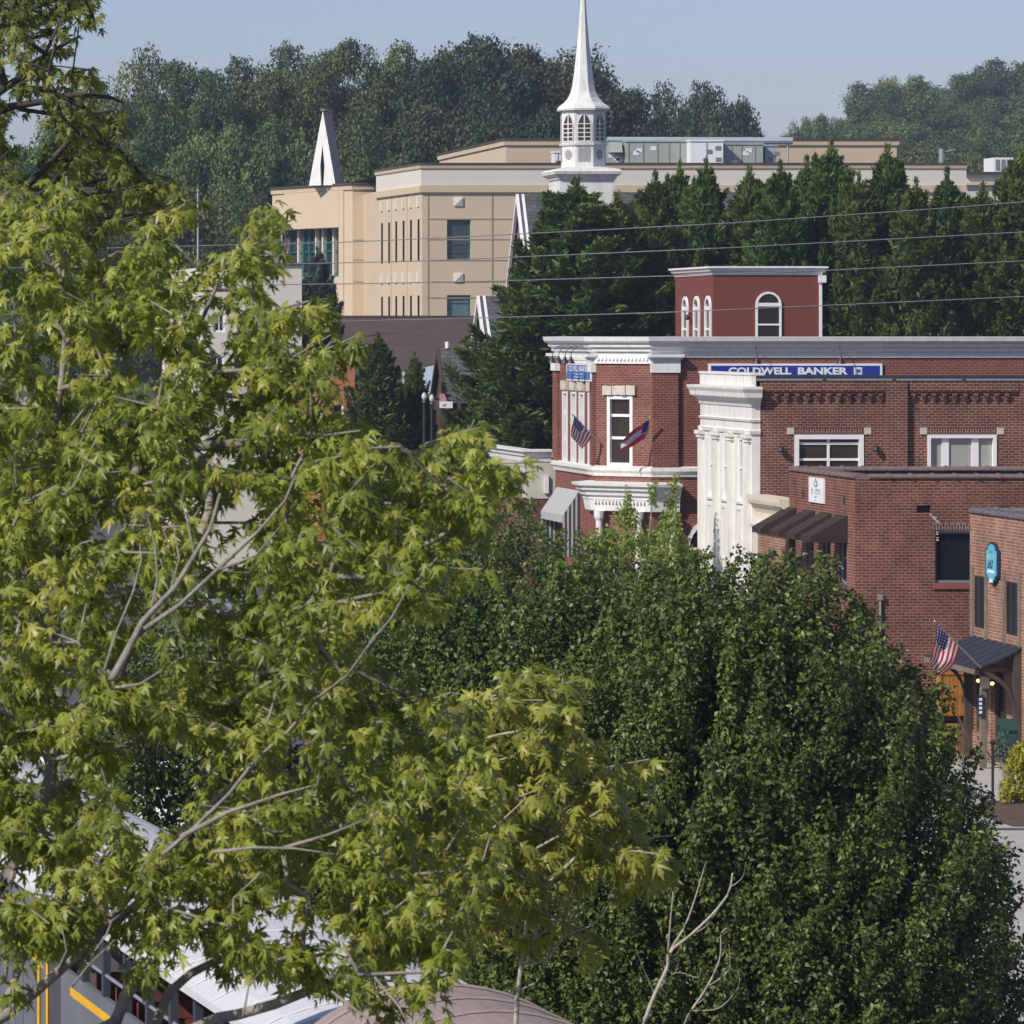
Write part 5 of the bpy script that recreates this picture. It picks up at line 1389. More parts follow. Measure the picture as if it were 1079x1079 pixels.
# ------------------------------------------------------------------ parked cars, street lamp
def parked_car(loc, label, paint, rz):
    t = thing('parked_car', label, 'car', (0, 0, 0), group='cars parked beyond the train')
    prof = [(-2.2, .35), (-2.25, .62), (-2.15, .88), (-1.75, .98), (-.95, 1.05), (-.35, 1.47), (.75, 1.52), (1.45, 1.18), (2.1, 1.02), (2.22, .7), (2.2, .35)]
    mb = MB(); n = len(prof); base = 0
    for side, w_ in ((-1, .0), (1, .0)):
        for x, z in prof:
            hw_ = .86 if z < 1.1 else .86 - (z - 1.1) * .5
            mb.v.append((x, side * hw_, z))
    for k in range(n - 1): mb.f.append((k, k + 1, n + k + 1, n + k)); mb.m.append(0)
    mb.f.append(tuple(range(n - 1, -1, -1))); mb.m.append(0); mb.f.append(tuple(range(n, 2 * n))); mb.m.append(0)
    mb.f.append((n - 1, 0, n, 2 * n - 1)); mb.m.append(0)
    mb.build('body', paint, t)
    mb = MB()
    mb.quad((-.92, -.72, 1.085), (-.92, .72, 1.085), (-.40, .62, 1.45), (-.40, -.62, 1.45)); mb.quad((.82, -.62, 1.51), (.82, .62, 1.51), (1.42, .72, 1.215), (1.42, -.72, 1.215))
    ob = mb.build('windscreen', M['glass'], t)
    for s in (-1, 1):
        mb = MB(); mb.poly([(-.8, s * .875, 1.09), (-.3, s * .72, 1.42), (.7, s * .705, 1.46), (1.2, s * .865, 1.12)]); mb.build('side_window', M['glass'], t)
        for x in (-1.4, 1.35):
            mb = MB(); mb.tube([(x, s * .68, .32), (x, s * .89, .32)], .32, 16); wh = mb.build('wheel', M['tyre'], t)
            mb = MB(); mb.tube([(x, s * .885, .32), (x, s * .9, .32)], .19, 12); mb.build('rim', M['steel'], wh)
        mb = MB(); mb.box(-2.24, -2.1, s * .6 - .16, s * .6 + .16, .68, .8); mb.build('headlight', M['globe'], t)
        mb = MB(); mb.box(2.13, 2.23, s * .62 - .14, s * .62 + .14, .72, .86); mb.build('tail_light', M['red'], t)
    t.location = loc; t.rotation_euler = (0, 0, rz)
parked_car((xu(168, 97), 97, 0), 'white car glimpsed behind the black lamp post through a gap in the maple', M['car_white'], math.radians(80))
parked_car((xu(12, 99), 99, 0), 'white car glimpsed through the maple at the left edge', M['car_white'], math.radians(82))
parked_car((xu(228, 165), 165, 0), 'silver car on the street glimpsed high in the maple gap', M['car_silver'], math.radians(95))
q = P(157, 790, 72)
t = thing('street_lamp', 'black street lamp post rising in front of the white car behind the train', 'street lamp', (q[0], q[1], 0))
mb = MB(); mb.tube([(q[0], q[1], 0), (q[0], q[1], .5), (q[0], q[1], 3.6)], [.12, .07, .05], 8); mb.build('pole', M['black_metal'], t)
mb = MB(); mb.lathe([(.05, 3.6), (.12, 3.7), (.15, 4.05), (.17, 4.1), (.05, 4.25), (.02, 4.4)], (q[0], q[1]), 8); mb.build('lantern', M['black_metal'], t)

# ------------------------------------------------------------------ foliage machinery
def npmesh(name, verts, faces, mat, tint=None, parent=None, smooth=False):
    me = bpy.data.meshes.new(name)
    n, (mf, k) = len(verts), faces.shape
    me.vertices.add(n); me.vertices.foreach_set('co', np.ascontiguousarray(verts, dtype=np.float32).ravel())
    me.loops.add(mf * k); me.loops.foreach_set('vertex_index', faces.astype(np.int32).ravel())
    me.polygons.add(mf); me.polygons.foreach_set('loop_start', np.arange(0, mf * k, k, dtype=np.int32))
    me.polygons.foreach_set('loop_total', np.full(mf, k, dtype=np.int32))
    if tint is not None:
        at = me.attributes.new('tint', 'FLOAT', 'POINT'); at.data.foreach_set('value', tint.astype(np.float32))
    me.materials.append(mat); me.update(calc_edges=True)
    return link_obj(name, me, parent)

def norm(a): return a / np.maximum(np.linalg.norm(a, axis=1, keepdims=True), 1e-9)

def scatter(tmpl, tfaces, pos, axis, normal, size, tint):
    """copies of a leaf template: x across, y along axis, z along normal"""
    y = norm(axis); x = norm(np.cross(y, normal)); z = np.cross(x, y)
    V = pos[:, None, :] + size[:, None, None] * (tmpl[None, :, 0:1] * x[:, None, :] + tmpl[None, :, 1:2] * y[:, None, :] + tmpl[None, :, 2:3] * z[:, None, :])
    K = len(tmpl); N = len(pos)
    Fc = (np.arange(N) * K)[:, None, None] + tfaces[None]
    return V.reshape(-1, 3), Fc.reshape(-1, tfaces.shape[1]), np.repeat(tint, K)

half = [(.07, .04), (.42, .04), (.15, .22), (.30, .31), (.62, .68), (.27, .52), (.085, .40), (.19, .66), (.085, .74)]
outl = [(0, 0)] + half + [(0, 1.0)] + [(-a, b) for a, b in reversed(half)]
mp_t = np.array([(0, .3, 0)] + [(a, b, -.42 * abs(a) ** 1.2 - .50 * b * b) for a, b in outl])
mp_t[0, 2] = 0.02
N_ = len(outl); mp_f = np.array([(0, 1 + k, 1 + (k + 1) % N_) for k in range(N_)])
lf_t = np.array([(0, 0, 0), (.30, .38, .10), (0, .45, 0), (-.30, .38, .10), (0, 1, -.12)])
lf_f = np.array([(0, 1, 2), (0, 2, 3), (1, 4, 2), (2, 4, 3)])
kt_t = np.array([(0, 0, 0), (.5, .5, .06), (0, 1, -.05), (-.5, .5, .06)]); kt_f = np.array([(0, 1, 2, 3)])

def in_poly(pts, poly):
    x, y = pts[:, 0], pts[:, 1]; c = np.zeros(len(pts), bool); j = len(poly) - 1
    for i in range(len(poly)):
        xi, yi = poly[i]; xj, yj = poly[j]
        cond = ((yi > y) != (yj > y)) & (x < (xj - xi) * (y - yi) / (yj - yi + 1e-12) + xi)
        c ^= cond; j = i
    return c

def sample_poly(poly, n, holes=(), hole_keep=0.0):
    P_ = np.array(poly, float); lo, hi = P_.min(0), P_.max(0); out = []
    tot = 0
    while tot < n:
        q = rng.uniform(lo, hi, (n * 3, 2)); q = q[in_poly(q, poly)]
        for hx0, hx1, hy0, hy1, keep in holes:
            k = (q[:, 0] > hx0) & (q[:, 0] < hx1) & (q[:, 1] > hy0) & (q[:, 1] < hy1)
            q = q[~k | (rng.random(len(q)) < keep)]
        out.append(q); tot += len(q)
    return np.concatenate(out)[:n]

def grow(limbs, tips, mb_r=0.004, expo=0.5, step=0.35, rmax=.12, up=0.10):
    """limbs: list of (points, r0, r1) drawn as given; tips attach to the nearest branch by twigs. returns MB for wood, directions at tips"""
    nodes, par, cnt = [], [], []
    seg_limbs = []
    for pts, r0, r1 in limbs:
        pts = [Vector(p) for p in pts]; fine = []
        for i in range(len(pts) - 1):
            L = (pts[i + 1] - pts[i]).length; n = max(2, int(L / .12))
            p0, p1, p2, p3 = pts[max(i - 1, 0)], pts[i], pts[i + 1], pts[min(i + 2, len(pts) - 1)]
            for k in range(n):
                s = k / n
                q = .5 * ((2 * p1) + (p2 - p0) * s + (2 * p0 - 5 * p1 + 4 * p2 - p3) * s * s + (3 * p1 - p0 - 3 * p2 + p3) * s ** 3)
                fine.append(q)
        fine.append(pts[-1]); seg_limbs.append((fine, r0, r1))
        for q in fine: nodes.append(tuple(q)); par.append(-1); cnt.append(0)
    nodes_a = np.array(nodes + [(0, 0, 0)] * (len(tips) * 12)); nn = len(nodes); par = par + [-1] * (len(tips) * 12)
    d0 = np.array([np.min(((nodes_a[:nn] - p) ** 2).sum(1)) for p in tips])
    ends = [None] * len(tips)
    for ti in np.argsort(d0):
        p = tips[ti]; d = ((nodes_a[:nn] - p) ** 2).sum(1)
        d = d + np.maximum(0, nodes_a[:nn, 2] - p[2] + .05) ** 2 * 3
        j = int(np.argmin(d)); q = nodes_a[j].copy(); L = float(np.linalg.norm(p - q)); k = min(11, max(1, int(L / step)))
        last = j
        for m_ in range(1, k + 1):
            s = m_ / k; w = q + (p - q) * s; w[2] += up * L * math.sin(math.pi * s) * .6
            if m_ < k: w += rng.normal(0, .02 * L, 3)
            nodes_a[nn] = w; par[nn] = last; last = nn; nn += 1
        ends[ti] = last
    cnt = np.zeros(nn)
    for e in ends:
        k = e
        while k != -1 and par[k] != -1: cnt[k] += 1; k = par[k]
    mb = MB()
    for fine, r0, r1 in seg_limbs:
        n = len(fine); mb.tube(fine[::2] + ([fine[-1]] if (n - 1) % 2 else []), list(np.linspace(r0, r1, len(fine[::2]) + (1 if (n - 1) % 2 else 0))), 7)
    for k in range(nn):
        if par[k] == -1: continue
        ra = mb_r * max(cnt[k], 1) ** expo; rb = mb_r * max(cnt[par[k]], cnt[k], 1) ** expo
        mb.tube([nodes_a[par[k]], nodes_a[k]], [min(rb, rmax), min(ra, rmax)], 4, cap=False)
    dirs = np.array([nodes_a[e] - nodes_a[par[e]] if par[e] != -1 else (0, 0, 1) for e in ends])
    return mb, norm(dirs)

def maple_leaves(tips, dirs, per, size, spread, top_bias=None):
    N = len(tips); n = rng.integers(per[0], per[1] + 1, N); idx = np.repeat(np.arange(N), n); T = len(idx)
    back = rng.random(T) ** 1.5 * spread
    pos = tips[idx] - dirs[idx] * back[:, None] + rng.normal(0, .025, (T, 3))
    az = rng.uniform(0, 2 * np.pi, T); out = np.stack([np.cos(az), np.sin(az), np.zeros(T)], 1)
    ax = norm(out + .55 * dirs[idx] * np.array([1, 1, .4]) + np.stack([np.zeros(T), np.zeros(T), rng.uniform(-1.9, .0, T)], 1))
    pos = pos + ax * rng.uniform(.02, .085, T)[:, None]          # leaf stalk
    nrm = norm(np.array([-.25, -.15, 1.0]) + rng.normal(0, .5, (T, 3)))
    sz = rng.uniform(size[0], size[1], T)
    ct = rng.beta(2.2, 2.2, N)[idx]
    tint = np.clip(.62 * ct + .38 * rng.random(T) + (.02 if top_bias is None else top_bias[idx]), 0, 1)
    return pos, ax, nrm, sz, tint

def pxline(pts, D0, D1):
    n = len(pts); return [P(u, v, D0 + (D1 - D0) * i / max(n - 1, 1)) for i, (u, v) in enumerate(pts)]

# ------------------------------------------------------------------ big silver maple in front, left
outline = [(-90, 240), (0, 212), (8, 196), (40, 215), (62, 186), (82, 205), (72, 235), (96, 262), (112, 300), (128, 262), (160, 226), (182, 238), (196, 262), (178, 290), (212, 280), (240, 246), (285, 246), (296, 268),
           (272, 290), (300, 312), (345, 318), (372, 336), (396, 350), (372, 372), (350, 392), (352, 420), (384, 432), (352, 440), (392, 436), (440, 440), (470, 432), (512, 444), (502, 466), (522, 486), (548, 478), (562, 494), (548, 518), (516, 520),
           (498, 548), (470, 575), (502, 598), (496, 625), (440, 640), (420, 612), (400, 640), (428, 664), (420, 700), (430, 730), (500, 760), (520, 830), (520, 900), (500, 960), (470, 1000), (420, 985), (380, 960), (330, 985), (290, 960), (250, 975), (200, 950), (165, 1010), (135, 985), (120, 950), (70, 985), (40, 1000), (0, 975), (-90, 1000)]
holes = [(128, 206, 768, 872, .0), (203, 252, 552, 596, .15), (118, 230, 590, 700, .4), (212, 268, 280, 395, .35), (300, 470, 780, 860, .75), (-90, 60, 985, 1079, .1), (370, 500, 630, 690, .25), (60, 130, 935, 1000, .35), (180, 330, 940, 1000, .8), (380, 430, 440, 452, .1), (0, 60, 880, 930, .4)]
tp = sample_poly(outline, 1250, holes)
extra = np.array([(190, 208), (197, 214), (282, 214), (290, 222), (272, 226), (60, 192), (70, 186), (12, 200), (22, 212), (500, 412 + 30), (530, 488), (556, 488), (540, 520), (508, 600), (432, 612), (410, 602),
                  (30, 968), (12, 985), (45, 960), (66, 972), (148, 1000), (158, 985), (146, 1012), (70, 950), (85, 962), (255, 985), (270, 995), (322, 1005), (345, 1030), (410, 1062), (448, 1068), (300, 990), (235, 990), (5, 1035), (20, 940)], float)
low = rng.uniform((125, 955), (480, 1062), (62, 2)); low = low[low[:, 1] < 985 + (low[:, 0] - 125) * .23]
tp = np.concatenate([tp, extra, low])
cu, cv = 180.0, 620.0
edge = np.clip(1.15 - np.hypot((tp[:, 0] - cu) / 430.0, (tp[:, 1] - cv) / 480.0), .22, 1.0)
def maple_depth(u, v):
    return 25.6 - .5 * ((u - U0) / 200 - 2.6) - .6 * (v - 620) / 200
dd = maple_depth(tp[:, 0], tp[:, 1]) + rng.uniform(-1, 1, len(tp)) * 1.9 * np.sqrt(edge)
tips = np.array([P(u, v, d) for (u, v), d in zip(tp, dd)])
MX = 1.35
t = thing('silver_maple', 'large silver maple with yellow green lobed leaves filling the left foreground', 'tree', (MX, 25.2, 0))
tr = Vector((MX, 25.2, 0))
def from_trunk(pts, D0, D1): return pxline(pts, D0, D1)
fork = Vector(P(-70, 1180, 25.2))
limbs = [([tr, (MX + .03, 25.25, 2.5), (MX - .05, 25.2, 4.6), fork], .20, .12)]
LB = lambda pts, D0, D1, r0, r1, start=fork: limbs.append(([tuple(start)] if start is not None else []) + [P(u, v, maple_depth(u, v) + .35) for u, v in pts] if False else ((([tuple(start)] if start is not None else []) + [P(u, v, maple_depth(u, v) + .3 + .4 * math.sin(u * .03 + v * .02)) for u, v in pts]), r0, r1))
LB([(-20, 1085), (6, 1070), (55, 1030), (106, 983), (150, 948), (190, 880), (296, 837)], 24.6, 24.0, .035, .012)
LB([(-25, 1000), (0, 942), (17, 905), (32, 876), (46, 842), (57, 800), (62, 720), (58, 640), (64, 560), (55, 480), (64, 410), (68, 345), (60, 270)], 25.4, 26.0, .05, .010)
LB([(-10, 1090), (3, 1063), (17, 1029), (34, 988), (52, 955)], 24.2, 23.5, .03, .015)
LB([(60, 1110), (121, 1078), (132, 1050), (146, 1030), (190, 985), (244, 942), (299, 905), (360, 870), (450, 862)], 24.0, 23.5, .05, .012)
LB([(120, 1120), (165, 1076), (178, 1046), (201, 1026), (224, 1014), (280, 1000)], 23.6, 23.2, .04, .016)
LB([(120, 1130), (213, 1079), (250, 1069), (310, 1051), (370, 1020), (440, 985), (500, 960)], 24.4, 25.5, .045, .014)
LB([(62, 720), (92, 705), (125, 712), (140, 672), (185, 622), (215, 560), (222, 500), (200, 466), (196, 390), (212, 336), (240, 280)], 25.8, 26.5, .035, .009, None)
LB([(64, 560), (110, 520), (165, 484), (210, 470), (290, 466), (370, 467), (440, 478), (510, 506)], 26, 25.0, .035, .010, None)
LB([(55, 480), (20, 420), (5, 350)], 26, 26.5, .02, .009, None)
LB([(64, 560), (20, 540), (-30, 500)], 26, 25, .02, .01, None)
LB([(200, 466), (250, 430), (310, 400), (350, 360)], 26.3, 26, .018, .008, None)
LB([(106, 983), (190, 879), (285, 790), (350, 720), (385, 690), (420, 640)], 24.4, 23.6, .022, .006, None)
LB([(58, 640), (120, 620), (60 + 150, 640), (300, 660), (400, 640)], 26, 27, .025, .010, None)
LB([(46, 842), (110, 800), (180, 760), (280, 730)], 25.5, 26.5, .025, .010, None)
LB([(244, 942), (224, 896), (310, 893), (380, 905)], 23.9, 23.4, .016, .008, None)
wood, dirs = grow(limbs, tips, mb_r=.0042, expo=.42, step=.28, rmax=.02)
for e in np.array(dirs)[:0]: pass
# bare pale twigs in the gap
for pts, r0 in (([(118, 716), (132, 690), (150, 655), (185, 618), (205, 585), (222, 556), (232, 520)], .022), ([(172, 900), (205, 872), (240, 838), (270, 800), (302, 772), (335, 735), (366, 712), (394, 672), (412, 652), (432, 616)], .012), ([(190, 882), (240, 856), (296, 837), (330, 828)], .014), ([(224, 898), (268, 893), (310, 894), (352, 900)], .010), ([(300, 893), (345, 880), (400, 858)], .010), ([(152, 663), (190, 637), (240, 590), (272, 560), (300, 528), (312, 500)], .014), ([(110, 706), (122, 668), (140, 625), (149, 590), (147, 572)], .008),
                ([(160, 640), (166, 610), (163, 575), (156, 545)], .007), ([(180, 622), (189, 588), (182, 552)], .007), ([(232, 600), (270, 585), (295, 555)], .008), ([(205, 585), (198, 552), (190, 520)], .006), ([(100, 1002), (112, 985), (118, 970), (126, 964)], .006), ([(75, 1040), (95, 1015), (122, 990)], .007),
                ([(256, 1072), (262, 1040), (276, 1020)], .007), ([(350, 1045), (380, 1068), (400, 1079)], .009), ([(395, 1030), (420, 1060), (430, 1079)], .008), ([(62, 1020), (70, 1002), (66, 980)], .006)):
    q = [P(u, v, maple_depth(u, v) - (2.1 if v < 720 else 1.35)) for u, v in pts]; wood.tube(q, list(np.linspace(r0, r0 * .35, len(q))), 5)
wood.build('trunk', M['bark_grey'], t, smooth=True)
pos, ax, nr, sz, tint = maple_leaves(tips, dirs, (18, 26), (.050, .100), .25)
V, Fc, tt = scatter(mp_t, mp_f, pos - np.array(OFF[t.name]), ax, nr, sz, tint)
npmesh('crown', V, Fc, M['maple'], tt, t)

# second maple behind, upper left
t = thing('leafy_maple', 'darker maple with bare lower boughs behind the big maple, cut by the top left corner', 'tree', (1.2, 42, 0))
LB = lambda pts, D0, D1, r0, r1, start=None: limbs.append((([tuple(start)] if start is not None else []) + pxline(pts, D0, D1), r0, r1))
out2 = [(-70, -120), (60, -120), (100, -40), (108, 5), (96, 24), (84, 30), (72, 18), (58, 40), (84, 46), (78, 62), (98, 60), (120, 92), (136, 108), (118, 150), (150, 170), (186, 180), (190, 215), (160, 235), (120, 250), (60, 250), (0, 240), (-70, 240)]
h2 = [(8, 34, 22, 50, .15), (15, 60, 118, 178, .06), (24, 60, 40, 66, .2), (62, 84, 22, 44, .1), (0, 50, 95, 112, .4), (90, 180, 100, 150, .55)]
tp = sample_poly(out2, 400, h2)
dd = 42 + rng.uniform(-1, 1, len(tp)) * 3.2
tips = np.array([P(u, v, d) for (u, v), d in zip(tp, dd)])
fk = Vector(P(-120, 330, 42)); limbs = [([(1.2, 42, 0), (1.25, 42.1, 4), (1.5, 42, 8), fk, P(-100, 100, 42), P(-90, -100, 42)], .26, .08)]
LB([(-60, 240), (0, 215), (40, 185), (66, 155), (90, 130)], 41.5, 41, .06, .02, fk); LB([(-60, 150), (-20, 125), (12, 112), (50, 106), (95, 98), (130, 108)], 42, 41.5, .06, .012, P(-105, 180, 42))
LB([(-40, 120), (6, 92), (25, 80), (45, 68), (58, 52), (80, 40)], 42, 43, .06, .015, P(-103, 130, 42)); LB([(6, 92), (-5, 50), (10, 20), (60, 0), (95, -5)], 42.2, 42.5, .04, .012, None)
LB([(-50, 215), (10, 205), (70, 205), (125, 200), (160, 195)], 41, 40, .05, .014, fk); LB([(25, 80), (28, 60), (36, 45)], 42.4, 42.4, .015, .006, None); LB([(50, 106), (60, 140), (48, 165), (42, 176)], 41.8, 41.8, .02, .006, None)
wood, dirs = grow(limbs, tips, mb_r=.006, expo=.4, step=.4, rmax=.03); wood.build('trunk', M['bark_dark'], t, smooth=True)
pos, ax, nr, sz, tint = maple_leaves(tips, dirs, (12, 18), (.07, .125), .32)
V, Fc, tt = scatter(mp_t, mp_f, pos - np.array(OFF[t.name]), ax, nr, sz, tint); npmesh('crown', V, Fc, M['maple_far'], tt, t)

# young maple, bottom centre
YD = 33.6
bx = P(535, 1881, YD)
t = thing('young_maple', 'slender young maple with pale trunk and golden green leaves at bottom centre', 'tree', (bx[0], YD, 0))
out3 = [(440, 740), (500, 722), (545, 700), (600, 706), (614, 718), (596, 742), (604, 770), (648, 800), (664, 822), (652, 846), (668, 872), (700, 890), (716, 906), (690, 924), (655, 930), (640, 905), (610, 925), (600, 965), (575, 1000), (540, 1010), (505, 1000), (470, 960), (420, 930), (400, 860), (420, 790)]
tp = sample_poly(out3, 360, [(560, 640, 900, 1010, .25), (520, 575, 940, 1010, .35)])
tp = np.concatenate([tp, np.array([(680, 808), (684, 800), (690, 836), (688, 900), (706, 906), (670, 905), (612, 925), (640, 990), (628, 1000)], float)])
dd = YD - .6 + rng.uniform(-1, 1, len(tp)) * 1.6
tips = np.array([P(u, v, d) for (u, v), d in zip(tp, dd)])
fk = Vector(P(545, 1050, YD)); LB = lambda pts, D0, D1, r0, r1, start=None: limbs.append((pxline(pts, D0, D1), r0, r1))
limbs = [([(bx[0], YD, 0), P(530, 1700, YD), P(538, 1250, YD), fk, P(551, 1000, YD), P(558, 950, YD), P(566, 905, YD), P(575, 850, YD), P(560, 790, YD)], .05, .008)]
LB([(560, 942), (585, 925), (612, 898), (640, 872), (665, 885), (710, 880)], YD, YD - .4, .016, .004, None); LB([(561, 930), (567, 905), (562, 880), (555, 850), (520, 800)], YD, YD - 1, .012, .005, None)
LB([(551, 1018), (575, 1012), (596, 985), (610, 955), (612, 940)], YD, YD, .012, .004, None); LB([(596, 985), (625, 975), (645, 950)], YD, YD, .006, .003, None); LB([(552, 998), (575, 980), (587, 950), (586, 935)], YD, YD, .008, .003, None)
LB([(556, 960), (520, 900), (470, 860), (430, 830)], YD, YD - 1, .014, .006, None); LB([(545, 1045), (565, 1035), (575, 1018), (582, 1000)], YD, YD, .006, .003, None)
wood, dirs = grow(limbs, tips, mb_r=.0035, expo=.42, step=.25, rmax=.014); wood.build('trunk', M['bark_pale'], t, smooth=True)
pos, ax, nr, sz, tint = maple_leaves(tips, dirs, (12, 18), (.08, .14), .26)
V, Fc, tt = scatter(mp_t, mp_f, pos - np.array(OFF[t.name]), ax, nr, sz, tint); npmesh('crown', V, Fc, M['maple_gold'], tt, t)
# bare saplings
def sapling(lines, D, label):
    b = P(lines[0][0][0][0] - 12, 350 + H * F / D, D)
    mb = MB()
    for i, (pts, r0) in enumerate(lines):
        q = pxline(pts, D, D - .2)
        if i == 0: q = [b] + q
        fine = []
        for k in range(len(q) - 1):
            p0, p1, p2, p3 = (Vector(q[max(k - 1, 0)]), Vector(q[k]), Vector(q[k + 1]), Vector(q[min(k + 2, len(q) - 1)]))
            for j in range(5):
                s = j / 5; fine.append(.5 * ((2 * p1) + (p2 - p0) * s + (2 * p0 - 5 * p1 + 4 * p2 - p3) * s * s + (3 * p1 - p0 - 3 * p2 + p3) * s ** 3))
        r0 *= 0.95; fine.append(Vector(q[-1])); mb.tube(fine, list(np.linspace(r0, r0 * .35, len(fine))), 5)
    set_tags(mb.build('bare_sapling', M['bark_pale'], None, smooth=True), label, 'tree')
sapling([([(660, 1150), (680, 1076), (690, 1048), (703, 1020), (706, 1003), (728, 985), (752, 962), (768, 940), (772, 920)], .024), ([(705, 1003), (722, 975), (733, 945), (742, 915), (744, 908)], .011), ([(704, 1002), (707, 965), (710, 930), (706, 915)], .010), ([(692, 1045), (712, 1025), (735, 1030), (738, 1020)], .006), ([(728, 985), (745, 975), (758, 955)], .005), ([(768, 936), (782, 925), (786, 908)], .005), ([(690, 1048), (680, 1025), (670, 1000)], .006), ([(700, 1018), (710, 1026), (716, 1010)], .005)], 41.0, 'leafless pale sapling with upswept twigs before the dark pear tree')
sapling([([(705, 1150), (722, 1078), (742, 1045), (758, 1012), (760, 985), (766, 978)], .014), ([(745, 1040), (768, 1022), (768, 995)], .006), ([(730, 1065), (758, 1062), (778, 1040), (778, 1025)], .006), ([(735, 1058), (748, 1045), (745, 1035)], .004)], 41.5, 'smaller leafless sapling right of the bigger bare one')

# ------------------------------------------------------------------ ornamental pears
def pear_tree(label, u, D, vtop, prof, lobes, per, lsize, mat, seed, name='pear_tree', zbot=1.6, inner=30000, squash=1.0):
    """prof: (metres below the top, half-width)"""
    r = np.random.default_rng(seed)
    x, y, zt_ = P(u, vtop, D)
    t = thing(name, label, 'tree', (x, y, 0))
    pd, pw = np.array([p[0] for p in prof]), np.array([p[1] for p in prof])
    hgt = zt_ - zbot
    # upright plumes of leafy shoots set all over the envelope, some deeper in, leaving dark clefts
    ax_pt = np.array([x, y, zt_ - hgt * .6])
    dgr = np.linspace(.25, hgt, 200); wgr = np.interp(dgr, pd, pw); cdf = np.cumsum(wgr + .15); cdf /= cdf[-1]
    dq = np.interp(r.random(lobes), cdf, dgr); an = r.uniform(0, 2 * np.pi, lobes); wq_ = np.interp(dq, pd, pw)
    wob = 1 + .025 * np.sin(3 * an + 1.3 * dq + seed) + .035 * np.sin(7 * an - 1.9 * dq) + .025 * np.sin(11 * an + 3.1 * dq)
    rf = np.where(r.random(lobes) < .72, r.uniform(.90, 1.0, lobes), r.uniform(.6, .88, lobes)) * wob
    C = np.stack([x + np.cos(an) * wq_ * rf, y + np.sin(an) * wq_ * rf, zt_ - dq], 1)
    outd = np.stack([np.cos(an), np.sin(an), np.zeros(lobes)], 1)
    lean = np.clip(dq / hgt, 0.05, 1)
    pax = norm(outd * (.15 + .75 * lean)[:, None] + np.array([0, 0, 1.0]) + r.normal(0, .16, (lobes, 3)))
    plen = r.uniform(.7, 1.35, lobes); prad = r.uniform(.14, .25, lobes)
    n = (per * plen * (prad / .19)).astype(int); idx = np.repeat(np.arange(lobes), n); T = len(idx)
    f = r.random(T) ** .8
    taper_ = np.sqrt(np.clip(1 - f, 0, 1)) * .8 + .25
    rv_ = norm(r.normal(0, 1, (T, 3))) * (r.random(T) ** .5 * prad[idx] * taper_)[:, None]
    pos = C[idx] + pax[idx] * ((f - 1.0) * plen[idx])[:, None] + rv_
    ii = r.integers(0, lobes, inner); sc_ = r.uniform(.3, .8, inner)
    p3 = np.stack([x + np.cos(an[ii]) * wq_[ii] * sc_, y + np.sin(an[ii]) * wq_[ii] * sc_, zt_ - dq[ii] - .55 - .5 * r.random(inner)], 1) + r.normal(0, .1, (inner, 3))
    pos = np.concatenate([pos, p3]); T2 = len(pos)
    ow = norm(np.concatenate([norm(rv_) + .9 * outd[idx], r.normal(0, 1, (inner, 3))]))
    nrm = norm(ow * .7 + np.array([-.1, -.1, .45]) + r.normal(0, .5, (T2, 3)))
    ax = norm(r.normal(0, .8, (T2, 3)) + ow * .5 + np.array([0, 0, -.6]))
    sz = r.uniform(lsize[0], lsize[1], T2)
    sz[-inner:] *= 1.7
    tint = np.clip(np.concatenate([.4 * r.random(lobes)[idx] + .6 * r.random(T), .3 * r.random(inner)]), 0, 1)  # inner filler leaves get low tints, painting the crown's dark interior
    V, Fc, tt = scatter(lf_t, lf_f, pos - np.array([x, y, 0]), ax, nrm, sz, tint)
    mb = MB(); mb.tube([(x, y, 0), (x + .03, y, zbot), (x, y, zbot + hgt * .5), (x, y, zt_ - .6)], [.2, .16, .09, .02], 8)
    for c in C[:: max(1, len(C) // 40)]:
        c = np.array([x, y, c[2] - .6]) + (c - np.array([x, y, c[2]])) * .85
        b = Vector((x, y, zbot + .3 + .4 * max(0, c[2] - zbot))); e = Vector(c); m_ = b.lerp(e, .5) + Vector((0, 0, .15)); mb.tube([b, m_, e], [.06, .04, .015], 5)
    mb.build('trunk', M['bark_dark'], t, smooth=True)
    npmesh('crown', V, Fc, mat, tt, t)
    return t
P_R = [(0, .7), (.3, 1.1), (.72, 1.45), (1.2, 1.9), (1.65, 2.25), (2.35, 2.62), (3.4, 3.0), (4.5, 3.35), (5.5, 3.5), (6.6, 3.2), (7, 2.6)]
P_L = [(0, 1.0), (.25, 1.8), (.6, 2.3), (1.2, 2.7), (2.2, 3.0), (3.5, 3.2), (5, 3.3), (6.2, 3.0), (7, 2.4)]
pear_tree('large dark green pear tree filling the lower right, its crown spreading to the frame edge', 782, 57, 560, P_R, 1150, 150, (.055, .088), M['pear'], 5)
pear_tree('dark green pear tree at centre, directly below the white entrance hood', 580, 62, 558, P_L, 1050, 145, (.058, .094), M['pear'], 6)
pear_tree('dark pear tree hidden deep behind the maple leaves at left centre', 300, 70, 590, P_L, 420, 110, (.075, .11), M['pear'], 8, inner=5000)
pear_tree('dark green street tree topping out just left of the striped awning', 505, 92, 510, [(0, .6), (.3, 1.4), (.8, 2.0), (1.6, 2.4), (3, 2.6), (5, 2.5), (6, 2)], 420, 100, (.075, .115), M['pear'], 9, inner=4000)

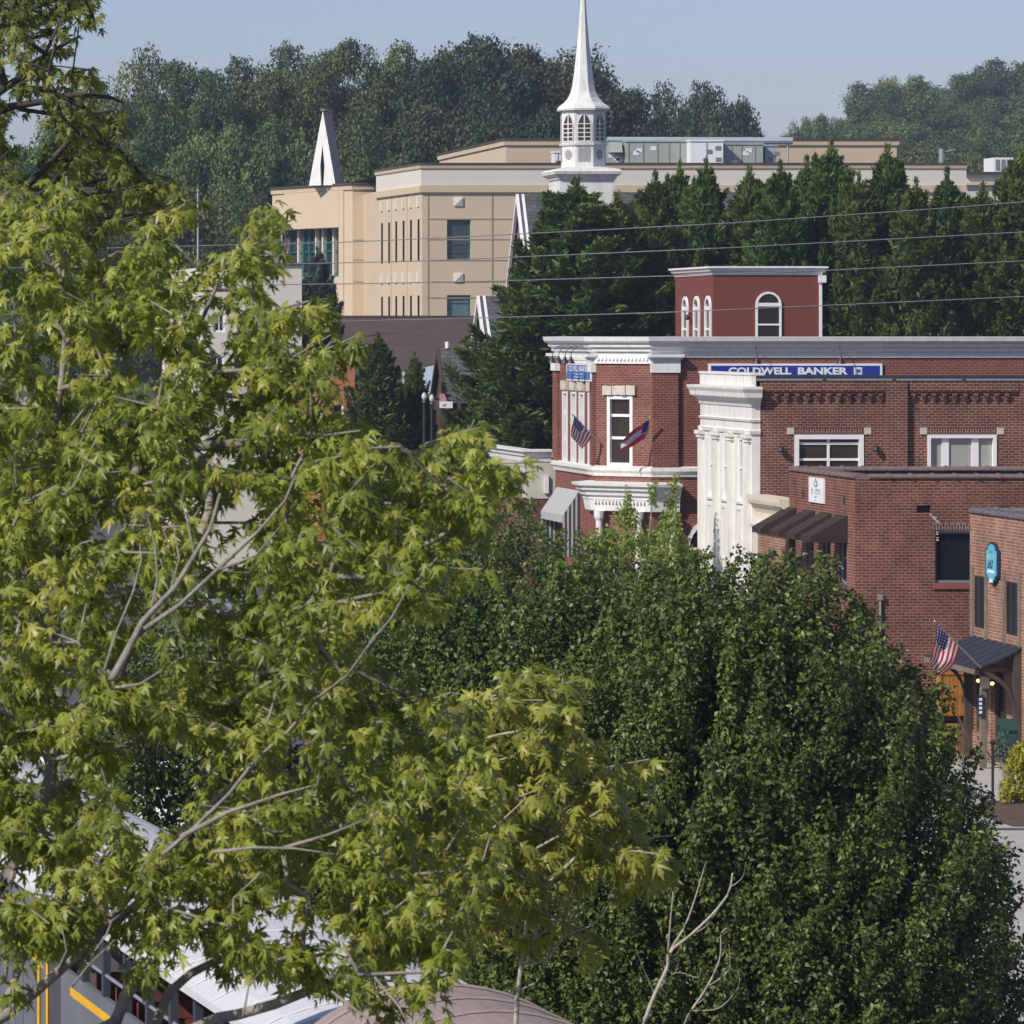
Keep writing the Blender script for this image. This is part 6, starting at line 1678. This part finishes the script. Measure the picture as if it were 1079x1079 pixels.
# pale green young tree in front of the entrance hood
def leafy_clump(name, label, cat, base, blobs, n, lsize, mat, seed, tmpl=lf_t, tf=lf_f, wood=None, trunk=True):
    r = np.random.default_rng(seed); t = thing(name, label, cat, base)
    pos = []; ow = []
    w = np.array([b[3] * b[4] for b in blobs]); w = w / w.sum()
    mb = MB()
    for b, wi in zip(blobs, w):
        k = int(n * wi); d = norm(r.normal(0, 1, (k, 3))); rr = r.random(k) ** .45
        pos.append(np.array(b[:3]) + d * rr[:, None] * np.array([b[3], b[3], b[4]])); ow.append(d)
        if trunk:
            B = Vector(base); E = Vector(b[:3]); mb.tube([B, B.lerp(E, .55) + Vector((0, 0, .25)), E, E + Vector((0, 0, b[4] * .8))], [.05, .03, .015, .005], 5)
    pos = np.concatenate(pos); ow = np.concatenate(ow); T = len(pos)
    nrm = norm(ow * .4 + np.array([-.1, -.1, .6]) + r.normal(0, .5, (T, 3))); ax = norm(r.normal(0, 1, (T, 3)) + ow * .4 + np.array([0, 0, -.3]))
    V, Fc, tt = scatter(tmpl, tf, pos - np.array(base), ax, nrm, r.uniform(lsize[0], lsize[1], T), r.random(T))
    if trunk: mb.build('trunk', wood or M['bark_grey'], t)
    npmesh('foliage', V, Fc, mat, tt, t)
    return t
D = 140
bl = []
for u, v, ru, rv in ((640, 566, 14, 12), (665, 570, 20, 13), (690, 566, 16, 12), (705, 556, 13, 22), (660, 545, 14, 14), (708, 528, 7, 20), (688, 520, 5, 16), (662, 528, 4, 18), (625, 574, 14, 12), (718, 575, 12, 14), (640, 585, 26, 16), (690, 585, 26, 18), (712, 508, 4, 8), (735, 585, 14, 8), (650, 620, 30, 30), (700, 620, 30, 30)):
    q = P(u, v, D + random.uniform(-.7, .7)); bl.append((q[0], q[1], q[2], ru * D / F, rv * D / F))
leafy_clump('young_street_tree', 'pale green young tree with upright shoots before the white entrance hood', 'tree', (xu(672, D), D, 0), bl, 7000, (.09, .16), M['lime'], 3)
# shrubs by the porch
q = P(1072, 820, 103); 
bl = []
for u, v, ru, rv in ((1072, 806, 12, 14), (1066, 828, 12, 12), (1080, 835, 14, 12), (1090, 810, 16, 20), (1076, 792, 8, 10), (1062, 838, 9, 7), (1085, 795, 8, 12)):
    p = P(u, v, 103 + random.uniform(-.2, .2)); bl.append((p[0], p[1], max(p[2], .25), ru * 103 / F, rv * 103 / F))
leafy_clump('golden_shrub', 'bright yellow green mop shrub on the mulch bed at right edge', 'shrub', (q[0], 103, 0), bl, 3800, (.07, .16), M['gold_shrub'], 4, tmpl=kt_t * np.array([.35, 1, 1]), tf=kt_f)
bl = []
for u, v, ru, rv in ((1058, 782, 8, 10), (1064, 795, 8, 10), (1052, 793, 6, 8), (1060, 808, 7, 8)):
    p = P(u, v, 105.5); bl.append((p[0], p[1], p[2], ru * 105 / F, rv * 105 / F))
leafy_clump('porch_shrub', 'thin grey green shrub beside the green drop box', 'shrub', (xu(1060, 105.5), 105.5, 0), bl, 420, (.06, .10), M['spruce'], 6)

# ------------------------------------------------------------------ cypresses
def conifer_mesh(seed, hgt, rad, n_spray, spray, mat, droop=.0, taper=.56, gap=.0):
    """one Leyland style tree: flat pointed sprays on limbs from the ground up"""
    r = np.random.default_rng(seed)
    nt_ = n_spray // 80                                            # pointed tufts at the limb ends
    f = r.random(nt_) ** 1.15; f[:14] = np.linspace(.84, .985, 14)
    an = r.uniform(0, 2 * np.pi, nt_) ; bough = 1 + .13 * np.sin(3 * an + 7 * f + seed) + .10 * np.sin(5 * an - 11 * f)
    Rt = rad * (1 - f) ** taper * np.minimum(1.0, .6 + f * 2.6) * bough * r.uniform(.55, 1.22, nt_)
    outd = np.stack([np.cos(an), np.sin(an), np.zeros(nt_)], 1)
    tl_ = r.uniform(.9, 2.1, nt_) * (1.1 - .45 * f); tr_ = r.uniform(.20, .40, nt_) * (1.1 - .5 * f)
    td = norm(outd * (1.0 - .72 * f)[:, None] + np.stack([np.zeros(nt_), np.zeros(nt_), .42 + .62 * f], 1) + r.normal(0, .24, (nt_, 3)))
    tip = outd * Rt[:, None] + np.stack([np.zeros(nt_), np.zeros(nt_), f * hgt + .1 * r.normal(0, 1, nt_)], 1)
    td[13] = (0, 0, 1); tip[13] = (0, 0, hgt + .35); tl_[13] = 1.9; tr_[13] = .2
    per = 260
    idx = np.repeat(np.arange(nt_), per); T = len(idx); q = r.random(T) ** .85
    rv = norm(r.normal(0, 1, (T, 3))) * (np.sqrt(r.random(T)) * tr_[idx] * (1.12 - q))[:, None]
    p = tip[idx] - td[idx] * ((1 - q) * tl_[idx])[:, None] + rv
    ax = norm(td[idx] + norm(rv) * .55 + r.normal(0, .25, (T, 3)))
    nrm = norm(outd[idx] + norm(rv) + r.normal(0, .5, (T, 3)) + np.array([0, 0, .2]))
    sz = spray * r.uniform(.5, 1.1, T) * (1.1 - .35 * q)
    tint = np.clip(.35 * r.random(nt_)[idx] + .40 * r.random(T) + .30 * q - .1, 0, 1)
    m = n_spray // 2                                               # inner twigs, shade of the interior put into their low tint
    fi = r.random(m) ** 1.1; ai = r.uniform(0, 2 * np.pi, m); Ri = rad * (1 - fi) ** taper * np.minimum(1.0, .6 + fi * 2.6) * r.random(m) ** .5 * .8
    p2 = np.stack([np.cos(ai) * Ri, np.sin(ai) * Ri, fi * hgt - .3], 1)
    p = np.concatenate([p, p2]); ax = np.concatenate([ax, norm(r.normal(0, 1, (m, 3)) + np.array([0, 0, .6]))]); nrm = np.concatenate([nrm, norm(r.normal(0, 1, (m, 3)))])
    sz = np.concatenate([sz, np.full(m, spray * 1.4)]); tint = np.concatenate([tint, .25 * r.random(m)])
    V, Fc, tt = scatter(kt_t * np.array([.30, 1, 1]), kt_f, p, ax, nrm, sz, tint)
    return V, Fc, tt
con = []
for sd in range(5):
    con.append(conifer_mesh(100 + sd, 15.0, 3.4, 26000, .27, M['cypress']))
protos = {}
def cypress(u, vtop, D, width_px, label, variant, rz, mat=None, group='cypress row behind the brick buildings', name='cypress_tree'):
    x, y, z = P(u, vtop, D); s = z / 15.3; w = width_px * D / F / 3.4 / 2 * 1.72
    key = (variant, mat.name if mat else 'c')
    if key not in protos:
        t = thing(name, label, 'tree', (0, 0, 0), group)
        mb = MB(); mb.tube([(0, 0, -.3), (0, 0, 8), (0, 0, 15.0)], [.3, .18, .02], 8); mb.build('trunk', M['bark_dark'], t)
        V, Fc, tt = con[variant]; npmesh('crown', V, Fc, mat or M['cypress'], tt, t); protos[key] = t
    else:
        t = copy_tree(protos[key]); t['label'] = label
        if group: t['group'] = group
    t.name = name
    t.location = (x, y, 0); t.rotation_euler = (0, 0, rz); t.scale = (w, w, s)
    return t
cy = [(606, 190, 176, 215, 'tall broad cypress left of the brick corner building, in front of the steeple'),
      (556, 300, 170, 150, 'lower cypress leaning out at the far left of the cypress row'),
      (650, 205, 178, 150, 'cypress just right of the steeple base'),
      (690, 183, 178, 120, 'pointed cypress between the steeple and the rooftop tower'),
      (722, 205, 184, 120, 'half hidden cypress behind the left side of the rooftop tower'),
      (716, 172, 186, 90, 'narrow cypress with twin tip above the left edge of the rooftop tower'),
      (744, 170, 181, 105, 'cypress rising right behind the red rooftop tower, below the white air unit'),
      (790, 178, 180, 130, 'cypress with a ragged top between two taller ones, right of the white air unit'),
      (822, 172, 178, 110, 'cypress above the middle of the long blue sign'),
      (850, 168, 183, 105, 'slim cypress just left of the tallest one'),
      (876, 150, 180, 125, 'tallest cypress, its tip reaching the upper beige storey'),
      (905, 185, 178, 110, 'shorter cypress right of the tallest one'),
      (935, 155, 181, 130, 'tall wide cypress with drooping right side near the end of the beige storey'),
      (965, 190, 177, 110, 'low topped cypress in the dip right of the wide one'),
      (998, 180, 181, 115, 'cypress below the grey pole at right'),
      (1035, 195, 178, 120, 'low cypress left of the one at the frame edge'),
      (1076, 160, 178, 135, 'cypress at the right edge of the frame below the far rooftop unit')]
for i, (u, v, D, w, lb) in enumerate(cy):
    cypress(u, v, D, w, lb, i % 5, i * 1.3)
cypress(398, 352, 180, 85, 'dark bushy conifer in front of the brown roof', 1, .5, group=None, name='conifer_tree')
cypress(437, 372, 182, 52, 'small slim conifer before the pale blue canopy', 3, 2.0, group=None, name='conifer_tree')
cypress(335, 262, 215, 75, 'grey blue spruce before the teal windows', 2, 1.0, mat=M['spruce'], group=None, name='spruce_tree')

# ------------------------------------------------------------------ woodland
def broadleaf_mesh(seed, rad, hgt, zc_, lobes, per, clump, sparse=0.0):
    r = np.random.default_rng(seed)
    C, R_ = [], []
    for k in range(lobes):
        for _ in range(30):
            d = norm(r.normal(0, 1, (1, 3)))[0]; d[2] = d[2] if r.random() < .8 else abs(d[2]); rr = r.uniform(.45, .92)
            c = np.array([d[0] * rad * rr, d[1] * rad * rr, zc_ + d[2] * hgt * rr]); lr = r.uniform(.22, .40) * rad
            if not C or min(np.linalg.norm((c - q)) / (lr + s) for q, s in zip(C, R_)) > .48: break
        C.append(c); R_.append(lr)
    C = np.array(C); R_ = np.array(R_); idx = np.repeat(np.arange(len(C)), per); T = len(idx)
    d = norm(r.normal(0, 1, (T, 3)) + np.array([0, 0, .2])); rr = R_[idx] * (.5 + .6 * r.random(T) ** .6)
    kk = .14 * np.sin(d[:, 0] * 7 + idx * 1.7) + .14 * np.sin(d[:, 1] * 8 + idx) + .12 * np.sin(d[:, 2] * 9 + 2 * idx)
    pos = C[idx] + d * (rr * (1 + kk))[:, None] * np.array([1, 1, .8])
    nrm = norm(d * .9 + np.array([0, 0, .3]) + r.normal(0, .32, (T, 3))); ax = norm(r.normal(0, 1, (T, 3)) + np.array([0, 0, -.2]))
    tint = np.clip(.75 * r.random(len(C))[idx] + .25 * r.random(T), 0, 1)
    V, Fc, tt = scatter(kt_t * np.array([.8, 1, 1]), kt_f, pos, ax, nrm, clump * r.uniform(.55, 1.3, T), tint)
    mb = MB(); mb.tube([(0, 0, -2), (.1, 0, zc_ * .5), (0, .1, zc_), (.2, 0, zc_ + hgt * .6)], [.42, .33, .2, .05], 7)
    for c in C[::2]:
        b = Vector((0, 0, max(1, zc_ * .45 + .25 * (c[2] - zc_)))); e = Vector(c); mb.tube([b, b.lerp(e, .5) + Vector((0, 0, .5)), e], [.2, .12, .04], 5)
    return (V, Fc, tt), mb
BL = [broadleaf_mesh(200, 5.5, 7.5, 12.5, 38, 900, .30), broadleaf_mesh(201, 6.2, 6.0, 13.0, 40, 880, .31), broadleaf_mesh(202, 5.0, 8.5, 12.0, 40, 880, .29), broadleaf_mesh(203, 6.5, 7.0, 12.5, 34, 980, .31), broadleaf_mesh(204, 5.6, 6.6, 13.2, 26, 820, .30)]
TOPS = [v[0][0][:, 2].max() for v in BL]
bp = {}
def wood_tree(u, vtop, D, wpx, label, variant, mat, rz, group, name='broadleaf_tree'):
    x, y, z = P(u, vtop, D); gz = float(hill_h(np.array([x]), np.array([y]))[0]); gz = max(gz, 0) - .2
    key = (variant, mat.name)
    if key not in bp:
        t = thing(name, label, 'tree', (0, 0, 0), group)
        (V, Fc, tt), mb = BL[variant]; mb.build('trunk', M['bark_dark'], t); npmesh('crown', V, Fc, mat, tt, t); bp[key] = t
    else:
        t = copy_tree(bp[key]); t['label'] = label; t['group'] = group
    t.name = name
    sz = max(6.0, z - gz) / TOPS[variant]; sw = wpx * D / F / (2 * 6.0)
    t.location = (x, y, gz); t.rotation_euler = (0, 0, rz); t.scale = (sw, sw, sz)
FL, FD = M['far_leaf'], M['far_dark']
G1 = 'wood behind the beige building'; G2 = 'trees behind the beige roof'; G3 = 'wood on the right hill'
wl_ = [
 (30, 150, 365, 130, 'woodland tree at the far left end of the wood, behind the maples', 0, FL, G1),
 (95, 75, 370, 105, 'woodland tree left of the airy one, behind the dark maple boughs', 1, FL, G1),
 (150, 44, 385, 100, 'airy light topped tree, first tall one right of the maple boughs', 4, FL, G1),
 (190, 60, 400, 95, 'rounded tree just right of the airy light topped one', 0, FL, G1),
 (232, 72, 390, 90, 'lower rounded tree in the dip of the left treeline', 2, FL, G1),
 (275, 56, 395, 95, 'tall tree in the treeline left of the triangular spire', 1, FL, G1),
 (318, 40, 400, 100, 'tall pointed tree directly above the triangular spire', 2, FL, G1),
 (362, 38, 392, 95, 'tall tree just right above the triangular spire tip', 0, FL, G1),
 (405, 40, 398, 95, 'tall tree above the left end of the beige roof', 2, FL, G1),
 (445, 52, 400, 100, 'tree above the beige building corner, left of the dark oaks', 1, FD, G1),
 (490, 40, 385, 120, 'dark broad oak crown, left of the highest oak', 3, FD, G1),
 (535, 33, 390, 130, 'highest dark oak, left behind the steeple', 1, FD, G1),
 (585, 45, 388, 120, 'dark oak directly behind the steeple', 3, FD, G1),
 (630, 70, 385, 105, 'dark oak just right of the steeple', 1, FD, G1),
 (120, 140, 352, 110, 'lower front row tree at the left end of the wood', 2, FL, G1),
 (175, 120, 356, 105, 'front row tree in the wood above the thin flagpole, left', 0, FL, G1),
 (225, 130, 350, 105, 'front row tree in the wood above the thin flagpole, right', 3, FL, G1),
 (268, 125, 354, 100, 'front row tree left of the beige wing', 1, FL, G1),
 (305, 118, 356, 100, 'front row tree touching the left edge of the triangular spire', 2, FL, G1),
 (385, 112, 352, 105, 'front row tree with a pale bough right of the triangular spire', 4, FL, G1),
 (430, 118, 356, 105, 'front row tree above the left face of the beige building', 0, FD, G1),
 (475, 108, 352, 110, 'front row dark tree above the beige upper storey corner', 3, FD, G1),
 (525, 105, 355, 110, 'front row dark tree left of the steeple lantern', 1, FD, G1),
 (580, 108, 352, 100, 'front row dark tree behind the steeple lantern', 0, FD, G1),
 (225, 195, 338, 110, 'low tree behind the thin flagpole', 3, FL, G1), (165, 190, 338, 110, 'low tree left of the thin flagpole', 1, FL, G1), (270, 200, 340, 90, 'low tree tucked beside the beige wing', 0, FL, G1), (90, 190, 338, 120, 'low tree far left under the maple boughs', 2, FL, G1),
 (652, 95, 440, 60, 'slim tree right of the dark oaks, first of the trees behind the air units', 2, FD, G2),
 (668, 88, 450, 55, 'narrow tree top poking up above the grey green air unit', 4, FD, G2),
 (705, 82, 445, 75, 'open crowned tree above the long air unit', 4, FD, G2),
 (745, 80, 452, 85, 'broad open crowned tree above the white air unit', 1, FD, G2),
 (772, 98, 455, 60, 'tree on the right shoulder of the broad one', 2, FD, G2),
 (795, 128, 470, 36, 'small tree top at the left of the sky gap', 0, FD, G2),
 (690, 118, 430, 70, 'lower tree behind the long air unit', 0, FD, G2), (640, 118, 430, 60, 'lower tree just right of the steeple lantern', 3, FD, G2), (765, 128, 435, 70, 'lower tree at the right end of the air units', 3, FD, G2),
 (725, 128, 345, 34, 'bright yellow green bush top left above the white air unit', 4, M['far_light'], G2), (752, 134, 345, 36, 'bright yellow green bush top right above the white air unit', 0, M['far_light'], G2),
 (838, 120, 600, 40, 'small tree at the right of the sky gap', 1, FL, G3), (862, 118, 610, 48, 'rounded tree second from the sky gap', 0, FL, G3), (886, 122, 620, 46, 'rounded tree third from the sky gap', 3, FL, G3),
 (918, 84, 660, 66, 'tall tree at the left shoulder of the hill', 2, FL, G3), (948, 78, 670, 70, 'broad tree on the left hill crest', 3, FL, G3), (985, 84, 690, 66, 'tree in the middle of the hill crest', 1, FL, G3), (1015, 76, 700, 66, 'tree on the hill crest left of the highest', 0, FL, G3), (1046, 60, 710, 74, 'highest tree on the hill crest at right', 2, FL, G3), (1080, 64, 710, 72, 'crest tree cut by the right edge', 3, FL, G3),
 (905, 128, 600, 60, 'mid slope tree below the left hill shoulder', 0, FL, G3), (938, 118, 610, 70, 'mid slope tree in the hill hollow', 1, FL, G3), (975, 112, 620, 70, 'mid slope dark tree right of the hollow', 2, FL, G3), (1012, 106, 630, 74, 'mid slope tree below the crest gap', 3, FL, G3), (1050, 100, 640, 80, 'mid slope tree below the highest one', 0, FL, G3), (1084, 100, 640, 80, 'mid slope tree at the right edge', 1, FL, G3),
 (960, 138, 540, 80, 'light green sloping tree low on the hill behind the beige roof end', 4, FL, G3), (1000, 134, 545, 80, 'low hill tree right of the grey pole', 1, FL, G3), (1042, 128, 550, 84, 'low hill tree above the far rooftop unit', 3, FL, G3), (1082, 126, 550, 84, 'low hill tree at the right edge', 0, FL, G3), (925, 150, 540, 60, 'lowest hill tree at the end of the beige upper storey', 2, FL, G3), (985, 160, 480, 70, 'foot of hill tree behind the grey pole', 2, FL, G3), (1025, 158, 480, 70, 'foot of hill tree left of the far rooftop unit', 0, FL, G3), (1070, 152, 480, 80, 'foot of hill tree right behind the far rooftop unit', 1, FL, G3),
]
for i, (u, v, D, w, lb, k, m_, gname) in enumerate(wl_):
    wood_tree(u, v, D, w * 1.12, lb, k, m_, i * 2.1, gname)

# ------------------------------------------------------------------ haze
mh = bpy.data.materials.new('haze'); mh.use_nodes = True; nt = mh.node_tree
nt.nodes.remove(nt.nodes['Principled BSDF'])
pv = nt.nodes.new('ShaderNodeVolumePrincipled'); pv.inputs['Color'].default_value = (.72, .83, 1.0, 1); pv.inputs['Density'].default_value = 0.0003; pv.inputs['Anisotropy'].default_value = 0.3
nt.links.new(pv.outputs[0], nt.nodes['Material Output'].inputs['Volume'])
mb = MB(); mb.box(-950, 950, -80, 1550, -1.0, 72.0)
set_tags(mb.build('haze', mh), kind='stuff')
